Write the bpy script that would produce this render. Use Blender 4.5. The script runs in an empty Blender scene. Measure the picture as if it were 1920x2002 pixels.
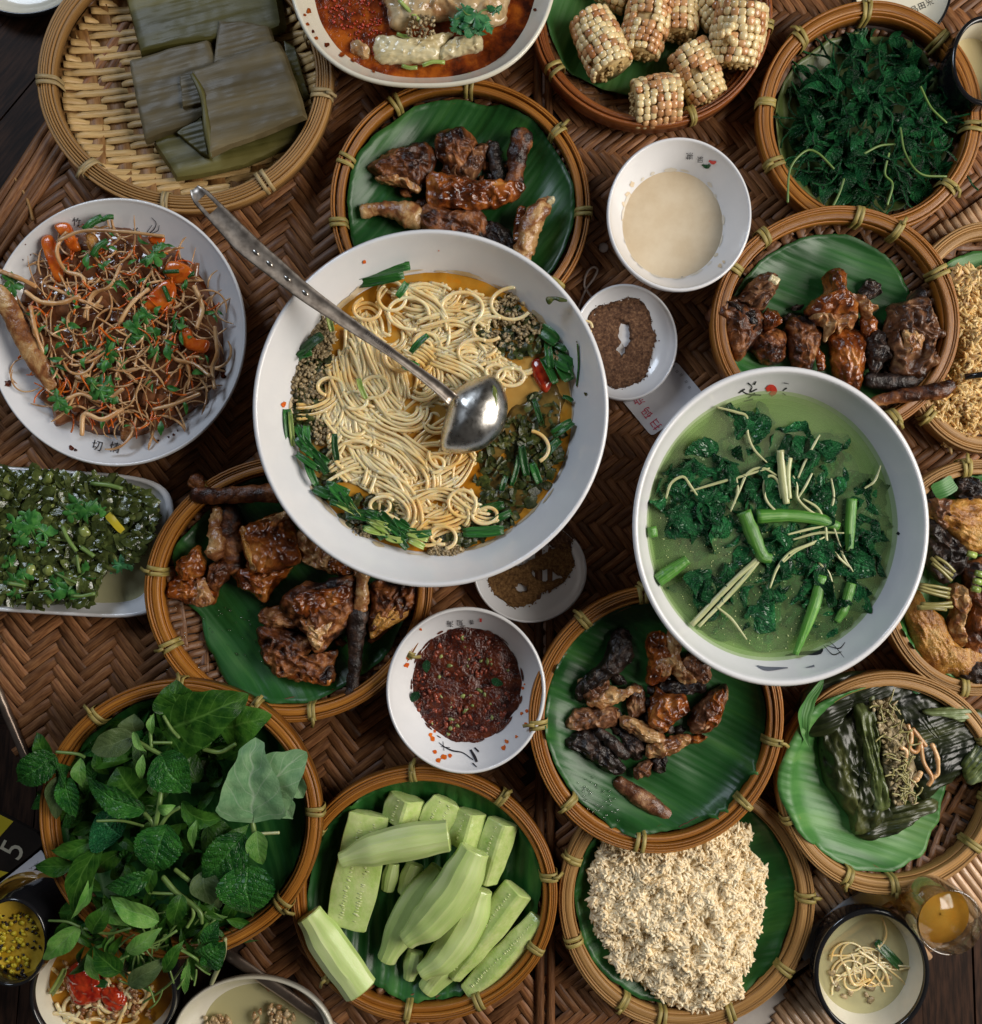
import bpy, math, random
from mathutils import Vector, noise as NZ
random.seed(7)
R = random.random
def U(a, b): return a + (b - a) * random.random()

# ---------------------------------------------------------------- units: 1 unit of drawing = 0.4 mm on the table
K = 0.0004
H = 1800.0           # camera height in drawing units
CX, CY = 960.0, 1001.0
sc = bpy.context.scene
col = sc.collection

# ---------------------------------------------------------------- camera
cd = bpy.data.cameras.new('camera'); cam = bpy.data.objects.new('camera', cd); col.objects.link(cam)
cam.location = (0, 0, H * K)
cd.sensor_fit = 'VERTICAL'; cd.angle = 2 * math.atan(1001.0 / H)
cd.clip_start = 0.01; cd.clip_end = 50
sc.camera = cam

# ---------------------------------------------------------------- world and lamps (room lit by a window on the right)
w = bpy.data.worlds.new('World'); sc.world = w; w.use_nodes = True
w.node_tree.nodes['Background'].inputs[0].default_value = (1.0, 0.93, 0.88, 1)
w.node_tree.nodes['Background'].inputs[1].default_value = 0.035
def area(name, loc, target, sx, sy, power, colr):
    l = bpy.data.lights.new(name, 'AREA'); l.shape = 'RECTANGLE'; l.size = sx; l.size_y = sy
    l.energy = power; l.color = colr
    o = bpy.data.objects.new(name, l); col.objects.link(o); o.location = loc
    o.rotation_euler = (Vector(target) - Vector(loc)).to_track_quat('-Z', 'Y').to_euler()
    return o
area('window_or_fill_light', (1.30, 0.02, 1.0), (0, -0.03, 0), 0.95, 1.0, 35, (1.0, 0.935, 0.855))
area('window_or_fill_light', (-1.0, 1.25, 1.25), (0, 0.0, 0), 0.6, 0.6, 15, (0.74, 0.85, 1.0))  # added cool fill lamp from the upper left, tints the bowl rims bluish
sc.view_settings.view_transform = 'Standard'; sc.view_settings.look = 'None'
sc.view_settings.exposure = -0.2; sc.view_settings.gamma = 1.0
sc.cycles.max_bounces = 8; sc.cycles.transparent_max_bounces = 12
sc.cycles.sample_clamp_indirect = 4

# ---------------------------------------------------------------- helpers
def W(px, py, z=0.0):
    s = (H - z) / H
    return Vector(((px - CX) * s, (CY - py) * s, z))          # drawing units, world axes
def sk(z): return (H - z) / H

class MB:
    def __init__(s): s.v = []; s.f = []; s.uv = []; s.r = []; s.mi = []
    def add(s, vs, fs, uvs=None, r=None, mi=0):
        o = len(s.v); s.v += [tuple(v) for v in vs]
        s.f += [tuple(i + o for i in f) for f in fs]
        s.uv += uvs if uvs else [(v[0] * .01, v[1] * .01) for v in vs]
        s.r += [R() if r is None else r] * len(vs)
        s.mi += [mi] * len(fs)
        return s
    def build(s, name, mat, parent=None, smooth=True, sub=0, origin=None, flat_ang=None):
        org = parent_loc(parent)
        if origin is None: origin = org if parent else (Vector(s.v[0]) if s.v else Vector((0, 0, 0)))
        if parent is None:
            n = len(s.v); cx = sum(v[0] for v in s.v) / n; cy = sum(v[1] for v in s.v) / n; cz = min(v[2] for v in s.v)
            origin = Vector((cx, cy, cz))
        me = bpy.data.meshes.new(name)
        ox, oy, oz = origin
        me.from_pydata([((x - ox) * K, (y - oy) * K, (z - oz) * K) for x, y, z in s.v], [], s.f)
        ul = me.uv_layers.new(name='UVMap')
        import itertools
        li = [i for f in s.f for i in f]
        if len(ul.data) == len(li):
            ul.data.foreach_set('uv', [c for i in li for c in s.uv[i]])
        a = me.attributes.new('rnd', 'FLOAT', 'POINT'); a.data.foreach_set('value', s.r)
        for m in (mat if isinstance(mat, (list, tuple)) else [mat]): me.materials.append(m)
        if any(s.mi): me.polygons.foreach_set('material_index', s.mi)
        if smooth: me.polygons.foreach_set('use_smooth', [True] * len(me.polygons))
        me.update()
        ob = bpy.data.objects.new(name, me); col.objects.link(ob)
        if parent: ob.parent = parent
        else: ob.location = origin * K
        ob['_l'] = list(origin)
        if flat_ang and smooth:
            me.polygons.foreach_set('use_smooth', [True] * len(me.polygons))
            try: me.set_sharp_from_angle(angle=math.radians(flat_ang))
            except Exception: pass
        if sub:
            m = ob.modifiers.new('s', 'SUBSURF'); m.levels = sub; m.render_levels = sub
        return ob
def parent_loc(p):
    if p is None: return Vector((0, 0, 0))
    return Vector(p['_l'])
def tag(o, label=None, cat=None, group=None, kind=None):
    if label: o['label'] = label
    if cat: o['category'] = cat
    if group: o['group'] = group
    if kind: o['kind'] = kind
    return o
def thing(name, label, cat, loc, group=None):
    o = bpy.data.objects.new(name, None); col.objects.link(o); o.empty_display_size = .01
    o.location = Vector(loc) * K; o['_l'] = list(loc)
    return tag(o, label, cat, group)

def resample(pts, n, closed=True, smooth=True):
    P = [Vector(p) for p in pts]
    if smooth:
        Q = []; m = len(P)
        rng = m if closed else m - 1
        for i in range(rng):
            p0 = P[(i - 1) % m] if closed or i > 0 else P[0] * 2 - P[1]
            p1 = P[i]; p2 = P[(i + 1) % m]
            p3 = P[(i + 2) % m] if closed or i + 2 < m else P[-1] * 2 - P[-2]
            for k in range(10):
                t = k / 10
                Q.append(.5 * (2 * p1 + (p2 - p0) * t + (2 * p0 - 5 * p1 + 4 * p2 - p3) * t * t + (3 * p1 - p0 - 3 * p2 + p3) * t ** 3))
        if not closed: Q.append(P[-1])
        P = Q
    if closed: P = P + [P[0]]
    d = [0]
    for a, b in zip(P, P[1:]): d.append(d[-1] + (b - a).length)
    out = []; j = 0; N = n if closed else n - 1
    for i in range(n):
        t = d[-1] * i / N
        while j < len(d) - 2 and d[j + 1] < t: j += 1
        s = (t - d[j]) / max(1e-9, d[j + 1] - d[j])
        out.append(P[j].lerp(P[j + 1], min(1, s)))
    return out

def sweep(mb, pts, prof, up=Vector((0, 0, 1)), side=None, scale=None, closed=False, caps=True, r=None, twist=None, mi=0):
    """prof: list of (a sideways, b upwards), closed loop"""
    n = len(pts); m = len(prof); vs = []; uv = []; L = 0
    for i, p in enumerate(pts):
        if closed: t = pts[(i + 1) % n] - pts[i - 1]
        else: t = pts[min(i + 1, n - 1)] - pts[max(i - 1, 0)]
        if t.length < 1e-9: t = Vector((1, 0, 0))
        t.normalize()
        if side is not None: s_ = side.normalized(); u_ = t.cross(s_) * -1; u_.normalize()
        else:
            s_ = t.cross(up)
            if s_.length < 1e-6: s_ = Vector((1, 0, 0))
            s_.normalize(); u_ = s_.cross(t)
        if twist:
            c, q = math.cos(twist[i]), math.sin(twist[i]); s_, u_ = s_ * c + u_ * q, u_ * c - s_ * q
        k = 1.0 if scale is None else scale[i]
        ka, kb = (k if isinstance(k, tuple) else (k, k))
        if i: L += (pts[i] - pts[i - 1]).length
        for q, (a, b) in enumerate(prof):
            vs.append(p + s_ * a * ka + u_ * b * kb); uv.append((L * .01, q / m))
    fs = []
    for i in range(n if closed else n - 1):
        j = (i + 1) % n
        for q in range(m):
            q2 = (q + 1) % m
            fs.append((i * m + q, i * m + q2, j * m + q2, j * m + q))
    if caps and not closed:
        fs.append(tuple(range(m))[::-1]); fs.append(tuple((n - 1) * m + q for q in range(m)))
    mb.add(vs, fs, uv, r, mi)
def circ(n, a=1, b=None, ph=0):
    b = a if b is None else b
    return [(a * math.cos(-2 * math.pi * i / n + ph), b * math.sin(-2 * math.pi * i / n + ph)) for i in range(n)]
def tube(mb, pts, rad, n=8, flat=1.0, r=None, res=None, wob=0, mi=0, round_ends=True):
    """pts list of world vectors; rad number or list at those points"""
    rl = rad if isinstance(rad, (list, tuple)) else [rad] * len(pts)
    if res:
        q = resample([(p.x, p.y, p.z) for p in pts], res, False)
        rr = []
        d = [0]
        for a, b in zip(pts, pts[1:]): d.append(d[-1] + (b - a).length)
        for i in range(res):
            t = d[-1] * i / (res - 1); j = 0
            while j < len(d) - 2 and d[j + 1] < t: j += 1
            s = (t - d[j]) / max(1e-9, d[j + 1] - d[j]); s = s * s * (3 - 2 * s)
            rr.append(rl[j] * (1 - s) + rl[j + 1] * s)
        pts = q; rl = rr
    if round_ends and len(pts) > 3:
        a = (pts[0] - pts[1]).normalized(); b = (pts[-1] - pts[-2]).normalized()
        pts = [pts[0] + a * rl[0] * .55, pts[0] + a * rl[0] * .4] + list(pts) + [pts[-1] + b * rl[-1] * .4, pts[-1] + b * rl[-1] * .55]
        rl = [rl[0] * .35, rl[0] * .78] + list(rl) + [rl[-1] * .78, rl[-1] * .35]
    if wob:
        rl = [x * (1 + wob * NZ.noise(Vector((i * .45, pts[0].x * .1, pts[0].y * .1)))) for i, x in enumerate(rl)]
    sweep(mb, pts, circ(n, 1, flat), scale=rl, r=r, mi=mi)

def jit(p, amp, f):
    n = NZ.noise_vector(p * f) ; return p + n * amp
def blob(mb, outline, z0, h, n=56, m=12, power=2.6, amp=3.0, f=.03, amp2=1.2, f2=.11, smooth=True, tilt=(0, 0), zt=None, r=None, edge=.9, mi=0, wrink=0, fine=0):
    """solid lump with a traced outline (photo pixels), its own base height and thickness"""
    zt = z0 + h * .4 if zt is None else zt
    s = sk(zt)
    O = [Vector(((x - CX) * s, (CY - y) * s, 0)) for x, y in outline]
    A = sum((O[i].x * O[(i + 1) % len(O)].y - O[(i + 1) % len(O)].x * O[i].y) for i in range(len(O)))
    if A < 0: O.reverse()
    O = resample([(p.x, p.y, 0) for p in O], n, True, smooth)
    c = sum(O, Vector((0, 0, 0))) / n
    vs = []; uv = []
    seed = Vector((c.x * .37, c.y * .21, 3.3)); fa = Vector((0, 0, 0)); bl_ = 0
    for p in O:
        if (p - c).length > bl_: bl_ = (p - c).length; fa = (p - c).normalized()
    rings = [(.86, 0.0), (.97, .12), (1.0, .38)]
    for j in range(1, m + 1):
        k = 1 - j / m
        k2 = k ** .8 if power < 5 else k ** 1.0
        rings.append((k2, .38 + .62 * (1 - k2 ** power) ** (1 / 1.6)))
    for k, zz in rings:
        for p in O:
            q = c + (p - c) * k
            z = z0 + h * zz + (q.x - c.x) * tilt[0] + (q.y - c.y) * tilt[1]
            v = Vector((q.x, q.y, z))
            d = NZ.noise_vector(v * f + seed) * amp + NZ.noise_vector(v * f2 + seed) * amp2
            if fine: d += NZ.noise_vector(v * .24 + seed) * fine * .7; w3 = Vector((v.x * fa.x + v.y * fa.y, v.x * -fa.y + v.y * fa.x, 0)); d.z += fine * 2.6 * NZ.noise(Vector((w3.x * .03, w3.y * .22, seed.x)))
            if wrink: d.z += wrink * (abs(NZ.noise(Vector((v.x * .05, v.y * .05, 0)) + seed)) * -2 + .4)
            if zz < .1: d *= .3
            vs.append(v + d); uv.append((q.x * .01, q.y * .01))
    fs = []
    for j in range(len(rings) - 1):
        for i in range(n):
            i2 = (i + 1) % n
            fs.append((j * n + i, j * n + i2, (j + 1) * n + i2, (j + 1) * n + i))
    fs.append(tuple(range(n))[::-1])
    mb.add(vs, fs, uv, r, mi)

def leaf(mb, b, t, wd, z0=40, z1=40, arch=10, bend=0, fold=.25, roll=0, serr=0, kind='ovate', nu=22, nv=8, crump=2.0, r=None, pz=None, tipcurl=0):
    """b, t: base and tip in photo pixels; wd full width in photo pixels"""
    B = W(b[0], b[1], z0); T = W(t[0], t[1], z1)
    ax = T - B; L = ax.length
    hx = Vector((ax.x, ax.y, 0)).normalized(); sd = Vector((-hx.y, hx.x, 0)); hw = wd * .5 * sk((z0 + z1) / 2)
    sd = sd * math.cos(roll) + Vector((0, 0, 1)) * math.sin(roll); up = hx.cross(sd)
    if up.z < 0: up = -up
    vs = []; uv = []; so = Vector((B.x * .2, B.y * .3, 1))
    for i in range(nu + 1):
        u = i / nu
        if kind == 'ovate': wv = math.sin(math.pi * u ** .72) ** .8 if 0 < u < 1 else 0
        elif kind == 'lance': wv = math.sin(math.pi * u ** .85) ** 1.1 if 0 < u < 1 else 0
        elif kind == 'heart': wv = (min(1, u / .12) ** .5) * (1 - u) ** .62 * 1.25 if u < 1 else 0
        else: wv = 1 if .02 < u < .98 else .8
        wv = max(wv, .02)
        if serr: wv *= 1 + serr * ((u * 13) % 1 - .6)
        mid = B + ax * u + Vector((-hx.y, hx.x, 0)) * bend * L * math.sin(math.pi * u) + Vector((0, 0, 1)) * arch * math.sin(math.pi * u) + Vector((0, 0, -tipcurl * u * u))
        for j in range(nv + 1):
            v = j / nv * 2 - 1
            p = mid + sd * (hw * wv * v * (1 - fold * .25)) + up * (abs(v) ** 1.2 * hw * wv * fold)
            if kind == 'heart' : p -= hx * L * .12 * abs(v) * max(0, 1 - u * 4)
            if serr: p -= hx * abs(v) * hw * .12
            p += NZ.noise_vector(p * .035 + so) * crump
            vs.append(p); uv.append((u, v * .5 + .5))
    fs = []
    for i in range(nu):
        for j in range(nv):
            a = i * (nv + 1) + j
            fs.append((a, a + nv + 1, a + nv + 2, a + 1))
    mb.add(vs, fs, uv, r)
def frond(mb, c, rad, z, rot=0, lobes=5, r=None, crump=4, tilt=(0, 0), teeth=3):
    """coriander-like lobed leaf"""
    C = W(c[0], c[1], z); rad *= sk(z); n = 60; m = 5; vs = [C]; uv = [(.5, .5)]; so = Vector((C.x * .3, C.y * .17, z))
    for j in range(1, m + 1):
        k = j / m
        for i in range(n):
            a = 2 * math.pi * i / n
            ph = (a / (2 * math.pi) * lobes) % 1
            rr = .32 + .68 * (1 - abs(ph - .5) * 2) ** .55
            rr *= 1 - .16 * ((ph * teeth * 2) % 1)
            if abs(a - math.pi) < .35: rr *= .4
            rr = 1 * k * (rr if k > .5 else (rr * k * 2 + .5 * (1 - k * 2)))
            aa = a + rot
            p = C + Vector((math.cos(aa) * rr * rad, math.sin(aa) * rr * rad, 0))
            p.z += (p.x - C.x) * tilt[0] + (p.y - C.y) * tilt[1] - k * k * rad * .15
            p += NZ.noise_vector(p * .06 + so) * crump * k
            vs.append(p); uv.append((.5 + .5 * k * math.cos(a), .5 + .5 * k * math.sin(a)))
    fs = [(0, 1 + i, 1 + (i + 1) % n) for i in range(n)]
    for j in range(m - 1):
        for i in range(n):
            i2 = (i + 1) % n
            fs.append((1 + j * n + i, 1 + (j + 1) * n + i, 1 + (j + 1) * n + i2, 1 + j * n + i2))
    mb.add(vs, fs, uv, r)
_ico = None
def lump(mb, p, rx, ry=None, rz=None, rot=0, amp=.25, r=None, lvl=2, mi=0):
    global _ico
    import bmesh
    if _ico is None: _ico = {}
    if lvl not in _ico:
        bm = bmesh.new(); bmesh.ops.create_icosphere(bm, subdivisions=lvl, radius=1)
        _ico[lvl] = ([v.co.copy() for v in bm.verts], [[v.index for v in f.verts] for f in bm.faces]); bm.free()
    V, F = _ico[lvl]; ry = ry or rx; rz = rz or rx; c, s = math.cos(rot), math.sin(rot)
    so = Vector((R() * 50, R() * 50, R() * 50)); vs = []
    for v in V:
        q = v * (1 + amp * NZ.noise(v * 1.7 + so) * 1.6)
        x, y, z = q.x * rx, q.y * ry, q.z * rz
        vs.append(Vector((p.x + x * c - y * s, p.y + x * s + y * c, p.z + z)))
    mb.add(vs, F, None, r, mi)

# ---------------------------------------------------------------- materials
def M(name, stops, scale=250, detail=5, rough=.5, bump=0, bscale=None, stretch=(1, 1, 1), coord='Object', spec=.5,
      metal=0, coat=0, trans=0, sss=0, rnd=0, alpha=1, bd=.001, rough2=None, dist=0, ior=1.45, spots=None, croug=.1, ssc=(1, .5, .2)):
    m = bpy.data.materials.new(name); m.use_nodes = True; nt = m.node_tree; nd = nt.nodes; lk = nt.links
    bs = nd['Principled BSDF']
    def inp(k, v):
        if k in bs.inputs: bs.inputs[k].default_value = v
    inp('Roughness', rough); inp('Metallic', metal); inp('Coat Weight', coat); inp('Coat Roughness', croug); inp('Transmission Weight', trans)
    inp('Specular IOR Level', spec); inp('Alpha', alpha); inp('IOR', ior)
    if sss: inp('Subsurface Weight', sss); inp('Subsurface Radius', ssc); inp('Subsurface Scale', .004)
    tc = nd.new('ShaderNodeTexCoord'); mp = nd.new('ShaderNodeMapping'); lk.new(tc.outputs[coord], mp.inputs[0])
    mp.inputs['Scale'].default_value = stretch
    oi = nd.new('ShaderNodeObjectInfo'); at = nd.new('ShaderNodeAttribute'); at.attribute_name = 'rnd'
    ad = nd.new('ShaderNodeMath'); ad.operation = 'ADD'; lk.new(oi.outputs['Random'], ad.inputs[0]); lk.new(at.outputs['Fac'], ad.inputs[1])
    fr = nd.new('ShaderNodeMath'); fr.operation = 'FRACT'; lk.new(ad.outputs[0], fr.inputs[0])
    no = nd.new('ShaderNodeTexNoise'); no.noise_dimensions = '4D'
    lk.new(mp.outputs[0], no.inputs['Vector']); lk.new(fr.outputs[0], no.inputs['W'])
    no.inputs['Scale'].default_value = scale; no.inputs['Detail'].default_value = detail; no.inputs['Roughness'].default_value = .6
    no.inputs['Distortion'].default_value = dist
    cr = nd.new('ShaderNodeValToRGB'); el = cr.color_ramp.elements
    while len(el) < len(stops): el.new(.5)
    for e, (p, c) in zip(el, stops): e.position = .5 + (p - .5) * .55; e.color = (*c, 1)
    lk.new(no.outputs['Fac'], cr.inputs[0]); out = cr.outputs[0]
    if spots:
        n2 = nd.new('ShaderNodeTexNoise'); lk.new(mp.outputs[0], n2.inputs['Vector']); n2.inputs['Scale'].default_value = spots[0]; n2.inputs['Detail'].default_value = 6
        r2 = nd.new('ShaderNodeValToRGB'); r2.color_ramp.elements[0].position = spots[1]; r2.color_ramp.elements[1].position = spots[2]
        lk.new(n2.outputs['Fac'], r2.inputs[0])
        mx = nd.new('ShaderNodeMix'); mx.data_type = 'RGBA'; lk.new(r2.outputs[0], mx.inputs[0]); lk.new(out, mx.inputs[6]); mx.inputs[7].default_value = (*spots[3], 1)
        out = mx.outputs[2]
    if rnd:
        hs = nd.new('ShaderNodeHueSaturation'); ma = nd.new('ShaderNodeMath'); ma.operation = 'MULTIPLY_ADD'
        lk.new(fr.outputs[0], ma.inputs[0]); ma.inputs[1].default_value = rnd; ma.inputs[2].default_value = 1 - rnd / 2
        lk.new(ma.outputs[0], hs.inputs['Value']); lk.new(out, hs.inputs['Color'])
        out = hs.outputs[0]
    lk.new(out, bs.inputs['Base Color'])
    if bump:
        n3 = nd.new('ShaderNodeTexNoise'); lk.new(mp.outputs[0], n3.inputs['Vector']); n3.inputs['Scale'].default_value = bscale or scale * 2
        n3.inputs['Detail'].default_value = 4; n3.inputs['Roughness'].default_value = .6
        bu = nd.new('ShaderNodeBump'); bu.inputs['Strength'].default_value = bump; bu.inputs['Distance'].default_value = bd
        lk.new(n3.outputs['Fac'], bu.inputs['Height']); lk.new(bu.outputs[0], bs.inputs['Normal'])
        if coat and 'Coat Normal' in bs.inputs: lk.new(bu.outputs[0], bs.inputs['Coat Normal'])
    if rough2 is not None:
        rr = nd.new('ShaderNodeMapRange'); lk.new(no.outputs['Fac'], rr.inputs[0]); rr.inputs[1].default_value = .3; rr.inputs[2].default_value = .7
        rr.inputs[3].default_value = rough; rr.inputs[4].default_value = rough2; lk.new(rr.outputs[0], bs.inputs['Roughness'])
    m['bsdf'] = 1
    return m
def vein_mat(name, dark, light, vein, rough=.35, nv=7, depth=.9, rnd=.5, vw=.88, spec=.28, bd=.0006, netscale=14):
    """leaf with midrib and side veins laid out on its own UV (u along, v across)"""
    m = M(name, [(.3, dark), (.7, light)], scale=120, rough=rough, rnd=rnd, spec=spec)
    nt = m.node_tree; nd = nt.nodes; lk = nt.links; bs = nd['Principled BSDF']
    src = bs.inputs['Base Color'].links[0].from_socket
    tc = nd.new('ShaderNodeTexCoord'); sp = nd.new('ShaderNodeSeparateXYZ'); lk.new(tc.outputs['UV'], sp.inputs[0])
    def ma(op, a, b=None, c=None):
        n = nd.new('ShaderNodeMath'); n.operation = op
        for i, x in enumerate((a, b, c)):
            if x is None: continue
            if hasattr(x, 'links'): lk.new(x, n.inputs[i])
            else: n.inputs[i].default_value = x
        return n.outputs[0]
    av = ma('ABSOLUTE', ma('SUBTRACT', sp.outputs[1], .5))
    ph = ma('FRACT', ma('SUBTRACT', ma('MULTIPLY', sp.outputs[0], float(nv)), ma('MULTIPLY', av, 3.4)))
    tri = ma('ABSOLUTE', ma('SUBTRACT', ph, .5))                   # 0.5 at vein
    v1 = ma('SMOOTH_MAX', ma('SUBTRACT', ma('MULTIPLY', tri, 2.0), vw), 0.0, .05)
    mid = ma('SUBTRACT', 1.0, ma('MULTIPLY', av, 26.0)); mid = ma('MAXIMUM', mid, 0.0)
    vo = nd.new('ShaderNodeTexVoronoi'); vo.feature = 'DISTANCE_TO_EDGE'; vo.inputs['Scale'].default_value = netscale
    lk.new(tc.outputs['UV'], vo.inputs['Vector'])
    net = ma('MINIMUM', ma('MULTIPLY', vo.outputs['Distance'], 6.0), 1.0)
    vv = ma('MINIMUM', ma('ADD', ma('MULTIPLY', v1, 6.0), mid), 1.0)
    mx = nd.new('ShaderNodeMix'); mx.data_type = 'RGBA'; lk.new(ma('MULTIPLY', vv, .75), mx.inputs[0]); lk.new(src, mx.inputs[6]); mx.inputs[7].default_value = (*vein, 1)
    lk.new(mx.outputs[2], bs.inputs['Base Color'])
    hgt = ma('ADD', ma('MULTIPLY', tri, -2.2), ma('MULTIPLY', net, .7))
    hgt = ma('SUBTRACT', hgt, ma('MULTIPLY', mid, .8))
    bu = nd.new('ShaderNodeBump'); bu.inputs['Strength'].default_value = depth; bu.inputs['Distance'].default_value = bd
    lk.new(hgt, bu.inputs['Height']); lk.new(bu.outputs[0], bs.inputs['Normal'])
    return m

C = {}
C['china'] = M('white_porcelain', [(.3, (.75, .755, .77)), (.7, (.80, .80, .81))], 30, rough=.22, coat=.6, croug=.06)
C['cream_china'] = M('cream_porcelain', [(.3, (.70, .66, .52)), (.7, (.76, .72, .60))], 30, rough=.25, coat=.5, croug=.08)
C['black_enamel'] = M('black_enamel', [(0, (.008, .008, .009)), (1, (.015, .015, .017))], 30, rough=.15, coat=.5)
C['bamboo'] = M('amber_bamboo', [(.18, (.07, .018, .003)), (.42, (.25, .085, .010)), (.62, (.38, .15, .018)), (.85, (.56, .27, .05))], 4, coord='UV', stretch=(.16, 10, 1), rough=.32, rough2=.5, bump=.35, bscale=12, bd=.0005, rnd=.5, coat=.25, croug=.25,
                spots=(2.2, .60, .68, (.09, .03, .008)))
C['tan_bamboo'] = M('tan_bamboo', [(.18, (.10, .04, .010)), (.42, (.31, .155, .045)), (.62, (.44, .245, .08)), (.85, (.60, .38, .15))], 4, coord='UV', stretch=(.16, 10, 1), rough=.45, bump=.35, bscale=12, bd=.0005, rnd=.35,
                    spots=(3.0, .68, .76, (.14, .06, .02)))
C['red_bamboo'] = M('red_brown_bamboo', [(.2, (.07, .016, .005)), (.5, (.26, .075, .018)), (.8, (.42, .15, .035))], 4, coord='UV', stretch=(.16, 10, 1), rough=.3, bump=.35, bscale=12, bd=.0005, rnd=.35, coat=.3, croug=.2)
C['tie'] = M('green_tan_tie', [(.3, (.20, .16, .035)), (.7, (.40, .31, .10))], 5, coord='UV', stretch=(1, 4, 1), rough=.5, bump=.3, bscale=14, bd=.0004, rnd=.3)
C['tie_tan'] = M('tan_tie', [(.3, (.30, .21, .09)), (.7, (.48, .36, .18))], 5, coord='UV', stretch=(1, 4, 1), rough=.5, bump=.3, bscale=14, bd=.0004, rnd=.3)
C['weft'] = M('pale_weft', [(.2, (.42, .25, .085)), (.8, (.68, .47, .21))], 5, coord='UV', stretch=(.6, 5, 1), rough=.42, bump=.3, bscale=12, bd=.0004, rnd=.3)
C['warp'] = M('brown_warp', [(.3, (.17, .075, .02)), (.7, (.30, .15, .045))], 5, coord='UV', stretch=(.6, 5, 1), rough=.5, bump=.3, bscale=12, bd=.0004, rnd=.3)
C['dweave'] = M('dark_weave', [(.3, (.075, .028, .010)), (.7, (.19, .085, .03))], 5, coord='UV', stretch=(.6, 5, 1), rough=.45, bump=.3, bscale=12, bd=.0004, rnd=.5)
C['mat'] = M('bamboo_mat', [(.15, (.085, .033, .013)), (.45, (.185, .076, .029)), (.82, (.32, .150, .058))], 5, coord='UV', stretch=(.6, 4, 1), rough=.42, rough2=.6, bump=.3, bscale=12, bd=.0004, rnd=.8, coat=.05, croug=.3, spec=.35)
C['mat_under'] = M('mat_gap', [(.3, (.02, .009, .005)), (.7, (.035, .015, .008))], 200, rough=.7)
C['lightmat'] = M('light_bamboo_slats', [(.25, (.40, .23, .12)), (.7, (.62, .42, .26))], 5, coord='UV', stretch=(.6, 4, 1), rough=.3, bump=.3, bscale=12, bd=.0004, rnd=.3, coat=.5, croug=.15)
C['wood'] = M('dark_wood', [(.3, (.018, .009, .006)), (.7, (.055, .026, .015))], 3, coord='UV', stretch=(.5, 5, 1), rough=.65, spec=.25, bump=.2, bscale=10, bd=.0005, rnd=.4)
def banana(name, a, b, c, rough=.28, lines=2.6, coat=.2, ls=.28):
    m = M(name, [(.25, a), (.55, b), (.8, c)], 1.0, coord='UV', stretch=(.18, 2.2, 1), rough=rough, rough2=rough + .14, bump=.3, bscale=1.6, bd=.002, rnd=.15, coat=coat, croug=.18, detail=7)
    nt = m.node_tree; nd = nt.nodes; lk = nt.links; bs = nd['Principled BSDF']
    tc = nd.new('ShaderNodeTexCoord'); mp = nd.new('ShaderNodeMapping'); mp.inputs['Scale'].default_value = (.03, 1, 1); lk.new(tc.outputs['UV'], mp.inputs[0])
    wv = nd.new('ShaderNodeTexWave'); wv.bands_direction = 'Y'; wv.inputs['Scale'].default_value = lines; wv.inputs['Distortion'].default_value = 4; wv.inputs['Detail'].default_value = 3
    lk.new(mp.outputs[0], wv.inputs[0]); b2 = nd.new('ShaderNodeBump'); b2.inputs['Strength'].default_value = ls; b2.inputs['Distance'].default_value = .0005
    lk.new(wv.outputs['Fac'], b2.inputs['Height']); old = bs.inputs['Normal'].links[0].from_socket; lk.new(old, b2.inputs['Normal']); lk.new(b2.outputs[0], bs.inputs['Normal'])
    return m
C['ban'] = banana('banana_leaf', (.008, .055, .010), (.016, .095, .017), (.05, .17, .03), .34, 2.2, .08, .3)
C['ban_l'] = banana('light_banana_leaf', (.03, .13, .025), (.07, .21, .05), (.14, .30, .08), .38, 2.2, .06, .35)
C['ban_o'] = banana('olive_banana_leaf', (.055, .085, .018), (.10, .14, .035), (.19, .23, .08), .4)
C['dry'] = banana('dried_leaf', (.07, .054, .024), (.12, .094, .045), (.20, .155, .075), .46, 1.6, .05, .3)
C['dry2'] = banana('olive_dried_leaf', (.05, .045, .008), (.085, .076, .016), (.15, .130, .034), .44, 1.6, .05, .3)
C['wet'] = banana('cooked_leaf', (.004, .007, .003), (.022, .030, .008), (.10, .11, .03), .3, 3, .15, .3)
C['wetl'] = banana('cooked_leaf_light', (.02, .035, .008), (.10, .13, .035), (.24, .30, .15), .3, 3, .15, .4)
C['steel'] = M('ladle_steel', [(.3, (.50, .48, .44)), (.7, (.62, .60, .56))], 200, rough=.24, rough2=.34, metal=1, bump=.05, bscale=600, bd=.0002)
C['steel_h'] = M('ladle_handle_steel', [(.3, (.42, .36, .31)), (.7, (.60, .53, .46))], 150, rough=.38, rough2=.5, metal=1, bump=.1, bscale=700, bd=.0002)
C['noodle'] = M('noodle', [(.2, (.84, .60, .27)), (.8, (.95, .80, .50))], 150, rough=.2, sss=.3, coat=.5, croug=.12, rnd=.12, spots=(34, .50, .72, (.86, .50, .13)))
C['broth'] = M('orange_broth', [(.3, (.42, .17, .012)), (.5, (.55, .26, .03)), (.7, (.48, .28, .07))], 22, rough=.08, bump=.15, bscale=90, bd=.001, spots=(60, .58, .7, (.62, .22, .01)))
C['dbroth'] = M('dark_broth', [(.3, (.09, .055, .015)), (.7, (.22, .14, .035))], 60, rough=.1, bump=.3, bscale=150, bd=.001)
C['chive'] = M('chive', [(.2, (.006, .055, .012)), (.8, (.045, .19, .035))], 3, coord='UV', stretch=(.8, 9, 1), rough=.22, rnd=.8, coat=.3, bump=.4, bscale=8, bd=.0005)
C['chive_l'] = M('pale_chive', [(.3, (.20, .32, .05)), (.7, (.42, .50, .16))], 3, coord='UV', stretch=(1, 3, 1), rough=.25, rnd=.4, coat=.3)
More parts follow.
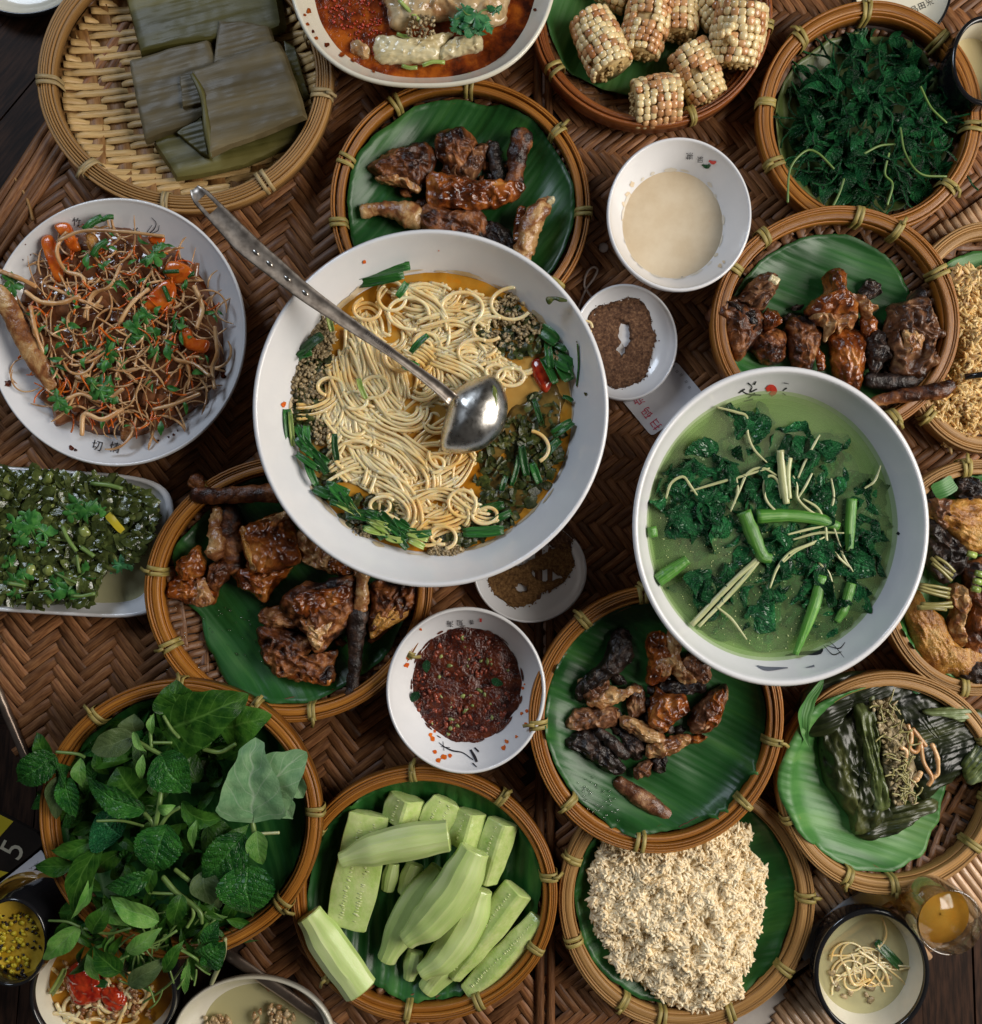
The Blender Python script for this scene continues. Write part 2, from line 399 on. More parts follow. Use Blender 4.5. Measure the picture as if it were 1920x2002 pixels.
C['mince'] = M('minced_pork', [(.3, (.22, .15, .07)), (.7, (.46, .36, .20))], 500, rough=.35, bump=.5, bscale=900, rnd=.7, coat=.3)
C['dgreen'] = M('dark_cooked_greens', [(.2, (.012, .020, .005)), (.5, (.045, .06, .012)), (.85, (.13, .12, .03))], 200, rough=.35, bump=.6, bscale=400, rnd=.9, coat=.12)
C['meat'] = M('roast_brown', [(.15, (.010, .003, .002)), (.34, (.035, .009, .003)), (.50, (.12, .034, .009)), (.68, (.27, .095, .025)), (.88, (.54, .28, .11))], 60, dist=.9, rough=.26, rough2=.55, bump=.7, bscale=300, bd=.0016, rnd=.4, coat=.16, croug=.2, detail=9, spots=(38, .54, .62, (.012, .005, .004)))
C['skin'] = M('glazed_skin', [(.15, (.02, .004, .0015)), (.40, (.12, .025, .004)), (.60, (.30, .080, .012)), (.85, (.56, .23, .05))], 60, dist=.7, rough=.12, rough2=.3, bump=.45, bscale=380, bd=.0012, rnd=.3, coat=.7, croug=.1, detail=9, spots=(30, .55, .66, (.03, .008, .004)))
C['char'] = M('charred', [(.2, (.004, .003, .003)), (.55, (.022, .012, .009)), (.85, (.11, .06, .04))], 110, dist=.8, rough=.24, rough2=.55, bump=.8, bscale=280, bd=.0018, rnd=.4, coat=.15, detail=9)
C['pale'] = M('pale_meat', [(.15, (.10, .03, .012)), (.42, (.26, .10, .035)), (.6, (.44, .24, .095)), (.85, (.68, .46, .22))], 80, dist=1, rough=.25, bump=.6, bscale=260, bd=.0015, rnd=.3, coat=.4, detail=9)
C['pork'] = M('fried_pork', [(.15, (.014, .006, .003)), (.4, (.085, .030, .013)), (.6, (.22, .095, .042)), (.85, (.48, .28, .13))], 85, dist=.9, rough=.24, rough2=.5, bump=.6, bscale=300, bd=.0014, rnd=.5, coat=.2, detail=9, spots=(40, .58, .66, (.02, .009, .006)))
C['gold'] = M('golden_fish', [(.15, (.10, .03, .006)), (.4, (.36, .14, .02)), (.6, (.58, .29, .06)), (.85, (.70, .45, .16))], 75, dist=.5, rough=.22, rough2=.4, bump=.9, bscale=520, bd=.0014, rnd=.2, coat=.45, croug=.12, detail=9, spots=(26, .60, .68, (.05, .016, .006)))
C['rice'] = M('sticky_rice', [(.2, (.86, .66, .38)), (.8, (.98, .88, .64))], 60, rough=.28, rnd=.2, coat=.15)
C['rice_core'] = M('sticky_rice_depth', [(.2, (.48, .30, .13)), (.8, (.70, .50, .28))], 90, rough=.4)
C['rice_y'] = M('golden_rice', [(.3, (.60, .36, .12)), (.7, (.84, .60, .28))], 90, rough=.38, sss=.2, rnd=.25, coat=.15)
C['cuke'] = M('peeled_cucumber', [(.15, (.34, .50, .12)), (.5, (.52, .64, .24)), (.85, (.66, .73, .38))], 1.6, coord='UV', stretch=(.25, 3.5, 1), rough=.42, bump=.3, bscale=7, bd=.0006, sss=.12, ssc=(.5, 1, .3), coat=.1, rnd=.16)
C['cukein'] = M('cucumber_flesh', [(.2, (.40, .55, .14)), (.8, (.62, .70, .30))], 120, rough=.25, bump=.3, bscale=420, bd=.0009, sss=.12, ssc=(.5, 1, .3), coat=.5)
C['seed'] = M('cucumber_seed', [(.3, (.48, .56, .22)), (.7, (.62, .66, .34))], 200, rough=.25, coat=.5)
C['kern_y'] = M('yellow_kernel', [(.3, (.72, .52, .24)), (.7, (.86, .70, .40))], 160, rough=.22, sss=.15, coat=.5, croug=.12, rnd=.25)
C['kern_r'] = M('red_brown_kernel', [(.3, (.46, .19, .07)), (.7, (.70, .42, .20))], 160, rough=.22, sss=.1, coat=.5, croug=.12, rnd=.4)
C['cob'] = M('corn_cob', [(.3, (.35, .22, .08)), (.7, (.58, .42, .18))], 200, rough=.5, bump=.5)
C['mint'] = vein_mat('mint_leaf', (.008, .065, .010), (.032, .145, .018), (.06, .20, .035), rough=.33, nv=7, depth=.8, bd=.0008, rnd=.5)
C['herb'] = vein_mat('smooth_herb_leaf', (.012, .060, .006), (.045, .135, .014), (.09, .20, .035), rough=.33, nv=6, depth=.3, rnd=.6, bd=.0004)
C['herb_l'] = vein_mat('light_herb_leaf', (.08, .23, .035), (.17, .34, .075), (.19, .33, .12), rough=.32, nv=6, depth=.4, rnd=.35, bd=.0004)
C['herb_p'] = vein_mat('pale_leaf_underside', (.12, .25, .11), (.19, .33, .16), (.32, .42, .28), rough=.5, nv=4, depth=.25, rnd=.1, bd=.0004)
C['herb_g'] = vein_mat('greyish_leaf_underside', (.05, .085, .025), (.085, .125, .045), (.12, .17, .07), rough=.45, nv=5, depth=.4, rnd=.2, bd=.0004)
C['boil'] = vein_mat('boiled_leaf', (.006, .060, .020), (.024, .150, .045), (.06, .22, .09), rough=.18, nv=7, depth=1, rnd=.9, bd=.0012, spec=.4)
C['cori'] = M('coriander', [(.3, (.022, .12, .020)), (.7, (.075, .24, .045))], 200, rough=.35, bump=.4, bscale=400, rnd=.35)
C['cori_b'] = M('bluish_coriander', [(.3, (.018, .11, .035)), (.7, (.08, .25, .10))], 200, rough=.3, bump=.4, bscale=400, rnd=.35)
C['stem'] = M('green_stem', [(.3, (.09, .17, .035)), (.7, (.20, .30, .085))], 3, coord='UV', stretch=(1, 3, 1), rough=.35, rnd=.35)
C['stem_p'] = M('pale_stem', [(.3, (.36, .40, .17)), (.7, (.55, .55, .30))], 3, coord='UV', stretch=(1, 3, 1), rough=.3, rnd=.3, coat=.3)
C['stem_g'] = M('bright_green_stalk', [(.15, (.025, .13, .012)), (.5, (.075, .25, .03)), (.85, (.22, .42, .10))], 3, coord='UV', stretch=(.3, 9, 1), rough=.28, rnd=.4, coat=.25, bump=.5, bscale=8, bd=.0006)
C['carrot'] = M('carrot', [(.3, (.55, .08, .006)), (.7, (.72, .17, .015))], 150, rough=.2, bump=.2, rnd=.3, coat=.5)
C['chili'] = M('red_chili', [(.3, (.28, .012, .005)), (.7, (.50, .05, .012))], 150, rough=.15, rnd=.3, coat=.6)
C['root'] = M('fish_mint_root', [(.15, (.28, .08, .02)), (.45, (.56, .28, .10)), (.85, (.82, .60, .34))], 2, coord='UV', stretch=(.6, 2, 1), rough=.28, rnd=.35, coat=.4, bump=.3, bscale=6)
C['saucebrown'] = M('brown_dressing', [(.3, (.10, .022, .008)), (.7, (.24, .065, .02))], 70, rough=.1, bump=.3, bscale=120, rnd=.3, coat=.5)
C['jelly'] = M('brown_jelly', [(.3, (.13, .04, .015)), (.7, (.30, .12, .05))], 60, rough=.12, bump=.2, bscale=120, rnd=.4, coat=.7)
C['film'] = M('broth_film', [(.3, (.58, .44, .24)), (.7, (.70, .62, .48))], 60, rough=.2, coat=.4)
C['creamfilm'] = M('cream_film', [(.3, (.68, .60, .46)), (.7, (.74, .70, .62))], 60, rough=.2, coat=.4)
C['chilidark'] = M('dark_chili_bits', [(.2, (.05, .006, .003)), (.8, (.30, .05, .015))], 150, rough=.15, rnd=.8, coat=.6)
C['chilisauce'] = M('dark_chili_sauce', [(.3, (.030, .004, .002)), (.55, (.085, .015, .005)), (.8, (.16, .035, .010))], 130, rough=.12, bump=.9, bscale=240, bd=.002, coat=.5)
C['redoil'] = M('red_oil_broth', [(.28, (.05, .010, .004)), (.5, (.20, .035, .006)), (.72, (.42, .10, .010))], 60, rough=.1, bump=.6, bscale=200, coat=.4)
C['cream'] = M('cream_sauce', [(.3, (.66, .53, .36)), (.7, (.72, .60, .43))], 60, rough=.16, bump=.05, bscale=60, coat=.2)
C['spice'] = M('brown_spice_powder', [(.15, (.035, .014, .007)), (.5, (.14, .065, .032)), (.9, (.34, .19, .10))], 520, rough=.9, bump=1, bscale=2200, bd=.0008, detail=8)
C['spice2'] = M('ochre_spice_powder', [(.15, (.07, .026, .008)), (.5, (.22, .11, .035)), (.9, (.42, .24, .09))], 520, rough=.9, bump=1, bscale=2200, bd=.0008, detail=8)
C['salt'] = M('salt', [(.3, (.7, .69, .7)), (.7, (.8, .8, .8))], 500, rough=.5, bump=.4)
C['ink'] = M('black_ink', [(0, (.012, .012, .016)), (1, (.03, .03, .04))], 100, rough=.3)
C['inkblue'] = M('grey_blue_ink', [(0, (.10, .11, .15)), (1, (.2, .21, .26))], 100, rough=.3)
C['redink'] = M('red_ink', [(0, (.70, .03, .025)), (1, (.8, .08, .05))], 100, rough=.3)
C['magink'] = M('crimson_print', [(0, (.50, .012, .06)), (1, (.55, .02, .08))], 100, rough=.4)
C['card'] = M('white_card', [(.3, (.62, .62, .66)), (.7, (.68, .68, .71))], 60, rough=.3)
C['string'] = M('grey_string', [(.3, (.42, .35, .32)), (.7, (.55, .48, .44))], 400, rough=.7, bump=.4)
C['paste'] = M('fish_mint_paste', [(.25, (.16, .12, .045)), (.5, (.36, .28, .15)), (.75, (.52, .43, .27))], 130, rough=.4, bump=.9, bscale=300, bd=.002, detail=8)
C['lemongrass'] = M('grilled_lemongrass', [(.3, (.12, .10, .025)), (.7, (.48, .44, .18))], 3, coord='UV', stretch=(.6, 4, 1), rough=.3, rnd=.3, coat=.2)
C['whiteveg'] = M('white_vegetable', [(.25, (.52, .40, .18)), (.7, (.76, .68, .44))], 2.2, coord='UV', stretch=(.3, 3, 1), rough=.25, rnd=.15, coat=.4)
C['tofu'] = M('cooked_tofu', [(.25, (.30, .13, .045)), (.5, (.52, .36, .18)), (.75, (.66, .54, .34))], 45, rough=.25, bump=.4, bscale=120, coat=.5)
C['pickle'] = M('pickled_greens', [(.25, (.022, .032, .008)), (.55, (.065, .085, .020)), (.8, (.17, .20, .06))], 90, rough=.14, bump=.7, bscale=220, rnd=.8, coat=.6)
C['pickle_l'] = M('pale_pickle_bits', [(.25, (.13, .17, .035)), (.8, (.34, .38, .12))], 90, rough=.12, bump=.3, bscale=220, rnd=.6, coat=.6)
C['juice_y'] = M('passion_fruit_juice', [(.3, (.42, .24, .012)), (.7, (.62, .42, .05))], 60, rough=.08, bump=.5, bscale=150)
C['bead'] = M('white_bead', [(0, (.4, .34, .31)), (1, (.45, .4, .37))], 50, rough=.4)
C['packblack'] = M('black_packaging', [(0, (.012, .010, .009)), (1, (.03, .022, .018))], 50, rough=.25)
C['packyellow'] = M('yellow_packaging', [(0, (.55, .42, .02)), (1, (.66, .52, .04))], 50, rough=.3)
C['packtext'] = M('cream_print', [(0, (.5, .45, .33)), (1, (.6, .55, .42))], 50, rough=.4)
C['bling'] = M('pale_laminate', [(.3, (.55, .57, .60)), (.7, (.66, .68, .70))], 20, rough=.1, coat=.6)
C['paper'] = M('grey_paper', [(.3, (.42, .38, .35)), (.7, (.50, .46, .42))], 40, rough=.6, bump=.3, bscale=60, bd=.002)
C['dkmetal'] = M('brown_metal_rod', [(.3, (.20, .15, .12)), (.7, (.32, .26, .21))], 60, rough=.3, metal=.8)
def glassmat(name, colr, rough=.02, ior=1.45):
    m = bpy.data.materials.new(name); m.use_nodes = True; b = m.node_tree.nodes['Principled BSDF']
    b.inputs['Base Color'].default_value = (*colr, 1); b.inputs['Transmission Weight'].default_value = 1
    b.inputs['Roughness'].default_value = rough; b.inputs['IOR'].default_value = ior
    return m
def thinglass(name):
    m = bpy.data.materials.new(name); m.use_nodes = True; nt = m.node_tree; nd = nt.nodes; lk = nt.links
    for x in list(nd):
        if x.type == 'BSDF_PRINCIPLED': nd.remove(x)
    tr = nd.new('ShaderNodeBsdfTransparent'); tr.inputs[0].default_value = (.93, .95, .94, 1); gl_ = nd.new('ShaderNodeBsdfGlossy'); gl_.inputs['Roughness'].default_value = .04
    lw = nd.new('ShaderNodeLayerWeight'); lw.inputs[0].default_value = .35; mx = nd.new('ShaderNodeMixShader')
    lk.new(lw.outputs['Facing'], mx.inputs[0]); lk.new(tr.outputs[0], mx.inputs[1]); lk.new(gl_.outputs[0], mx.inputs[2]); lk.new(mx.outputs[0], nd['Material Output'].inputs['Surface'])
    return m
C['glass'] = thinglass('clear_glass')
C['juice'] = M('orange_juice', [(.3, (.80, .36, .03)), (.7, (.92, .52, .08))], 20, rough=.08, trans=.6, coat=.4)
def soupsurf(name, tint, colr, fac, rough=.06, scale=25, c2=None, spots=None):
    """murky broth: part of what lies just under the surface shows through"""
    m = M(name, [(.35, colr), (.65, c2 or colr)], scale, rough=rough, bump=.06, bscale=70, bd=.001, spots=spots)
    nt = m.node_tree; nd = nt.nodes; lk = nt.links
    tr = nd.new('ShaderNodeBsdfTransparent'); tr.inputs[0].default_value = (*tint, 1)
    mx = nd.new('ShaderNodeMixShader'); mx.inputs[0].default_value = fac
    lk.new(nd['Principled BSDF'].outputs[0], mx.inputs[1]); lk.new(tr.outputs[0], mx.inputs[2])
    lk.new(mx.outputs[0], nd['Material Output'].inputs['Surface'])
    return m
C['gsoup'] = soupsurf('green_broth', (.87, .96, .74), (.22, .35, .15), .77, c2=(.42, .52, .27), scale=14)
C['csoup'] = soupsurf('clear_broth', (.95, .92, .70), (.62, .60, .36), .55)
C['milk'] = M('pale_yellow_drink', [(.3, (.60, .50, .25)), (.7, (.68, .58, .34))], 30, rough=.15)

# ================================================================ setting
# dishes as (px, py, rx, ry) used only to know which mat strips are in the open
DISCS = [(358,150,272,250),(830,-60,235,215),(1275,40,215,205),(1700,230,205,215),(900,400,245,245),(1328,415,130,138),(228,648,240,250),(842,798,332,335),
 (1222,670,95,108),(1640,630,235,225),(1527,1028,275,297),(1905,660,120,215),(1900,1130,150,225),(1735,1540,205,200),(1700,1900,100,110),(150,1060,160,150),
 (570,1150,260,255),(1038,1118,100,102),(911,1350,145,152),(1285,1405,235,250),(350,1595,265,265),(828,1745,245,245),(1340,1760,235,240),(1800,0,95,60)]
def covered(px, py):
    return any(((px - a) / c) ** 2 + ((py - b) / d) ** 2 < 1 for a, b, c, d in DISCS)
def inpoly(x, y, P):
    c = False
    for i in range(len(P)):
        x1, y1 = P[i]; x2, y2 = P[i - 1]
        if (y1 > y) != (y2 > y) and x < (x2 - x1) * (y - y1) / (y2 - y1) + x1: c = not c
    return c

def flat_poly(name, pts, z, mat, parent=None, th=8, kind=None):
    mb = MB(); P = [W(x, y, z) for x, y in pts]
    A = sum(P[i].x * P[(i + 1) % len(P)].y - P[(i + 1) % len(P)].x * P[i].y for i in range(len(P)))
    if A < 0: P.reverse()
    n = len(P); B = [p - Vector((0, 0, th)) for p in P]
    fs = [tuple(range(n))] + [(i, i + n, (i + 1) % n + n, (i + 1) % n) for i in range(n)]
    mb.add(P + B, fs); o = mb.build(name, mat, parent, smooth=False)
    if kind: o['kind'] = kind
    return o

# floor far below the table edge, then the dark boards beside the mats
fl = flat_poly('floor', [(-6000, -6000), (8000, -6000), (8000, 8000), (-6000, 8000)], -1750, C['wood'], th=20, kind='structure')
seat = tag(thing('wooden_bench', 'dark brown plank bench beyond the mat edges at the picture corners', 'bench', (0, 0, -60)))
def boards(x0, x1, y0, y1, ang, wd, z, parent, name='plank', n=40):
    c, s = math.cos(ang), math.sin(ang); cx, cy = (x0 + x1) / 2, (y0 + y1) / 2; L = math.hypot(x1 - x0, y1 - y0) / 2
    k = int(L / wd) + 1
    for i in range(-k, k + 1):
        mb = MB(); o = i * wd + R() * 2
        P = [(-L, o - wd / 2 + 1.5), (L, o - wd / 2 + 1.5), (L, o + wd / 2 - 1.5), (-L, o + wd / 2 - 1.5)]
        top = [Vector((cx + a * c - b * s, cy + a * s + b * c, z + U(-1, 1))) for a, b in P]
        bot = [v - Vector((0, 0, 20)) for v in top]
        mb.add(top + bot, [(0, 1, 2, 3), (0, 4, 5, 1), (1, 5, 6, 2), (2, 6, 7, 3), (3, 7, 4, 0)], [(p[0] * .01 + i * 3, p[1] * .01) for p in P] * 2)
        mb.build(name, C['wood'], parent, smooth=False)
boards(-1250, -560, 300, 1300, math.radians(50), 120, -60, seat)
boards(-1300, -300, -1500, -700, math.radians(85), 110, -62, seat)
boards(560, 1300, -1500, -800, math.radians(92), 105, -58, seat)

# main woven mat (herringbone, two panels either side of a pair of bamboo poles) -----------------
TAB_A = [(-300, 1180), (-60, 1290), (20, 1395), (75, 1520), (330, 1790), (470, 1870), (640, 1990), (700, 2300), (1052, 2300), (1052, -300), (330, -300), (-10, 505), (-300, 900)]
TAB_B = [(1078, 2300), (1390, 2300), (1470, 1995), (1640, 1745), (1750, 1600), (2200, 1400), (2200, -300), (1078, -300)]
table = flat_poly('table', TAB_A, -4, C['mat_under'], kind='structure')
table_r = flat_poly('table', TAB_B, -4, C['mat_under'], kind='structure')
def strip_mesh(L, wd):
    mb = MB(); m = 6; rows = []
    for i in range(m + 1):
        u = i / m; x = (u - .5) * L; z = 2.2 * max(0, math.sin(math.pi * u)) ** .5 - 1.6 * (abs(u - .5) * 2) ** 8
        for a, dz in ((-.5, -2.0), (-.455, -.12), (0, .3), (.455, -.12), (.5, -2.0)): rows.append((x, a * wd, z + dz))
    fs = []
    for i in range(m):
        for j in range(4): fs.append((i * 5 + j, (i + 1) * 5 + j, (i + 1) * 5 + j + 1, i * 5 + j + 1))
    mb.add(rows, fs, [(r[0] * .01, r[1] / wd * .3) for r in rows], r=0)
    return mb
def weave(parent, poly, cell, n, ang, org, budget, seedv):
    rnd = random.Random(seedv)
    sm = strip_mesh(cell * n * 1.02, cell * .96)
    me = None; ca, sa = math.cos(ang), math.sin(ang)
    rest = MB(); cand = []
    N = 90
    for i in range(-N, N):
        for j in range(-N, N):
            k = (i - j) % (2 * n)
            if k == 0: cx, cy, a = (i + n / 2) * cell, (j + .5) * cell, 0            # long along i
            elif (j - i) % (2 * n) == n: pass
            if k == 0:
                x, y = cx, cy; px = org[0] + x * ca - y * sa; py = org[1] - (x * sa + y * ca)
                cand.append((px, py, ang))
            if k == n:
                # vertical brick: column i, rows j-n+1..j
                x, y = (i + .5) * cell, (j + 1 - n / 2) * cell
                px = org[0] + x * ca - y * sa; py = org[1] - (x * sa + y * ca)
                cand.append((px, py, ang + math.pi / 2))
    cand = [c for c in cand if -60 < c[0] < 2000 and -60 < c[1] < 2080 and inpoly(c[0], c[1], poly)]
    vis = [c for c in cand if 0 < c[0] < 1920 and 0 < c[1] < 2002 and not covered(c[0], c[1])]
    rnd.shuffle(vis)
    chosen = set(vis[:budget])
    proto = None
    for c in cand:
        w = W(c[0], c[1], 1); t = c[2] + rnd.uniform(-.02, .02); co, si = math.cos(t), math.sin(t)
        if c in chosen:
            if proto is None:
                proto = sm.build('bamboo_strip', C['mat'], parent, origin=Vector((0, 0, 0)))
                o = proto
            else: o = proto.copy(); col.objects.link(o)
            o.parent = parent; o.location = (w - parent_loc(parent)) * K; o.rotation_euler = (rnd.uniform(-.02, .02), rnd.uniform(-.012, .012), t)
        else:
            z = rnd.uniform(-.5, .5) + 1
            rest.add([(w.x + x * co - y * si, w.y + x * si + y * co, z + q) for x, y, q in sm.v], sm.f, sm.uv, rnd.random())
    o = rest.build('bamboo_strips', C['mat'], parent); o['kind'] = 'stuff'
weave(table, TAB_A, 19.5, 4, math.radians(37), (60, 1290), 280, 1)
weave(table_r, TAB_B, 16.0, 4, math.radians(-52), (1250, 950), 280, 2)
def pole(x0, y0, x1, y1, r, z, parent, mat=None, name='bamboo_pole', flat=.8, n=14):
    mb = MB(); a, b = W(x0, y0, z), W(x1, y1, z)
    sweep(mb, [a.lerp(b, i / n) + Vector((U(-1, 1), U(-1, 1), 0)) for i in range(n + 1)], circ(10, r, r * flat)); return mb.build(name, mat or C['mat'], parent)
pole(1056, 2200, 1050, -200, 9, 5, table_r); pole(1078, 2200, 1072, -200, 8, 5, table_r)
# rims of the mats at the two left corners
for k, (r_, d) in enumerate(((10, 0), (7, 16), (13, -22), (9, -44))):
    pole(-60 + d * .5, 560 + d, 330 + d * .5, -40 + d, r_, 4, table)
pole(-14, 1330, 66, 1512, 9, 8, table, C['dkmetal'], 'edge_rod', 1)
pole(440, 1862, 800, 2110, 12, 2, table, C['dkmetal'], 'edge_rod', .5)
# right-hand light slatted mat, diagonal
SL = [(1400, 2100), (1450, 1995), (1560, 1850), (1930, 1560), (2300, 1300), (2300, 1560), (1960, 1765), (1620, 2010), (1560, 2100)]
mat2 = tag(thing('slatted_mat', 'light bamboo slatted mat running diagonally below the leaf parcel basket', 'mat', W(1700, 1800, 0)))
def slats(parent, poly, a0, ang, wd, L0, L1, z, mat, name='slat', n=30, cross=True):
    c, s = math.cos(ang), math.sin(ang)
    for i in range(n):
        # every slat lies across the panel; keep only the run inside the polygon
        ox, oy = a0[0] + c * wd * i, a0[1] - s * wd * i
        pts = []
        for k in range(60):
            d = L0 + (L1 - L0) * k / 59; px, py = ox + s * d, oy + c * d
            if inpoly(px, py, poly): pts.append(W(px, py, z))
        if len(pts) > 3:
            mb = MB(); sweep(mb, [pts[0], pts[len(pts) // 3], pts[2 * len(pts) // 3], pts[-1]], circ(8, wd * .5, wd * .42)); mb.build(name, mat, parent)
SLA = [(1590, 1720), (1700, 1640), (1880, 1520), (2100, 1350), (2100, 1500), (1790, 1690), (1620, 1810), (1600, 1830)]
slats(mat2, [(1440, 2080), (1560, 1905), (1640, 1838), (1790, 1735), (1960, 1610), (2100, 1510), (2100, 1700), (1940, 1770), (1700, 1970), (1620, 2080)], (1380, 2040), math.radians(37), 15.5, -260, 300, 5, C['lightmat'], n=60)
slats(mat2, [(1560, 1800), (1590, 1690), (1700, 1620), (1860, 1540), (2000, 1400), (2100, 1350), (2100, 1470), (1860, 1640), (1720, 1725), (1600, 1815)], (1400, 1980), math.radians(37), 15.5, -260, 300, 6, C['lightmat'], n=60)
flat_poly('backing_board', SL, -2, C['mat_under'], mat2, th=10)
mb = MB(); sweep(mb, [W(1560, 1862, 14), W(1660, 1783, 14), W(1800, 1693, 14), W(2100, 1490, 14)], [(-22, -3), (22, -3), (22, 4), (-22, 4)]); mb.build('edge_band', C['bling'], mat2, smooth=False)
pole(1540, 1905, 2100, 1520, 6, 15, mat2, C['lightmat'], 'rim_pole')
# lighter woven patch by the top right basket
SLB = [(1790, 470), (1960, 330), (1960, 480), (1840, 500)]
slats(table_r, [(1770, 480), (1880, 410), (1990, 330), (1990, 440), (1850, 470), (1800, 490)], (1700, 560), math.radians(35), 16, -150, 180, 8, C['lightmat'], n=26)
slats(table_r, [(1790, -40), (1960, -40), (1960, 120), (1880, 170), (1790, 80)], (1640, 160), math.radians(-48), 15, -190, 190, 5, C['mat'], n=26)
# grey paper under the rice basket
pp = flat_poly('paper_sheet', [(1440, 1990), (1530, 1905), (1572, 2040), (1380, 2100)], 4, C['paper'], th=1.5)
tag(pp, 'pale grey paper sheet tucked under the lower right of the rice basket', 'paper')

# ================================================================ dish builders
class Dish: pass
def bowl(name, label, cat, px, py, rx, ry, zr, z0=0, prof=None, mat='china', th=7, foot=.4, seg=120, rimmat=None, group=None, lip=1.0, rimw=5.5, square=0, rot=0):
    d = Dish(); d.c = W(px, py, zr); s = sk(zr); d.rx = rx * s; d.ry = ry * s; d.zr = zr; d.z0 = z0; d.sq = square; d.rot = rot
    d.prof = prof or [(0, .07), (.30, .075), (.45, .16), (.62, .34), (.78, .58), (.9, .80), (1, 1)]
    d.p = [(a, b) for a, b in d.prof]
    h = zr - z0
    def rad(a):
        if not d.sq: return 1
        c, q = abs(math.cos(a)), abs(math.sin(a)); return (c ** d.sq + q ** d.sq) ** (-1 / d.sq)
    def zin(fr):
        P = d.p
        for (a, b), (a2, b2) in zip(P, P[1:]):
            if fr <= a2:
                t = (fr - a) / (a2 - a)
                return z0 + h * (b + (b2 - b) * t)
        return zr
    d.zin = zin
    def frac(x, y):
        dx, dy = x - d.c.x, y - d.c.y
        cr, sr = math.cos(-rot), math.sin(-rot); dx, dy = dx * cr - dy * sr, dx * sr + dy * cr
        u, v = dx / d.rx, dy / d.ry; r_ = math.hypot(u, v)
        return r_ / rad(math.atan2(v, u)) if r_ > 0 else 0
    d.frac = frac
    def on(px, py, lift=.8):
        z = zr
        for _ in range(25):
            w_ = W(px, py, z); z = z * .5 + zin(min(1, frac(w_.x, w_.y))) * .5
        w_ = W(px, py, z); cdir = (d.c - w_); cdir.z = 0
        if cdir.length > 1: w_ += cdir.normalized() * lift * .7
        w_.z = z + lift; return w_
    d.on = on
    # dense profile
    pr = []
    for i in range(19): pr.append((i / 18, 0))
    inner = [(f, zin(f)) for f in [0, .1, .2, .3, .38, .45, .52, .6, .68, .76, .83, .89, .94, .98]]
    # smooth inner profile
    inner2 = []
    for i, (f, z) in enumerate(inner):
        if 0 < i < len(inner) - 1: z = .25 * inner[i - 1][1] + .5 * z + .25 * inner[i + 1][1]
        inner2.append((f, z))
    rm = min(d.rx, d.ry)
    rim = [(1 - rimw * .25 / rm, zr - 1), (1, zr + 1.5), (1 + rimw * .45 / rm, zr + 1.2), (1 + rimw * .8 / rm, zr - 1.5), (1 + rimw * .75 / rm, zr - 5)]
    outer = [(f + th / rm, zin(f) - th * .8) for f in [.97, .92, .85, .76, .66, .56, .47]]
    fz = z0
    ft = [(foot + .03, max(fz + 6, zin(.42) - th)), (foot + .01, fz + 1), (foot - .03, fz), (foot - .05, fz + 5), (0, fz + 6)]
    P = inner2 + rim + outer + ft
    vs = []; fs = []; uv = []
    n = seg; mi = []
    cr, sr = math.cos(rot), math.sin(rot)
    for f, z in P:
        for i in range(n):
            a = 2 * math.pi * i / n; k = rad(a) * f; x, y = math.cos(a) * k * d.rx, math.sin(a) * k * d.ry
            vs.append(Vector((d.c.x + x * cr - y * sr, d.c.y + x * sr + y * cr, z))); uv.append((i / n, z * .01))
    nr0 = len(inner2) - 1; nr1 = len(inner2) + len(rim)
    for j in range(len(P) - 1):
        for i in range(n):
            i2 = (i + 1) % n; fs.append((j * n + i, j * n + i2, (j + 1) * n + i2, (j + 1) * n + i))
    d.o = thing(name, label, cat, (d.c.x, d.c.y, z0), group)
    mb = MB(); body = [f for j, f in enumerate(fs)]
    if rimmat:
        k0 = nr0 * n; k1 = (nr1 + 6) * n
        inside = fs[:k0]; band = fs[k0:k1]; rest = fs[k1:]
        m2 = MB(); m2.add(vs, band, uv); m2.build('rim_band', C[rimmat], d.o)
        mb.add(vs, inside + rest, uv)
    else: mb.add(vs, fs, uv)
    d.body = mb.build('bowl_body', C[mat], d.o)
    return d
def liquid(d, z, name, label, cat, mat, over=1.0, ripple=.0, hole=None, top=True, n=96, rings=10, jag=0):
    """liquid surface filling dish d up to height z"""
    f = 1.0
    for i in range(200):
        if d.zin(i / 200) > z: f = i / 200; break
    f = f * over + .005
    mb = MB(); vs = [Vector((d.c.x, d.c.y, z))]; cr, sr = math.cos(d.rot), math.sin(d.rot)
    for j in range(1, rings + 1):
        for i in range(n):
            a = 2 * math.pi * i / n; k = j / rings * f
            if j == rings and jag: k *= 1 + jag * NZ.noise(Vector((math.cos(a) * 5, math.sin(a) * 5, d.c.x)))
            if d.sq:
                c_, q_ = abs(math.cos(a)), abs(math.sin(a)); k *= (c_ ** d.sq + q_ ** d.sq) ** (-1 / d.sq)
            x, y = math.cos(a) * k * d.rx, math.sin(a) * k * d.ry
            p = Vector((d.c.x + x * cr - y * sr, d.c.y + x * sr + y * cr, z)); p.z += ripple * NZ.noise(p * .03) + (1.2 if j == rings else 0)
            vs.append(p)
    fs = [(0, 1 + i, 1 + (i + 1) % n) for i in range(n)]
    for j in range(rings - 1):
        for i in range(n):
            i2 = (i + 1) % n; fs.append((1 + j * n + i, 1 + (j + 1) * n + i, 1 + (j + 1) * n + i2, 1 + j * n + i2))
    mb.add(vs, fs); o = mb.build(name, C[mat]); tag(o, label, cat, kind='thing'); return o
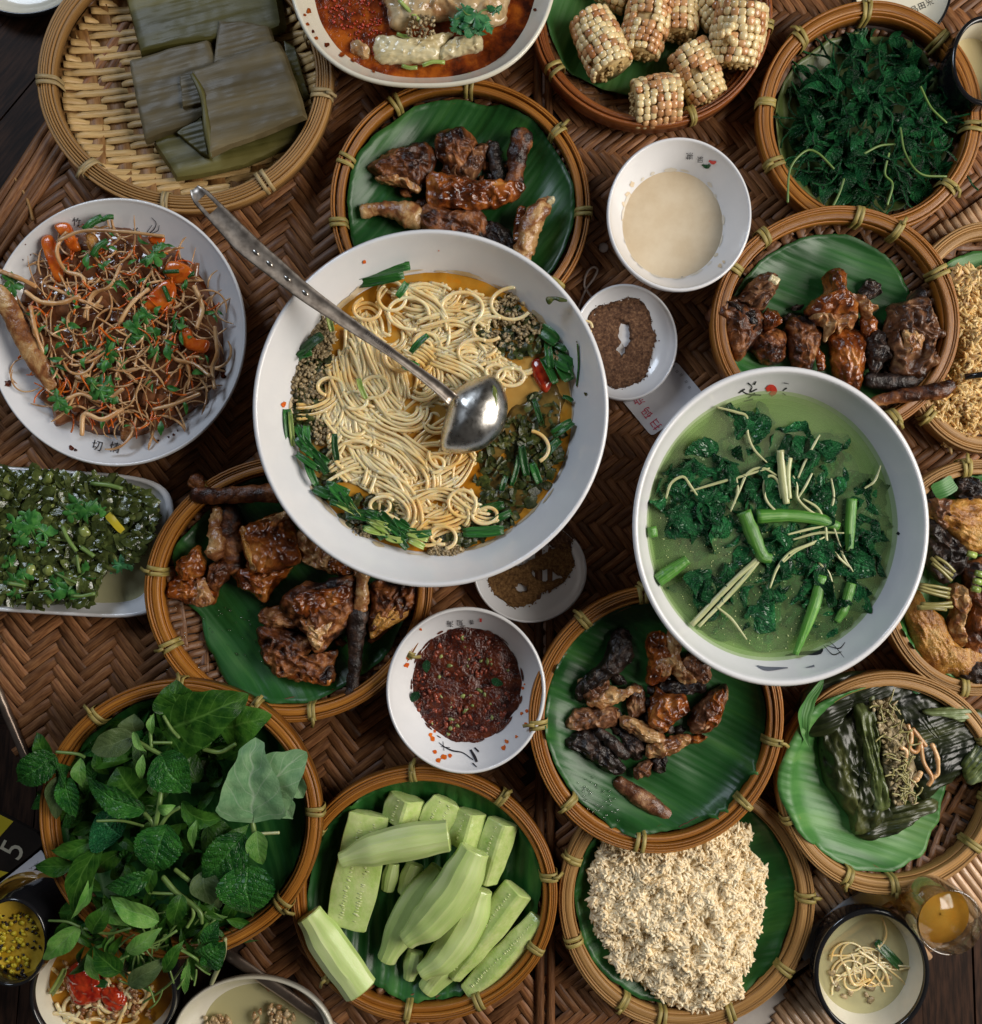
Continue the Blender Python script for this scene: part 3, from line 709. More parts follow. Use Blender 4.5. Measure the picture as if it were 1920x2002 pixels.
def layers(d, zs, name, label, mat):
    """murky liquid as a stack of thin see-through sheets, so it deepens away from the wall"""
    big = MB()
    for z in zs:
        f = 1.0
        for i in range(200):
            if d.zin(i / 200) > z: f = i / 200; break
        n = 84; rr = [k / 20 for k in range(21)]; vs = []
        for k in rr:
            for i in range(n):
                a = 2 * math.pi * i / n; x, y = d.c.x + math.cos(a) * k * (f + .003) * d.rx, d.c.y + math.sin(a) * k * (f + .003) * d.ry
                vs.append(Vector((x, y, z + 1.2 * NZ.noise(Vector((x * .015, y * .015, z))))))
        big.add(vs, [(j * n + i, (j + 1) * n + i, (j + 1) * n + (i + 1) % n, j * n + (i + 1) % n) for j in range(len(rr) - 1) for i in range(n)])
    return tag(big.build(name, C[mat]), label, 'broth', kind='stuff')

def film(d, z, mat, n=26, w=(2, 7), up=14, seed=1):
    """dried film and drips just above the liquid line"""
    rnd = random.Random(seed)
    for i in range(n):
        a = 2 * math.pi * (i + rnd.random()) / n; da = rnd.uniform(.08, .30); zz = z + rnd.uniform(0, up) ** .8
        f = 1.0
        for k in range(400):
            if d.zin(k / 400) > zz: f = k / 400; break
        mb = MB(); L = []; Q = []; m = 12; ww = rnd.uniform(*w)
        for k in range(m + 1):
            aa = a + da * (k / m - .5); g = (math.sin(math.pi * k / m) ** .6) * ww / d.rx * (1 + .4 * NZ.noise(Vector((aa * 30, z, 0))))
            for lst, ff in ((L, f - g * .5), (Q, f + g * .5)):
                x, y = d.c.x + math.cos(aa) * ff * d.rx, d.c.y + math.sin(aa) * ff * d.ry; lst.append(Vector((x - math.cos(aa) * .7, y - math.sin(aa) * .7, d.zin(min(1, ff)) + .7)))
        mb.add(L + Q, [(k, k + 1, m + 2 + k, m + 1 + k) for k in range(m)]); mb.build('dried_film', C[mat], d.o)
def basket(name, label, px, py, rx, ry, zr, z0=0, kind='bamboo', tie='tie', ties=8, ph=0, weave='d', leafmat='ban', leafR=.86, leafang=30, leafshape=None, wscale=1, deep=.9,
           hoops=None, ripple=6, rip_f=.035, leaf_z=10, crease=1.0, name2='banana_leaf', leaflabel=None, wavy=.02, bandw=.63, tieang=None, edge_up=0):
    d = Dish(); d.c = W(px, py, zr); s = sk(zr); d.rx, d.ry, d.zr, d.z0 = rx * s, ry * s, zr, z0
    rnd = random.Random(int(px * 7 + py))
    d.o = thing(name, label, 'basket', (d.c.x, d.c.y, z0), 'round bamboo baskets on the table')
    c = d.c; n = 88
    mat = C[kind]
    hp = hoops or rnd.choice([[(-3.5, 0, 7, 30), (-10.3, 3, 6, 24), (-16.4, 2, 6, 22), (-22.5, 3, 6, 24), (-34, -3, 16, 32)], [(-3.5, 0, 7, 30), (-10, 3, 5.6, 24), (-15.8, 1, 5.6, 22), (-29.5, 1, 21, 26), (-43, -8, 5, 30)], [(-4, 2, 8, 30), (-19, 2, 20, 26), (-32.5, 3, 6, 24), (-39, -3, 6, 30)]])
    sd = rnd.random() * 10
    for k, (dr, dz, w_, h_) in enumerate(hp):
        dr *= bandw; w_ *= bandw
        pts = []
        for i in range(n):
            a = 2 * math.pi * i / n
            nz = NZ.noise(Vector((math.cos(a) * 1.6, math.sin(a) * 1.6, sd + k * .35))) * 1.8; nz0 = NZ.noise(Vector((math.cos(a) * .8, math.sin(a) * .8, sd))) * wavy * d.rx
            pts.append(Vector((c.x + (d.rx + dr + nz + nz0) * math.cos(a), c.y + (d.ry + dr + nz + nz0) * math.sin(a), zr - h_ / 2 + dz + nz * .9)))
        mb = MB(); a, b = w_ / 2, h_ / 2
        e_ = min(1.2, a * .4); pr = [(-a, -b), (a, -b), (a, b - e_ * 1.2), (a - e_, b), (a * .33, b + .3), (-a * .33, b + .3), (-a + e_, b), (-a, b - e_ * 1.2)]
        sweep(mb, pts, pr, closed=True, r=rnd.random())
        mb.build('rim_hoop', mat, d.o)
    # lapped end of a splint, seen as a small step on the rim
    # bindings
    angs = tieang or [360 / ties * k + ph + rnd.uniform(-7, 7) for k in range(ties)]
    for A in angs:
        a = math.radians(A); mb = MB()
        for q in (-1, 1):
            aa = a + q * 4.9 / d.rx + rnd.uniform(-.008, .008)
            er = Vector((math.cos(aa), math.sin(aa), 0)); et = Vector((-math.sin(aa), math.cos(aa), 0))
            x0 = Vector((c.x + d.rx * math.cos(aa), c.y + d.ry * math.sin(aa), zr))
            lean = rnd.uniform(-5, 5); b_ = bandw
            loop = [(1.5, -26), (2.5, -8), (.5, 3), (-20 * b_, 6.5), (-42 * b_, 1), (-47 * b_, -8), (-47 * b_, -36), (-24 * b_, -42)]
            pts = [x0 + er * u + Vector((0, 0, v)) + et * (lean * (-u / 50 - .5)) for u, v in loop]
            pts = resample([(p.x, p.y, p.z) for p in pts], 20)
            sweep(mb, pts, [(-4, -.8), (4, -.8), (3.6, .7), (-3.6, .7)], side=et, closed=True, r=rnd.random())
        if rnd.random() < .6:   # loose tail
            p0 = c + Vector(((d.rx + 4) * math.cos(a), (d.ry + 4) * math.sin(a), 2)); er = Vector((math.cos(a), math.sin(a), 0)); et = Vector((-er.y, er.x, 0))
            sweep(mb, [p0 - er * 10 + Vector((0, 0, 7)), p0 + Vector((0, 0, 6)), p0 + er * rnd.uniform(5, 12) + et * rnd.uniform(-8, 8) - Vector((0, 0, 3))], [(-3, -1), (3, -1), (3, 1), (-3, 1)])
        mb.build('binding', C[tie], d.o)
    # wall
    inr = 42 * bandw
    Rx, Ry = d.rx - inr, d.ry - inr
    d.Rx, d.Ry = Rx, Ry
    base = z0 + 8
    def zf(f): return base + (zr - 22 - base) * max(0, min(1, f)) ** 7 * deep
    d.zf = lambda x, y: zf(math.hypot((x - c.x) / Rx, (y - c.y) / Ry))
    mb = MB(); vs = []; fs = []; rr = [0, .3, .5, .7, .8, .87, .93, .97, 1.0, 1.04]
    for f in rr:
        for i in range(64):
            a = 2 * math.pi * i / 64; vs.append(Vector((c.x + Rx * f * math.cos(a), c.y + Ry * f * math.sin(a), zf(f) - 7)))
    for j in range(len(rr) - 1):
        for i in range(64): i2 = (i + 1) % 64; fs.append((j * 64 + i, j * 64 + i2, (j + 1) * 64 + i2, (j + 1) * 64 + i))
    mb.add(vs, fs); mb.build('basket_lining', C['mat_under' if weave == 'd' else 'warp'], d.o)
    # ribbons
    an = math.radians(rnd.uniform(0, 90) if weave == 'd' else 8)
    ca, sa = math.cos(an), math.sin(an)
    if weave == 'd': wp, ww, over, under = 15, 30, 2, 1
    else: wp, ww, over, under = 13.6, 44, 2, 1
    def pos(x, y, lift):
        X, Y = c.x + x * ca - y * sa, c.y + x * sa + y * ca
        return Vector((X, Y, d.zf(X, Y) + lift))
    big = MB(); nj = int(max(Rx, Ry) / wp) + 1; ni = int(max(Rx, Ry) / ww) + 1
    for j in range(-nj, nj + 1):
        y = j * wp; half = 1 - (y / Ry) ** 2
        if half <= .02: continue
        xm = Rx * math.sqrt(half); mb = MB(); pts = []; scl = []
        stp = ww / 6; m = int(2 * xm / stp)
        if m < 3: continue
        for i in range(m + 1):
            x = -xm + 2 * xm * i / m
            ph_ = ((x + ww * 1000) / ww + j) % 3                 # 0..3 : over for 2, under for 1
            up = 1 / (1 + math.exp(-(min(ph_, 3 - ph_ + .0, 2 - ph_ if ph_ < 2 else ph_ - 2) * (1 if ph_ < 2 else -1)) * 14)) if True else 0
            pts.append(pos(x, y + rnd.uniform(-.5, .5), -4.5 + 6.5 * up)); scl.append((.82 + .2 * up, 1))
        sweep(mb if weave != 'd' else big, pts, [(-wp * .47, -1.2), (wp * .47, -1.2), (wp * .42, .7), (0, 1.1), (-wp * .44, .75)], scale=scl, r=rnd.random())
        if weave != 'd': mb.build('weft_strip', C['weft'], d.o)
    for i in range(-ni, ni + 1):
        x = (i + .5) * ww; half = 1 - (x / Rx) ** 2
        if half <= .03: continue
        ym = Ry * math.sqrt(half); mb = MB()
        pts = [pos(x, -ym + 2 * ym * q / 14, -2.2) for q in range(15)]
        sweep(mb if weave != 'd' else big, pts, [(-ww * .40, -1), (ww * .40, -1), (ww * .38, 1), (-ww * .38, 1)], r=rnd.random())
        if weave != 'd': mb.build('warp_strip', C['warp'], d.o)
    if weave == 'd': o = big.build('woven_base', C['dweave'], d.o); o['kind'] = 'stuff'
    # leaf liner
    d.lz = lambda x, y: d.zf(x, y) + leaf_z
    if leafmat:
        mb = MB(); th = math.radians(leafang); cl, sl = math.cos(th), math.sin(th); NA, NR = 120, 26
        so = rnd.random() * 30; vs = []; uv = []; fs = []
        for j in range(NR + 1):
            for i in range(NA):
                a = 2 * math.pi * i / NA
                f = leafR
                if callable(leafshape): f = leafshape(math.degrees(a) % 360)
                elif leafshape:
                    L = len(leafshape); t = (math.degrees(a) % 360) / 360 * L; k = int(t) % L; t -= int(t); t = t * t * (3 - 2 * t); f = leafshape[k] * (1 - t) + leafshape[(k + 1) % L] * t
                f *= 1 + .035 * NZ.noise(Vector((math.cos(a) * 3, math.sin(a) * 3, so))) + .012 * NZ.noise(Vector((math.cos(a) * 14, math.sin(a) * 14, so)))
                k = (j / NR) * f
                x, y = c.x + Rx * k * math.cos(a), c.y + Ry * k * math.sin(a)
                u, v = (x - c.x) * cl + (y - c.y) * sl, -(x - c.x) * sl + (y - c.y) * cl
                z = d.zf(x, y) + leaf_z
                fe = (j / NR)
                z += ripple * NZ.noise(Vector((u * .004, v * rip_f, so))) * (.35 + .65 * fe) + crease * (.5 if crease <= 1 else 1.6) * math.sin(v * .24 + 3 * NZ.noise(Vector((u * .01, v * .02, so)))) + edge_up * fe ** 6 + 2.5 * NZ.noise(Vector((x * .02, y * .02, so)))
                if k > .94 and f > 1.01: q_ = min(1, (k - .94) / .10); z = z * (1 - q_) + (zr + 9 + 3 * NZ.noise(Vector((x * .04, y * .04, so)))) * q_
                z = max(z, d.zf(x, y) + 6.5 if k < .995 else z)
                vs.append(Vector((x, y, z))); uv.append((u * .01, v * .01))
        for j in range(NR):
            for i in range(NA):
                i2 = (i + 1) % NA; fs.append((j * NA + i, j * NA + i2, (j + 1) * NA + i2, (j + 1) * NA + i))
        mb.add(vs, fs, uv)
        o = mb.build(name2, C[leafmat]); tag(o, leaflabel or ('green leaf lining ' + label[:40]), 'leaf', 'banana leaves lining the baskets')
        m_ = o.modifiers.new('t', 'SOLIDIFY'); m_.thickness = .0004; m_.offset = -1
        d.leaf = o
    return d
def text_on(txt, px, py, size, ang, surf, mat, name, parent, lift=1.0, font=None, shear=0, sx=1, mirror=False):
    """lettering laid on a surface: surf(px,py,lift)->world point. ang in photo, clockwise positive"""
    cu = bpy.data.curves.new('t', 'FONT'); cu.body = txt; cu.size = 1; cu.align_x = 'CENTER'; cu.align_y = 'CENTER'; cu.shear = shear; cu.resolution_u = 3
    ob = bpy.data.objects.new('t', cu); col.objects.link(ob)
    dg = bpy.context.evaluated_depsgraph_get(); dg.update(); me = bpy.data.meshes.new_from_object(ob.evaluated_get(dg))
    c, s = math.cos(ang), math.sin(ang); mb = MB(); vs = []
    for v in me.vertices:
        x, y = v.co.x * size * sx, -v.co.y * size
        if mirror: x = -x
        vs.append(surf(px + x * c - y * s, py + x * s + y * c, lift))
    mb.add(vs, [tuple(p.vertices) for p in me.polygons])
    bpy.data.objects.remove(ob); bpy.data.curves.remove(cu); bpy.data.meshes.remove(me)
    if vs: return mb.build(name, C[mat], parent, smooth=False)
def brush(mb, pts, surf, w=2, lift=1.0):
    """flat painted stroke, pts (px,py[,w])"""
    q = resample([(p[0], p[1], p[2] if len(p) > 2 else w) for p in pts], max(6, len(pts) * 4), False)
    L = []; Rr = []
    for i, p in enumerate(q):
        t = q[min(i + 1, len(q) - 1)] - q[max(i - 1, 0)]; l = math.hypot(t.x, t.y) or 1; nx, ny = -t.y / l, t.x / l; ww = p.z / 2
        L.append(surf(p.x + nx * ww, p.y + ny * ww, lift)); Rr.append(surf(p.x - nx * ww, p.y - ny * ww, lift))
    n = len(q); mb.add(L + Rr, [(i, i + 1, n + i + 1, n + i) for i in range(n - 1)])
def spot(mb, px, py, r, surf, lift=.9, n=10, irr=.3):
    ce = surf(px, py, lift); vs = [ce]
    for i in range(n):
        a = 2 * math.pi * i / n; k = r * (1 + U(-irr, irr)); vs.append(surf(px + k * math.cos(a), py + k * math.sin(a), lift))
    mb.add(vs, [(0, 1 + i, 1 + (i + 1) % n) for i in range(n)])
def stain(d, pts, mat, name='stain', lift=.7):
    for x, y, r in pts:
        mb = MB(); spot(mb, x, y, r, d.on, lift); mb.build(name, C[mat], d.o)

# ================================================================ contents helpers
ORD = 'topmost second third fourth fifth sixth seventh eighth ninth tenth eleventh twelfth thirteenth fourteenth fifteenth sixteenth seventeenth eighteenth nineteenth twentieth twenty-first twenty-second twenty-third twenty-fourth twenty-fifth twenty-sixth twenty-seventh twenty-eighth twenty-ninth thirtieth thirty-first thirty-second thirty-third'.split()
def order_labels(fmt, obs):
    obs = sorted(obs, key=lambda o: -o.location.y)
    for i, o in enumerate(obs): o['label'] = fmt % (ORD[i] if i == 0 else ORD[i] + ' from top')
def pieces(lst, name, cat, group, dz=0, **kw):
    """each: (shape, z0, h, material, label[, extra]) - shape = outline list or ('limb', [(px,py,z,r),...])"""
    for it in lst:
        shp, z0, h, mt, lab = it[:5]; ex = dict(kw); ex.update(it[5] if len(it) > 5 else {})
        nm = ex.pop('name', name); ct = ex.pop('cat', cat)
        mb = MB()
        if shp[0] == 'limb':
            P = [W(x, y, z + dz) for x, y, z, r_ in shp[1]]; rr = [r_ * sk(z0) for *_, r_ in shp[1]]
            tmp = MB(); tube(tmp, P, rr, n=24, flat=ex.get('flat', .8), res=ex.get('res', 34), wob=ex.get('wob', .25) * .35)
            so = Vector((U(0, 50), U(0, 50), 0)); am = ex.get('amp', 2.4)
            vs = [Vector(v) + NZ.noise_vector(Vector(v) * .07 + so) * am + NZ.noise_vector(Vector(v) * .2 + so) * am * .7 + NZ.noise_vector(Vector(v) * .45 + so) * am * .3 for v in tmp.v]
            mb.add(vs, tmp.f, tmp.uv, R())
        else:
            kk = {k: v for k, v in ex.items() if k in ('amp', 'f', 'amp2', 'f2', 'smooth', 'tilt', 'n', 'm', 'power', 'wrink', 'fine')}
            kk.update({'amp2': 1.6, 'wrink': 3} if mt == 'gold' else {}); kk.setdefault('amp', 5); kk.setdefault('amp2', 3.2); kk.setdefault('n', 96); kk.setdefault('m', 26); kk.setdefault('wrink', 7); kk.setdefault('fine', 1.1 if mt in ('meat', 'skin', 'char', 'pale', 'pork', 'gold', 'paste') else 0)
            sg = ex.get('grow', 1.07 if mt in ('meat', 'skin', 'char', 'pale', 'pork') else 1.0); cx_ = sum(p[0] for p in shp) / len(shp); cy_ = sum(p[1] for p in shp) / len(shp)
            blob(mb, [(cx_ + (a - cx_) * sg, cy_ + (b - cy_) * sg) for a, b in shp], z0 + dz, h, **kk)
        o = mb.build(nm, C[mt]); tag(o, lab, ct, group)
def heap(cx, cy, rx, ry, n):
    for _ in range(n):
        a = U(0, 6.283); k = math.sqrt(R()); yield cx + rx * k * math.cos(a), cy + ry * k * math.sin(a), k
def rice_heap(name, label, outline, z0, h, mat, n, gs=1.0, seed=1, core=None):
    random.seed(seed)
    mb = MB(); blob(mb, outline, z0, h, n=120, m=36, amp=12, f=.022, amp2=11, f2=.055, power=1.6, wrink=16)
    F = list(mb.f); V = [Vector(v) for v in mb.v]
    import bisect
    ar = []; cum = 0; fl = []
    for f in F:
        if len(f) != 4: continue
        a = ((V[f[2]] - V[f[0]]).cross(V[f[3]] - V[f[1]])); nz = a.normalized()
        if nz.z < .02: continue
        cum += a.length; ar.append(cum); fl.append((f, nz))
    g = MB(); rings = [(-1, .30), (-.6, .82), (0, 1), (.6, .82), (1, .30)]
    for _ in range(n):
        f, nz = fl[min(len(fl) - 1, bisect.bisect(ar, R() * cum))]
        u, v = R(), R(); p = (V[f[0]] * (1 - u) + V[f[1]] * u) * (1 - v) + (V[f[3]] * (1 - u) + V[f[2]] * u) * v
        d = Vector((U(-1, 1), U(-1, 1), U(-1, 1))); d = (d - nz * d.dot(nz) * U(.55, 1)).normalized()
        s1 = d.cross(nz).normalized(); s2 = s1.cross(d)
        L, rd = 10.2 * gs * U(.75, 1.15), 3.0 * gs * U(.85, 1.1); c = p + nz * U(-2, 4.5)
        vs = []; bend = s1 * U(-1.5, 1.5) * gs
        for t, k in rings:
            for q in range(6):
                aa = q * math.pi / 3; vs.append(c + d * L * t + bend * (t * t) + s1 * (rd * k * math.cos(aa)) + s2 * (rd * k * math.sin(aa)))
        fs = [(r_ * 6 + q, r_ * 6 + (q + 1) % 6, r_ * 6 + 6 + (q + 1) % 6, r_ * 6 + 6 + q) for r_ in range(4) for q in range(6)]
        fs += [tuple(range(6))[::-1], tuple(range(24, 30))]
        g.add(vs, fs, None)
    root = thing(name, label, 'rice', (V[0].x, V[0].y, z0))
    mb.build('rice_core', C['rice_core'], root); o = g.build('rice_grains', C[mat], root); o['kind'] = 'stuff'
    return root

# ================================================================ 1 flat woven basket, leaf packets
hoops_t = [(-3, -2, 9, 26), (-10, 2, 5, 20), (-16, 3, 5, 20), (-22, 3, 5, 20), (-28, 2, 5, 20), (-35, 0, 7, 20)]
flat = basket('basket', 'large flat tan basket with pale woven strips under the folded leaf packets', 360, 148, 288, 266, 60, 0, kind='tan_bamboo', tie='tie_tan', weave='l', leafmat=None,
              hoops=hoops_t, tieang=[182, 226, 262, 305, 352, 20, 60, 120], bandw=.8, deep=.8)
pk = [([(300,285),(345,240),(420,200),(590,180),(612,268),(480,330),(346,358),(330,330)], 18, 22, 'dry2', 'lowest olive leaf packet, its corner at the front of the flat basket', {}),
      ([(556,82),(578,96),(608,190),(596,200),(560,120)], 20, 20, 'dry2', 'narrow olive leaf packet edge at the far right under the packets', {}),
      ([(232,-60),(520,-60),(548,-20),(562,62),(536,72),(276,114),(262,60)], 24, 34, 'dry2', 'olive leaf packet at the top edge of the flat basket', {}),
      ([(255,120),(340,98),(414,80),(440,150),(430,210),(385,245),(283,282),(268,200)], 34, 26, 'dry', 'brown leaf packet on the left under the uppermost packet', {}),
      ([(428,42),(480,44),(530,54),(540,90),(534,130),(470,140),(419,130)], 50, 16, 'dry', 'upright grey leaf flap behind the uppermost packet', {}),
      ([(344,262),(372,238),(396,228),(412,310),(395,302)], 40, 16, 'dry2', 'small triangular leaf fold below the uppermost packet', {}),
      ([(352,149),(374,143),(400,160),(398,205),(358,214)], 56, 12, 'dry', 'small folded leaf end left of the uppermost packet', {}),
      ([(374,142),(460,112),(544,80),(560,112),(582,170),(603,232),(500,274),(410,311),(402,255),(395,201)], 60, 24, 'dry', 'uppermost grey brown leaf packet with ridged veins', {})]
for P, z, h, m_, lab, ex in pk:
    mb = MB(); blob(mb, P, z, h, n=96, m=20, power=30, amp=3.6, f=.012, amp2=1.2, f2=.05, smooth=False, tilt=(U(-.03, .03), U(-.03, .03)))
    an = math.radians(14); ca, sa = math.cos(an), math.sin(an)
    # pressed ridges that follow the leaf veins, creased fold line near one edge
    vv = []
    for v in mb.v:
        q = -v[0] * sa + v[1] * ca; k = 1 if v[2] > z + h * .5 else 0
        vv.append((v[0], v[1], v[2] + k * (.45 * math.sin(q * .22 + 1.2 * NZ.noise(Vector((v[0] * .01, v[1] * .01, 2)))) + .35 * math.sin(q * .61))))
    mb.v = vv; mb.uv = [((v[0] * ca + v[1] * sa) * .01, (-v[0] * sa + v[1] * ca) * .01) for v in vv]
    o = mb.build('leaf_packet', C[m_]); tag(o, lab, 'leaf packet', 'folded leaf packets in the flat basket')
    o.data.set_sharp_from_angle(angle=math.radians(35))
# dry curled rim of the top packet
mb = MB(); tube(mb, [W(376,146,84), W(392,176,88), W(399,206,86), W(404,250,86), W(412,306,80)], [4, 6, 5, 7, 3], res=16, flat=.5); o = mb.build('leaf_fold', C['dry2']); tag(o, 'lighter curled leaf edge down the left of the uppermost packet', 'leaf')

# ================================================================ 2 red broth bowl at the top
rb = bowl('bowl', 'white squarish bowl of red broth cut by the top edge', 'bowl', 826, -120, 262, 284, 120, 0, prof=[(0, .08), (.55, .09), (.7, .2), (.82, .45), (.92, .75), (1, 1)], square=2.5, mat='cream_china', rimw=7)
liquid(rb, 72, 'broth', 'dark red chilli broth in the white bowl at the top edge', 'broth', 'redoil', ripple=2)
stain(rb, [(596,30,3),(601,48,4),(612,62,3),(618,75,4),(690,118,4),(730,140,3),(1046,20,3),(1030,30,2),(1012,60,3),(990,80,2),(604,22,5),(640,88,5),(668,108,5)], 'redoil', 'broth_stain')
pieces([([(752,-30),(900,-50),(990,-20),(992,30),(960,50),(890,40),(850,40),(810,48),(770,55),(756,20)], 66, 44, 'tofu', 'large cooked tofu piece in the red broth', {'amp': 7}),
        ([(735,72),(800,78),(860,72),(886,64),(868,92),(856,120),(800,124),(738,120)], 66, 30, 'whiteveg', 'long white bamboo shoot slice in the red broth', {'amp': 2, 'wrink': 0, 'power': 4}),
        ([(868,88),(900,74),(938,70),(944,84),(940,98),(900,108),(858,118)], 66, 28, 'whiteveg', 'shorter white bamboo shoot end right of the long slice', {'amp': 2, 'wrink': 0, 'power': 4}),
        ([(690,80),(722,92),(718,116),(686,100)], 66, 22, 'tofu', 'small tan shoot end at the left of the red broth', {'amp': 2})], 'shoot_slice', 'vegetable', 'pieces in the red broth')
def sticks(name, label, cat, lst, mat, rad=4, z=0, group=None, n=6, flat=.8):
    ob_ = []
    for q in lst:
        (x0, y0, z0), (x1, y1, z1) = q[0], q[1]; mb = MB(); a, b = W(x0, y0, z0), W(x1, y1, z1); m_ = (a + b) / 2 + Vector((U(-3, 3), U(-3, 3), U(0, 3)))
        tube(mb, [a, m_, b], rad if len(q) < 3 else q[2], n=n, res=7, flat=flat, round_ends=False); o = mb.build(name, C[mat]); tag(o, label, cat, group); ob_.append(o)
    order_labels(label + ', %s', ob_)
sticks('scallion_piece', 'short green scallion stalk lying on the red broth', 'scallion', [((780,0,108),(822,42,104)), ((776,66,98),(806,70,96)), ((826,128,82),(870,122,82)), ((786,128,80),(816,132,80))], 'chive_l', 4, group='scallions in the red broth')
def coriander(name, label, spots_, mat='cori', cat='coriander', group='coriander leaves', stem=True):
    """a sprig: several lobed leaves on thin stems, one object"""
    root = None
    for k, (x, y, z, r_) in enumerate(spots_):
        mb = MB(); frond(mb, (x, y), r_, z, rot=U(0, 6), lobes=random.choice([3, 5, 5]), crump=5, tilt=(U(-.3, .3), U(-.3, .3)))
        if root is None:
            w_ = W(x, y, z); root = thing(name, label, cat, w_, group)
        o = mb.build('leaf', C[mat], root)
        if stem and k:
            m2 = MB(); tube(m2, [W(spots_[0][0], spots_[0][1], spots_[0][2] - 5), W((x + spots_[0][0]) / 2 + U(-5, 5), (y + spots_[0][1]) / 2 + U(-5, 5), z - 2), W(x, y, z - 1)], 1.6, n=5, res=8); m2.build('stem', C['stem'], root)
    return root
coriander('coriander_sprig', 'bluish green coriander sprig on the tofu in the red broth', [(930,30,118,30),(905,20,120,22),(950,45,112,24),(890,38,116,20),(915,52,112,22),(968,18,112,16),(895,56,108,18),(935,58,108,18)], 'cori_b')
mb = MB()
for _ in range(70):
    x, y = U(795, 850), U(30, 72); lump(mb, W(x, y, 104 + U(-6, 6)), U(2, 4.5), U(2, 4), U(2, 4), U(0, 3), r=R(), lvl=1)
o = mb.build('chopped_garnish', C['mince']); tag(o, 'orange brown chopped garnish on the tofu', 'garnish', kind='stuff')
mb = MB()
for _ in range(160):
    x, y = U(625, 745), U(-10, 110)
    if x < 625 + (y - 10) * .8: continue
    lump(mb, W(x, y, 74), U(1.5, 4), U(1.5, 3.5), U(1.5, 3), U(0, 3), r=R(), lvl=1)
o = mb.build('chilli_flakes', C['chili']); tag(o, 'red and orange chilli flakes floating on the broth', 'chilli', kind='stuff')

# ================================================================ 3 corn basket
corn_b = basket('basket', 'red brown basket holding pieces of boiled corn', 1276, 22, 236, 226, 72, 0, kind='red_bamboo', weave='d', leafang=70, leafmat='ban_l',
                leafshape=[.8,.8,.8,.8,.85,1.0,1.02,.98,.95,.80,.72,.7,.75,.8], hoops=[(-5, 0, 10, 34), (-15, 2, 6, 24), (-26, -8, 12, 34), (-40, -22, 12, 30)], ties=5, ph=140, tie='dkmetal' if False else 'tie', leaflabel='light green leaf under the corn pieces')
def corn(a, b, r0, r1, label, seed, red=.45, hollow=False):
    """a,b = (px,py,z) axis ends"""
    rnd = random.Random(seed); A, B = W(*a), W(*b); ax = (B - A); L = ax.length; t = ax.normalized()
    s_ = t.cross(Vector((0, 0, 1))).normalized(); u_ = s_.cross(t)
    root = thing('corn_piece', label, 'corn', A.lerp(B, .5), 'boiled corn pieces in the red brown basket')
    mb = MB(); sweep(mb, [A.lerp(B, i / 8) for i in range(9)], circ(16), scale=[(r0 + (r1 - r0) * i / 8) * (.86 + .08 * math.sin(math.pi * i / 8)) for i in range(9)])
    mb.build('cob', C['cob'], root)
    proto = {}
    def kern(key):
        if key not in proto:
            m2 = MB(); lump(m2, Vector((0, 0, 0)), 1, 1, 1, amp=.05, lvl=2, r=0); vs = []
            for x, y, z in m2.v:   # rounded box-like kernel
                q = Vector((x, y, z)); k = 1 / (abs(q.x) ** 3.2 + abs(q.y) ** 3.2 + abs(q.z) ** 3) ** (1 / 3.1); vs.append(q * k)
            m2.v = [tuple(v) for v in vs]; me = m2.build('kernel', C[key], None, origin=None)
            proto[key] = me.data; bpy.data.objects.remove(me)
        return proto[key]
    rows = max(10, int(2 * math.pi * (r0 + r1) / 2 / 13.5)); n = max(4, int(L / 11.5))
    patch = NZ.noise
    for k in range(rows):
        th = 2 * math.pi * k / rows
        if math.sin(th) < -.45: continue
        for i in range(n):
            f = (i + .5) / n + rnd.uniform(-.1, .1) / n
            rr = (r0 + (r1 - r0) * f) * (.86 + .16 * math.sin(math.pi * min(1, max(0, f))) ** .6)
            if rnd.random() < .03: continue
            th2 = th + .10 * math.sin(i * .8 + seed) + rnd.uniform(-.05, .05)
            nrm = s_ * math.cos(th2) + u_ * math.sin(th2); p = A + ax * f + nrm * rr * .90
            c_ = 'kern_r' if patch(Vector((f * 3.1, th * 1.1, seed))) + rnd.uniform(-.45, .45) > (.5 - red) * 1.2 else 'kern_y'
            o = bpy.data.objects.new('kernel', kern(c_)); col.objects.link(o); o.parent = root; o['_l'] = [0, 0, 0]
            o.location = (p - parent_loc(root)) * K
            from mathutils import Matrix
            e = rnd.uniform(.84, 1.14); tang = nrm.cross(t)
            wd_ = math.pi * rr * .95 / rows * 1.06
            Mx = Matrix((t * (L / n * .53 * e), tang * wd_ * rnd.uniform(.93, 1.05), nrm * (9.5 * e))).transposed()
            o.rotation_mode = 'QUATERNION'
            o.rotation_quaternion = Matrix((t, tang, nrm)).transposed().to_quaternion(); o.scale = (L / n * .57 * e, wd_ * rnd.uniform(1.04, 1.12), 4.6 * e)
    # cut end
    mb = MB()
    for E, d_, rr in ((A, -t, r0), (B, t, r1)):
        for _ in range(26):
            q = rnd.uniform(0, 6.28); k = math.sqrt(rnd.random()) * rr * .62
            lump(mb, E + d_ * rnd.uniform(-2, 4) + s_ * k * math.cos(q) + u_ * k * math.sin(q), 5, 4, 4, rnd.uniform(0, 3), r=rnd.random(), lvl=1)
    mb.build('cut_end', C['cob'], root)['kind'] = 'stuff'
    return root
corn((1150,35,62), (1198,138,66), 38, 42, 'yellow corn piece at the far left of the corn basket', 3, red=.32)
corn((1278,-10,75), (1250,108,62), 44, 36, 'reddish corn piece second from the left, standing above the short one', 5, red=.60)
corn((1330,-20,60), (1325,70,60), 34, 34, 'dull corn piece partly hidden behind the two reddish ones', 8, red=.35)
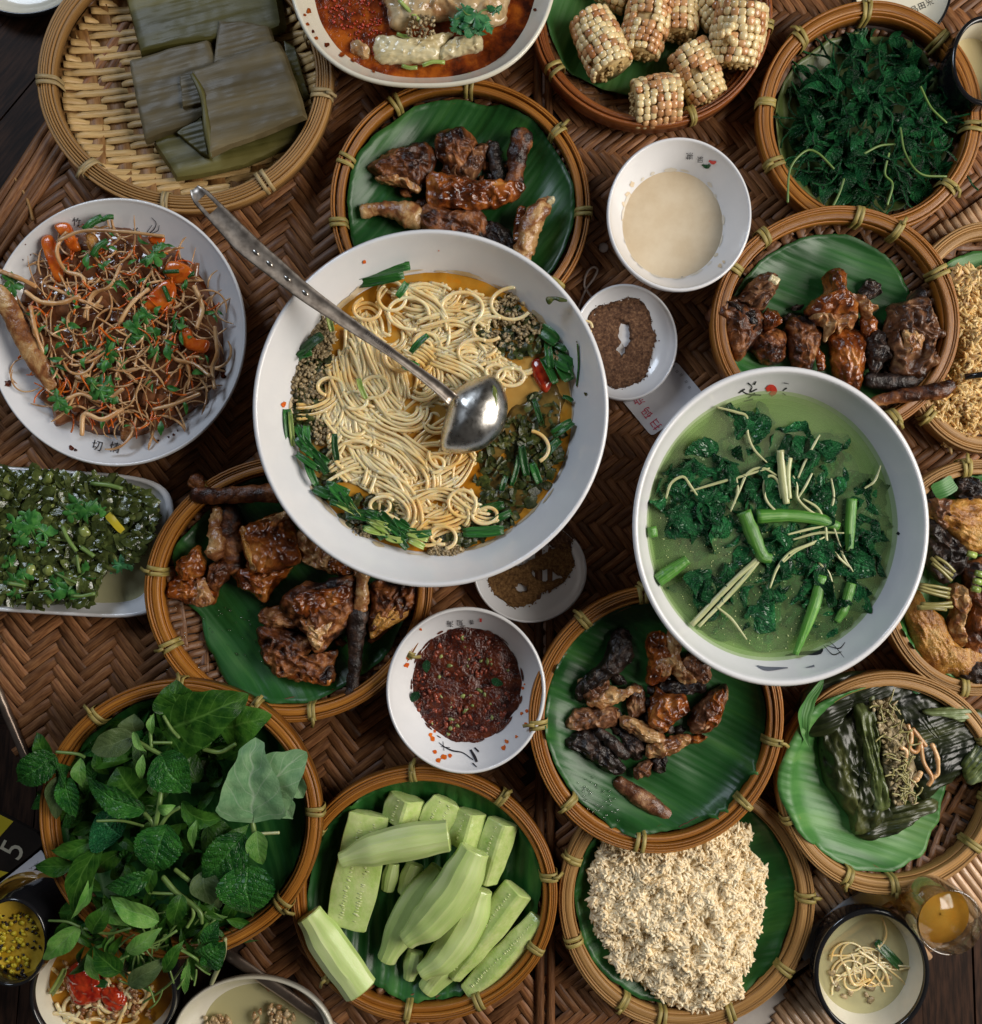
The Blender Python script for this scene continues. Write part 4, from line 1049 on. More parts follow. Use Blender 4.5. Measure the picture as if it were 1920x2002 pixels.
corn((1238,205,62), (1326,195,62), 43, 45, 'short corn piece lying crosswise at the front of the basket', 11, red=.45)
corn((1340,95,70), (1388,195,56), 40, 33, 'corn piece with a pale bare tip at the lower right', 13, red=.50)
corn((1452,10,100), (1432,128,66), 50, 44, 'thick corn piece with a hollow broken top end', 17, red=.32)
corn((1375,-40,60), (1420,40,70), 42, 40, 'pale yellow corn piece at the top edge beside the thick one', 21, red=.12)
corn((1180,-40,50), (1235,-8,55), 34, 36, 'corn piece cut off by the top edge above the far left one', 23, red=.3)
# loose pale kernels around the broken end
ks_ = []
for k, (x, y) in enumerate([(1446,12),(1452,30),(1430,52),(1422,64),(1430,78),(1412,66)]):
    mb = MB(); lump(mb, W(x, y, 128), 8, 7, 8, U(0, 3), r=R()); o = mb.build('kernel', C['kern_y'])
    tag(o, 'loose pale kernel on the broken end of the thick corn piece', 'corn kernel', 'loose corn kernels'); ks_.append(o)
order_labels('loose pale kernel on the broken corn end, %s', ks_)

# ================================================================ 4 boiled greens basket (top right)
gb = basket('basket', 'amber basket of dark boiled greens near the top right corner', 1702, 228, 219, 226, 74, 0, leafmat='ban_o', leafang=-82, leafR=.93, tieang=[92, 47, 355, 320, 250, 205, 172, 132], bandw=.68, wavy=.012, leaflabel='olive striped leaf under the dark boiled greens', ripple=8)
root = thing('boiled_greens', 'tangled heap of dark green boiled shoots in the top right basket', 'vegetable', W(1700, 250, 20))
random.seed(11)
for k, (x, y, q) in enumerate(heap(1710, 245, 158, 158, 290)):
    z = 30 + 62 * (1 - q * q) * U(.5, 1); a = U(0, 6.28); L = U(30, 62); mb = MB()
    leaf(mb, (x, y), (x + L * math.cos(a), y + L * math.sin(a)), U(16, 36), z, z + U(-10, 10), arch=U(2, 14), bend=U(-.25, .25), fold=U(.05, .6), roll=U(-.8, .8), serr=.35 if k % 2 else 0, kind='lance' if k % 3 else 'ovate', nu=12, nv=4, crump=7)
    mb.build('leaf', C['boil'], root)
mb = MB()
for x, y, q in heap(1715, 250, 150, 150, 90):
    z = 40 + 60 * (1 - q * q); a = U(0, 6.28); P = [W(x, y, z)]
    for i in range(6):
        a += U(-.7, .7); x += 15 * math.cos(a); y += 15 * math.sin(a); P.append(W(x, y, z + U(-6, 8)))
    tube(mb, P, 2.0, n=5, res=22, r=R())
o = mb.build('tendrils', C['boil'], root); o['kind'] = 'stuff'
for P in ([(1540,395),(1545,330),(1575,295),(1600,300),(1630,330)], [(1690,300),(1720,285),(1750,282)], [(1760,250),(1770,300),(1800,340),(1850,345)], [(1735,400),(1745,360),(1730,340),(1738,300)], [(1620,420),(1640,380),(1650,350)], [(1850,240),(1820,210),(1800,170)]):
    mb = MB(); tube(mb, [W(x, y, 98) for x, y in P], 2.2, n=6, res=24); mb.build('pale_tendril', C['stem'], root)

# ================================================================ 5 saucer top right, cup right
sa = bowl('saucer', 'cream saucer with a dark rim and small black characters behind the greens basket', 'saucer', 1765, -30, 95, 110, 30, 0, prof=[(0, .25), (.7, .3), (.9, .7), (1, 1)], mat='cream_china', rimmat='black_enamel', foot=.5, rimw=4)
for k, ch in enumerate('一品田米'): text_on(ch, 1773 + k * 15, 27 - k * 7, 15, -.4, sa.on, 'ink', 'character', sa.o)
cup = bowl('cup', 'white cup with a black rim and pale yellow drink at the right edge', 'cup', 1925, 118, 58, 80, 110, 0, prof=[(0, .08), (.6, .1), (.8, .3), (.92, .7), (1, 1)], mat='cream_china', rimmat='black_enamel', rimw=7, foot=.6)
liquid(cup, 60, 'drink', 'pale yellow drink in the black rimmed cup', 'drink', 'milk')

# ================================================================ 7 grilled meat basket (top middle)
mbk = basket('basket', 'amber basket of grilled chicken pieces behind the noodle bowl', 900, 402, 256, 252, 66, 0, leafang=52, leafR=.98, kind='bamboo', tieang=[86, 122, 158, 188, 38, 357, 215, 320], hoops=[(-4, 0, 8, 28), (-11, 2, 5, 22), (-30, 2, 20, 26)], ripple=14, rip_f=.02, leaf_z=12, leaflabel='dark green leaf with broad folds under the grilled chicken')
G7 = 'grilled chicken pieces in the top middle basket'
pieces([([(723,328),(768,294),(801,283),(842,290),(844,335),(823,372),(794,361),(749,350)], 26, 46, 'meat', 'dark wing shaped chicken piece at the upper left', {'amp': 7}),
        ([(735,350),(760,342),(800,348),(820,338),(818,374),(790,366)], 40, 26, 'pale', 'pinkish underside strip of the upper left chicken piece', {}),
        ([(857,261),(898,253),(924,268),(928,302),(898,335),(861,313),(846,290)], 24, 44, 'meat', 'curled chicken piece at the top centre', {'amp': 8}),
        ([(928,290),(957,275),(946,320),(920,350),(876,343),(898,316)], 24, 32, 'pork', 'grey brown chicken piece leaning on the top centre one', {}),
        (('limb', [(1022,264,60,22),(1012,300,56,20),(1008,340,50,16),(1003,372,46,20)]), 30, 30, 'meat', 'upright drumstick end at the top right of the chicken', {}),
        (('limb', [(964,283,40,12),(970,320,40,14),(976,354,40,10)]), 30, 30, 'char', 'thin blackened strip left of the upright drumstick', {}),
        ([(842,343),(880,345),(935,354),(1010,358),(1018,372),(991,395),(928,410),(880,404),(843,398)], 46, 36, 'skin', 'large reddish brown slab across the middle of the chicken', {'amp': 4, 'wrink': 9}),
        (('limb', [(712,414,44,15),(735,409,44,13),(765,410,46,16),(800,420,46,26),(820,432,44,22)]), 30, 30, 'pale', 'pale drumstick pointing left', {}),
        ([(827,406),(898,410),(942,421),(944,466),(905,476),(838,468)], 30, 42, 'meat', 'dark block of chicken below the slab', {'amp': 6}),
        ([(944,440),(990,445),(1010,500),(960,500)], 22, 30, 'char', 'blackened piece in the shade of the noodle bowl', {}),
        (('limb', [(1073,388,70,9),(1060,408,68,18),(1042,430,66,22),(1026,484,62,19),(1018,520,60,16)]), 30, 30, 'pale', 'pale rib meat on the bone at the right', {'amp': 4}),
        (('limb', [(1020,408,60,8),(1014,440,58,9),(1010,470,56,8)]), 30, 30, 'skin', 'reddish skin strip left of the rib', {}),
        (('limb', [(1074,396,74,6),(1080,388,74,7)]), 30, 30, 'whiteveg', 'white bone tip of the rib', {'name': 'bone_tip', 'cat': 'bone'})], 'chicken_piece', 'chicken', G7)

# ================================================================ 8 sauce bowl
sb = bowl('sauce_bowl', 'white bowl of cream coloured sauce with small black script', 'bowl', 1328, 419, 137, 146, 128, 0)
liquid(sb, 66, 'cream_sauce', 'smooth cream coloured sauce in the white bowl right of the chicken', 'sauce', 'cream', jag=.01)
stain(sb, [(1236,360,5),(1228,380,6),(1222,400,7),(1222,430,6),(1408,520,4),(1415,512,3)], 'cream', 'sauce_smear')
film(sb, 66, 'creamfilm', 18, (2, 6), 10, 3)
text_on('海', 1347, 305, 15, 1.5, sb.on, 'ink', 'character', sb.o); text_on('知', 1368, 312, 13, 1.6, sb.on, 'ink', 'character', sb.o)
mb = MB(); brush(mb, [(1372,322,2),(1382,326,8),(1388,322,5)], sb.on); mb.build('painted_leaf', C['boil'], sb.o)
mb = MB(); brush(mb, [(1386,314,3),(1394,318,7),(1400,316,4)], sb.on); mb.build('painted_mark', C['redink'], sb.o)
mb = MB(); brush(mb, [(1315,534,2),(1325,537,4),(1337,540,2)], sb.on); brush(mb, [(1326,533,1),(1334,543,3)], sb.on); mb.build('painted_mark', C['inkblue'], sb.o)

# ================================================================ 9 salad plate (left)
pl = bowl('plate', 'deep white plate of fish mint root salad at the left edge', 'plate', 228, 649, 249, 258, 84, 0, prof=[(0, .10), (.45, .13), (.65, .25), (.82, .55), (.93, .82), (1, 1)], foot=.5)
liquid(pl, 36, 'dressing', 'reddish brown dressing pooled under the root salad', 'dressing', 'saucebrown', jag=.03)
G9 = 'pieces of the fish mint root salad'
random.seed(21)
root = thing('root_salad', 'tangle of pale fish mint roots and brown jelly strips on the white plate', 'salad', W(230, 650, 30))
mb = MB(); blob(mb, [(30,560),(70,500),(130,450),(220,440),(320,470),(380,540),(430,620),(440,700),(400,780),(320,840),(200,850),(120,810),(60,720),(20,640)], 20, 55, n=90, m=20, amp=9, f=.03, amp2=5, f2=.09); mb.build('salad_bed', C['jelly'], root)
def swirl(x, y, z, L, n, kap, a=None, dz=3):
    a = U(0, 6.28) if a is None else a; P = []; k = U(-kap, kap); st = L / n; zz = z
    for i in range(n + 1):
        P.append(W(x, y, zz)); a += k * st; k += U(-kap, kap) * .35; x += st * math.cos(a); y += st * math.sin(a); zz += U(-dz, dz)
    return P
def scrap(mb, x, y, z, s_, fold=.3):
    a = U(0, 6.28); leaf(mb, (x - s_ / 2 * math.cos(a), y - s_ / 2 * math.sin(a)), (x + s_ / 2 * math.cos(a), y + s_ / 2 * math.sin(a)), s_ * U(.4, .9), z + U(-2, 2), z + U(-4, 4), arch=U(0, s_ * .15), fold=U(-fold, fold), roll=U(-.6, .6), kind='box', nu=4, nv=3, crump=s_ * .28)
def sheet(mb, x, y, w_, h_, z, a, crump=6, r=None):
    leaf(mb, (x - w_ / 2 * math.cos(a), y - w_ / 2 * math.sin(a)), (x + w_ / 2 * math.cos(a), y + w_ / 2 * math.sin(a)), h_, z, z + U(-8, 8), arch=U(0, 8), fold=U(-.2, .2), kind='box', nu=8, nv=6, crump=crump, r=r)
for _ in range(80):
    x, y, q = next(heap(235, 660, 190, 180, 1)); mb = MB(); sheet(mb, x, y, U(30, 75), U(20, 46), 58 + 22 * (1 - q * q), U(0, 6.28), 7); o = mb.build('jelly_strip', C['jelly'], root)
    o.modifiers.new('t', 'SOLIDIFY').thickness = .0012
m3 = MB()
for x, y, q in heap(235, 650, 190, 190, 130):
    P = swirl(x, y, 72 + 34 * (1 - q * q) + U(-4, 6), U(20, 46), 4, .03, dz=4); tube(m3, P, U(1.2, 2.4), n=5, res=10, flat=.6, r=R())
o = m3.build('carrot_shreds', C['carrot'], root); o['kind'] = 'stuff'
m3 = MB()
for x, y, q in heap(235, 650, 195, 195, 80):
    a_ = U(0, 6.28); L_ = U(12, 34); leaf(m3, (x, y), (x + L_ * math.cos(a_), y + L_ * math.sin(a_)), L_ * U(.2, .5), 82 + 28 * (1 - q * q), 80 + 28 * (1 - q * q), arch=4, fold=U(0, .5), kind='lance', nu=8, nv=4, crump=3, bend=U(-.2, .2))
o = m3.build('herb_scraps', C['cori'], root); o['kind'] = 'stuff'
for k, (x, y, q) in enumerate(heap(235, 650, 195, 195, 250)):
    mb = MB(); P = swirl(x, y, 66 + 34 * (1 - q * q) + U(-4, 6), U(35, 110), 7, .03, dz=4)
    P = [p if math.hypot(p.x - pl.c.x, p.y - pl.c.y) < 225 else None for p in P]; P = [p for p in P if p is not None]
    if len(P) < 4: continue
    r0 = U(1.2, 2.7); tube(mb, P, [r0 * U(.6, 1)] + [r0] * (len(P) - 2) + [r0 * .5], n=6, res=20, wob=.3); mb.build('root_strand', C['root'], root)
for P in ([(130,455),(115,475),(112,500),(130,530),(160,540),(165,560)], [(115,470),(160,452),(230,452),(320,462)], [(0,530),(40,545),(70,560)], [(95,560),(130,575),(165,590),(200,600)], [(50,570),(80,590),(120,592),(155,580)],
          [(290,565),(260,590),(240,620),(228,650)], [(150,690),(200,715),(240,725),(290,715)], [(320,660),(340,700),(380,712),(410,735)], [(130,780),(160,770),(200,785),(240,760)], [(160,850),(165,810),(200,820),(240,800)], [(380,560),(395,600),(385,640)],
          [(300,800),(340,790),(390,770)], [(420,760),(415,720),(425,690),(420,640)], [(60,600),(70,650),(85,690)], [(235,520),(215,560),(180,575),(165,620)]):
    mb = MB(); tube(mb, [W(x, y, 96 + U(-6, 10)) for x, y in P], U(3.2, 4.6), n=7, res=26, wob=.3); mb.build('root_strand', C['root'], root)
pieces([(('limb', [(-20,560,92,16),(10,590,96,19),(45,660,94,20),(75,710,90,20),(100,755,84,12)]), 60, 20, 'pale', 'long flat brown stalk at the left of the salad', {'flat': .4, 'amp': 1.5, 'wob': .1, 'name': 'stalk', 'cat': 'stalk'}),
        ([(80,470),(100,460),(118,500),(122,545),(108,550),(92,510)], 74, 12, 'carrot', 'long orange carrot strip at the upper left of the salad', {}),
        ([(106,440),(135,436),(148,465),(158,488),(138,490),(120,462)], 76, 12, 'carrot', 'orange carrot slice beside the printed characters', {}),
        ([(295,570),(330,545),(345,570),(330,605),(302,612),(282,602)], 88, 12, 'carrot', 'bright orange carrot slice under the coriander', {}),
        ([(330,510),(360,515),(378,535),(345,555),(320,530)], 84, 12, 'carrot', 'red orange carrot slice right of the upper coriander', {}),
        ([(350,645),(372,642),(380,660),(410,668),(400,690),(362,680)], 84, 12, 'carrot', 'small carrot piece at the right of the salad', {}),
        ([(290,462),(320,462),(318,478),(296,476)], 84, 8, 'carrot', 'thin carrot sliver under the painted plant', {}),
        ([(168,460),(180,455),(192,470),(190,492),(176,490)], 84, 12, 'gold', 'pale orange slice beside the carrot', {}),
        ([(148,735),(160,722),(180,745),(152,742)], 90, 6, 'pale', 'thin garlic slice in the lower part of the salad', {}),
        ([(240,832),(258,825),(262,850),(245,864),(236,855)], 70, 8, 'pale', 'garlic slice with a dark hole at the plate bottom', {})], 'carrot_slice', 'carrot', G9, amp=1.5, amp2=.6, wrink=0, n=40, m=8, power=6)
coriander('coriander_sprig', 'coriander leaf near the upper right of the salad', [(300,500,106,26),(310,482,108,16),(285,508,104,14)])
coriander('coriander_sprig', 'large coriander sprig in the middle of the salad', [(268,640,110,30),(285,615,108,20),(300,650,106,20),(302,690,104,20),(258,660,104,16)])
coriander('coriander_sprig', 'coriander leaf at the lower left of the salad', [(112,780,98,26),(125,795,98,16)])
coriander('coriander_sprig', 'broad coriander leaf low in the middle of the salad', [(196,762,102,34),(180,748,104,20),(214,775,100,18)])
coriander('coriander_sprig', 'dark coriander leaf at the far left of the salad', [(25,560,90,26),(20,548,92,18)])
coriander('coriander_sprig', 'small coriander sprig above the broad leaf', [(215,690,106,22),(205,710,104,16),(240,712,100,16)])
sticks('scallion_piece', 'green scallion piece tossed in the root salad', 'scallion', [((165,450,84),(200,425,80),8),((200,430,82),(222,424,78),5),((320,560,104),(332,590,102),4.5),((212,655,104),(216,690,102),5),((222,660,102),(208,700,100),4),((165,640,96),(168,700,90),3.5),((140,690,100),(190,680,100),3),((345,625,98),(340,650,96),5),((355,620,98),(352,645,96),4),((320,532,104),(350,530,102),4),((180,500,98),(210,470,96),6),((366,540,90),(380,535,88),5)], 'chive', 5, group='scallions in the root salad')
text_on('竹', 150, 435, 18, .1, pl.on, 'ink', 'character', pl.o); 
mb = MB(); brush(mb, [(162,438,4),(170,450,3)], pl.on); brush(mb, [(168,434,3),(176,444,4)], pl.on); mb.build('painted_mark', C['redink'], pl.o)
mb = MB()
for P in ([(240,452,1),(262,450,2),(285,457,2),(300,450,2),(306,436,1.5),(297,425,1)], [(262,446,1.5),(272,462,1.5),(290,462,1)], [(285,458,1.5),(298,440,1)], [(285,458,1),(308,452,1.5),(312,440,1)], [(270,445,2),(260,455,1)], [(225,450,1),(250,452,1.5)]):
    brush(mb, P, pl.on)
mb.build('painted_plant', C['ink'], pl.o)
text_on('切', 190, 873, 22, .25, pl.on, 'ink', 'character', pl.o); text_on('情', 225, 877, 22, .2, pl.on, 'ink', 'character', pl.o)
stain(pl, [(140,876,5),(148,880,3),(340,850,2.5),(348,842,2),(330,855,2),(352,830,3),(310,862,2),(295,858,2),(365,820,2),(16,750,7),(436,725,7),(438,735,5),(60,498,1.5),(45,508,1.5),(50,478,1.5)], 'chilisauce', 'sauce_spot')

# ================================================================ 10 noodle bowl
nb = bowl('noodle_bowl', 'large white bowl of thin noodles in orange broth in the centre', 'bowl', 842, 798, 341, 343, 235, 0, prof=[(0, .10), (.34, .11), (.46, .20), (.62, .40), (.78, .62), (.9, .82), (1, 1)], th=8, foot=.36, rimw=8)
NZL = 165
liquid(nb, NZL, 'noodle_broth', 'cloudy orange broth around the noodles', 'broth', 'broth', ripple=1.5, jag=.012)
film(nb, NZL, 'film', 30, (2, 8), 16, 2)
# darker broth with herbs and mince round the edge
random.seed(31)
mb = MB()
def inN(x, y, k=1.0): return ((x - 838) / (278 * k)) ** 2 + ((y - 805) / (272 * k)) ** 2 < 1
for cx_, cy_, rx_, ry_, n_ in ((1010, 640, 75, 60, 210), (605, 700, 42, 90, 240), (1010, 940, 80, 120, 330), (600, 800, 40, 60, 110), (720, 1010, 60, 45, 90), (900, 1060, 60, 16, 60), (960, 1040, 60, 30, 60), (1060, 850, 40, 90, 110), (640, 930, 30, 50, 60)):
    for x, y, q in heap(cx_, cy_, rx_, ry_, n_):
        if inN(x, y, .99): scrap(mb, x, y, NZL + 1 + U(-1, 5), U(7, 24), .7)
o = mb.build('cooked_herbs', C['dgreen']); tag(o, 'dark chopped cooked herbs floating round the edge of the noodle broth', 'herbs', kind='stuff')
mb = MB()
for cx_, cy_, rx_, ry_, n_ in ((618, 655, 38, 48, 200), (600, 745, 32, 42, 90), (1010, 620, 50, 45, 50), (1000, 650, 40, 30, 30), (630, 840, 22, 26, 30), (870, 1072, 34, 10, 60), (705, 1040, 20, 12, 12), (1085, 690, 16, 12, 8)):
    for x, y, q in heap(cx_, cy_, rx_, ry_, n_):
        if inN(x, y, 1.03):
            r_c = R()
            for _ in range(3): lump(mb, W(x + U(-5, 5), y + U(-5, 5), NZL + 6 + U(-2, 5)), U(2, 5.5), U(2, 5), U(2, 4), U(0, 3), r=r_c, lvl=1, amp=.8)
o = mb.build('minced_meat', C['mince']); tag(o, 'small crumbs of pale minced meat at the edge of the noodles', 'minced meat', kind='stuff')
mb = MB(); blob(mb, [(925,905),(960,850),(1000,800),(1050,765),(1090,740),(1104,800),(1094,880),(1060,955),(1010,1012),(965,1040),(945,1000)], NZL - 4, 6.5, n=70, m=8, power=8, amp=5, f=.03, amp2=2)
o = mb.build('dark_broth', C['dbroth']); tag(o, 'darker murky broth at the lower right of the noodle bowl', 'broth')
# noodles: bundles of near-parallel strands that hook and curl
def noodle_allowed(x, y):
    if not inN(x, y, .93): return False
    if ((x - 1010) / 90) ** 2 + ((y - 905) / 120) ** 2 < 1 and x > 930: return False
    if ((x - 1040) / 80) ** 2 + ((y - 640) / 80) ** 2 < 1: return False
    if ((x - 590) / 50) ** 2 + ((y - 680) / 100) ** 2 < 1: return False
    if x < 640 and y > 830: return False
    if ((x - 660) / 80) ** 2 + ((y - 1000) / 60) ** 2 < 1: return False
    if x > 1090: return False
    if ((x - 1080) / 120) ** 2 + ((y - 820) / 90) ** 2 < 1: return False
    return True
nd_ = MB(); random.seed(8)
def bundle(x, y, a, L, ns, kfun, z, gap=7.0, r=3.3):
    st = 7.0; n = int(L / st); base = []
    for i in range(n + 1):
        base.append((x, y, a)); a += kfun(i / n) * st; x += st * math.cos(a); y += st * math.sin(a)
    for s in range(ns):
        off = (s - (ns - 1) / 2) * gap; P = []; i0 = int(U(0, .22) * n); i1 = n - int(U(0, .22) * n); ph = U(0, 6); am = U(0, 2.4); zo = U(-3, 3)
        for i in range(i0, i1 + 1):
            bx, by, ba = base[i]; o_ = off + am * math.sin(ph + i * .5)
            px, py = bx - math.sin(ba) * o_, by + math.cos(ba) * o_
            if not noodle_allowed(px, py):
                if len(P) > 4: break
                P = []; continue
            u = i / n; P.append(W(px, py, z + zo + 3 * math.sin(ph + i * .33) - (6 * (abs(u - .5) * 2) ** 4)))
        if len(P) > 4:
            q = resample([tuple(p) for p in P], max(6, len(P) * 2), False)
            rr = r * U(.9, 1.08); sweep(nd_, q, circ(7), scale=[rr] * len(q), r=R())
            lump(nd_, q[0], rr, rr, rr, r=0, lvl=1, amp=0); lump(nd_, q[-1], rr, rr, rr, r=0, lvl=1, amp=0)
for layer, cnt in ((0, 44), (1, 52), (2, 56)):
    for _ in range(cnt):
        for _t in range(60):
            x, y = U(600, 1080), U(560, 1070)
            if noodle_allowed(x, y): break
        # flow: upper left falls down, centre right sweeps, bottom curls
        a = math.atan2(y - 800, x - 840) + math.pi / 2 + U(-.9, .9)
        if x < 740: a = U(1.1, 1.9)
        k0 = U(-.014, .014); k1 = U(-.045, .045); p_ = U(2, 5)
        bundle(x, y, a, U(90, 230), random.choice([2, 3, 4, 5, 6, 7]), lambda u: k0 + k1 * u ** p_ * 2.0, NZL - 2.5 + layer * 4)
hand = [(720,600,-1.2,150,5,.016),(760,560,.2,180,4,.012),(690,640,1.3,220,6,-.004),(800,640,-.4,160,5,.010),(880,640,-.6,170,5,.014),(960,590,.9,150,3,.02),(1010,700,.7,120,5,.028),(830,690,.25,140,6,.006),
        (660,700,1.5,160,6,-.012),(720,780,1.0,150,5,-.02),(680,830,.3,200,6,.006),(760,850,.4,170,5,.012),(640,800,1.3,120,4,-.022),(720,930,.2,170,5,.016),(800,980,-.5,170,4,.022),(880,960,.9,140,5,-.018),(820,1020,.2,160,4,-.02),(700,880,.5,160,5,.008)]
for x, y, a, L, ns, k in hand: bundle(x, y, a, L, ns, (lambda kk: (lambda u: kk * (.3 + 1.8 * u * u)))(k), NZL + 10)
for x, y, r_, n_ in [(770,575,26,1.1),(800,620,38,.8),(1000,740,22,1.2),(970,730,18,1.1),(745,985,20,1.05),(875,890,27,.9),(1010,590,40,.6),(905,990,26,1.1),(870,1050,24,1),(720,600,26,.8),(900,610,40,.7),(690,780,22,.8),(730,760,26,.9),(650,760,24,.7),(950,1010,20,.9),(850,910,18,.8),(780,700,30,.7),(910,780,16,.6),(830,1040,30,.6),(960,640,30,.7),(940,690,34,.6),(1040,870,36,.45),(700,900,40,.45)]:
    P = []; a0 = U(0, 6.28); m_ = 30
    for i in range(m_ + 1):
        a = a0 + 2 * math.pi * n_ * i / m_; rr = r_ * (1 + .22 * math.sin(a * 1.3 + x) + .15 * i / m_); P.append(W(x + rr * math.cos(a), y + rr * math.sin(a) * (.75 + .4 * ((x * 7 + y) % 10) / 10), NZL + 12 + 5 * i / m_))
    sweep(nd_, P, circ(7), scale=[3.5] * len(P), r=R())
o = nd_.build('noodles', C['noodle']); tag(o, 'tangled thin white rice noodles filling the centre bowl', 'noodles', kind='stuff')
# chives
def chive(x0, y0, x1, y1, w_, z0, z1, mat, label, group='cut chives in the noodle bowl', flat=.35, tubecut=True, cat='chive'):
    mb = MB(); a, b = W(x0, y0, z0), W(x1, y1, z1); m_ = (a + b) / 2 + Vector((U(-2, 2), U(-2, 2), U(1, 5)))
    q = resample([tuple(a), tuple(m_), tuple(b)], 9, False); hw_ = w_ / 2; tw = U(-.5, .5)
    sweep(mb, q, [(-hw_, 1.5 + hw_ * .25), (-hw_ * .5, .3), (0, -1.2), (hw_ * .5, .3), (hw_, 1.5 + hw_ * .25), (hw_, .3 + hw_ * .25), (hw_ * .5, -1.2), (0, -2.6), (-hw_ * .5, -1.2), (-hw_, .3 + hw_ * .25)], r=R(), scale=[(.75 + .25 * math.sin(math.pi * i / 8) ** .5, 1) for i in range(9)], twist=[tw + (i - 4) * U(-.05, .05) for i in range(9)]); o = mb.build('chive_piece', C[mat], smooth=True); return tag(o, label, cat, group)
random.seed(41)
chive(692,541,802,522,24,178,190,'chive','broad dark chive leaf at the top edge of the noodles'); chive(702,556,790,538,16,178,186,'chive','dark chive leaf tucked under the broad one at the top')
chive(804,690,838,656,13,196,202,'chive','single dark chive beside the middle of the ladle handle'); chive(788,712,818,722,20,190,192,'chive','dark chive leaf half hidden under the ladle handle')
chive(776,580,795,552,13,200,200,'chive','small dark chive inside the top noodle loop')
chive(590,690,632,656,22,182,190,'chive','dark chive on the minced meat at the upper left'); chive(583,700,610,690,18,182,184,'chive','dark chive end below the one on the minced meat')
chive(643,605,650,648,11,190,188,'chive_l','pale yellow green chive piece at the upper left'); chive(560,800,568,874,17,182,176,'chive','upright chive at the left edge of the broth'); chive(568,805,574,872,9,184,178,'chive_l','pale chive beside the upright one at the left edge')
chive(655,848,660,900,12,190,184,'chive','upright chive left of the lower noodles'); chive(700,740,716,780,10,196,192,'chive_l','pale chive among the left noodles')
L1_ = []; L2_ = []
for k in range(30):
    t = R(); ang = 2.95 - t * 1.25; rr = U(.84, .98); x, y = 838 + 268 * rr * math.cos(ang), 805 + 268 * rr * math.sin(ang); a = ang + math.pi / 2 + U(-.7, .7); L = U(14, 30)
    L1_.append(1); L1_[-1] = chive(x - L * math.cos(a), y - L * math.sin(a), x + L * math.cos(a), y + L * math.sin(a), U(10, 19), 178 + U(0, 8), 178 + U(0, 8), 'chive', 'dark green chive piece in the cluster at the lower left edge of the noodle broth')
for k in range(12):
    t = R(); ang = 2.35 - t * .75; rr = U(.86, 1.0); x, y = 838 + 262 * rr * math.cos(ang), 805 + 262 * rr * math.sin(ang); a = ang + math.pi / 2 + U(-.4, .4); L = U(16, 26)
    L2_ += [chive(x - L * math.cos(a), y - L * math.sin(a), x + L * math.cos(a), y + L * math.sin(a), U(9, 14), 186, 186, 'chive_l' if k % 3 else 'chive', 'x', group='pale chive stalks')]
order_labels('dark chive at the lower left edge of the noodles, %s', L1_); order_labels('pale chive stalk by the lower left broth edge, %s', L2_); L1_ = []; L2_ = []
for (x0, y0, x1, y1, w_) in [(1020,870,1030,930,14),(1040,905,1055,945,14),(1080,850,1120,825,18),(1060,900,1095,860,16),(930,1000,985,985,18),(1015,890,1000,950,9),(1000,1000,960,1020,14),(905,1040,985,1035,20),(1045,780,1060,830,10),(1100,775,1120,785,8),(990,930,980,960,10)]:
    L1_ += [chive(x0, y0, x1, y1, w_, 174, 176, 'chive', 'dark chive leaf at the lower right of the noodle broth', group='dark chives at the lower right')]
order_labels('dark chive leaf in the lower right noodle broth, %s', L1_)
for (x0, y0, x1, y1, w_) in [(1058,642,1090,668,26),(1085,665,1115,680,28),(1075,690,1120,720,30),(1088,700,1112,745,26),(1060,700,1085,750,16),(1070,670,1078,720,14)]:
    L2_ += [chive(x0, y0, x1, y1, w_, 172, 184, 'chive', 'wide dark leaf in the clump at the right edge of the noodle broth', group='wide leaves at the right edge', flat=.25)]
order_labels('wide dark leaf at the right edge of the noodle broth, %s', L2_)
mb = MB(); blob(mb, [(1040,706),(1058,700),(1080,735),(1070,768),(1056,762),(1044,735)], 162, 16, n=30, m=8, amp=2); o = mb.build('tomato_piece', C['chili']); tag(o, 'dark red tomato piece beside the wide leaves in the noodle bowl', 'tomato')
for (x0, y0, x1, y1, w_) in [(1130,672,1128,755,3.5),(1093,773,1120,782,9)]:
    mb = MB(); brush(mb, [(x0, y0, w_), ((x0 + x1) / 2 + 3, (y0 + y1) / 2, w_), (x1, y1, w_ * .8)], nb.on, lift=1.5); o = mb.build('leaf_scrap', C['chive'], nb.o)
stain(nb, [(554,792,5),(556,788,3),(712,512,4),(858,490,1.5),(990,566,3)], 'carrot', 'oil_spot', 1.0)
stain(nb, [(1145,770,3),(1090,560,1.5),(1128,668,1.5)], 'dgreen', 'herb_spot', 1.0)
mb = MB(); P = [W(1072,588,236), W(1084,583,240), W(1096,586,243), W(1108,588,244)]; tube(mb, P, [7, 3, 4, 2], res=10, flat=.3); o = mb.build('leaf_scrap', C['dgreen']); tag(o, 'wilted leaf scrap hanging over the right rim of the noodle bowl', 'leaf scrap')
mb = MB()
for a in range(0, 1): pass
# ---------------- ladle
lad = thing('ladle', 'steel ladle lying bowl down across the noodle bowl', 'ladle', W(640, 590, 240))
hp = [(380,368,318,17),(392,384,317,22),(430,424,310,21),(480,476,300,18.5),(540,526,288,16),(600,575,276,13.5),(690,638,258,10.5),(780,700,244,9),(850,752,232,10),(885,782,226,14)]
P = resample([tuple(W(x, y, z)) + () for x, y, z, w_ in hp], 60, False)
ws = resample([(i, w_, 0) for i, (x, y, z, w_) in enumerate(hp)], 60, False); ws = [q.y * .86 for q in ws]
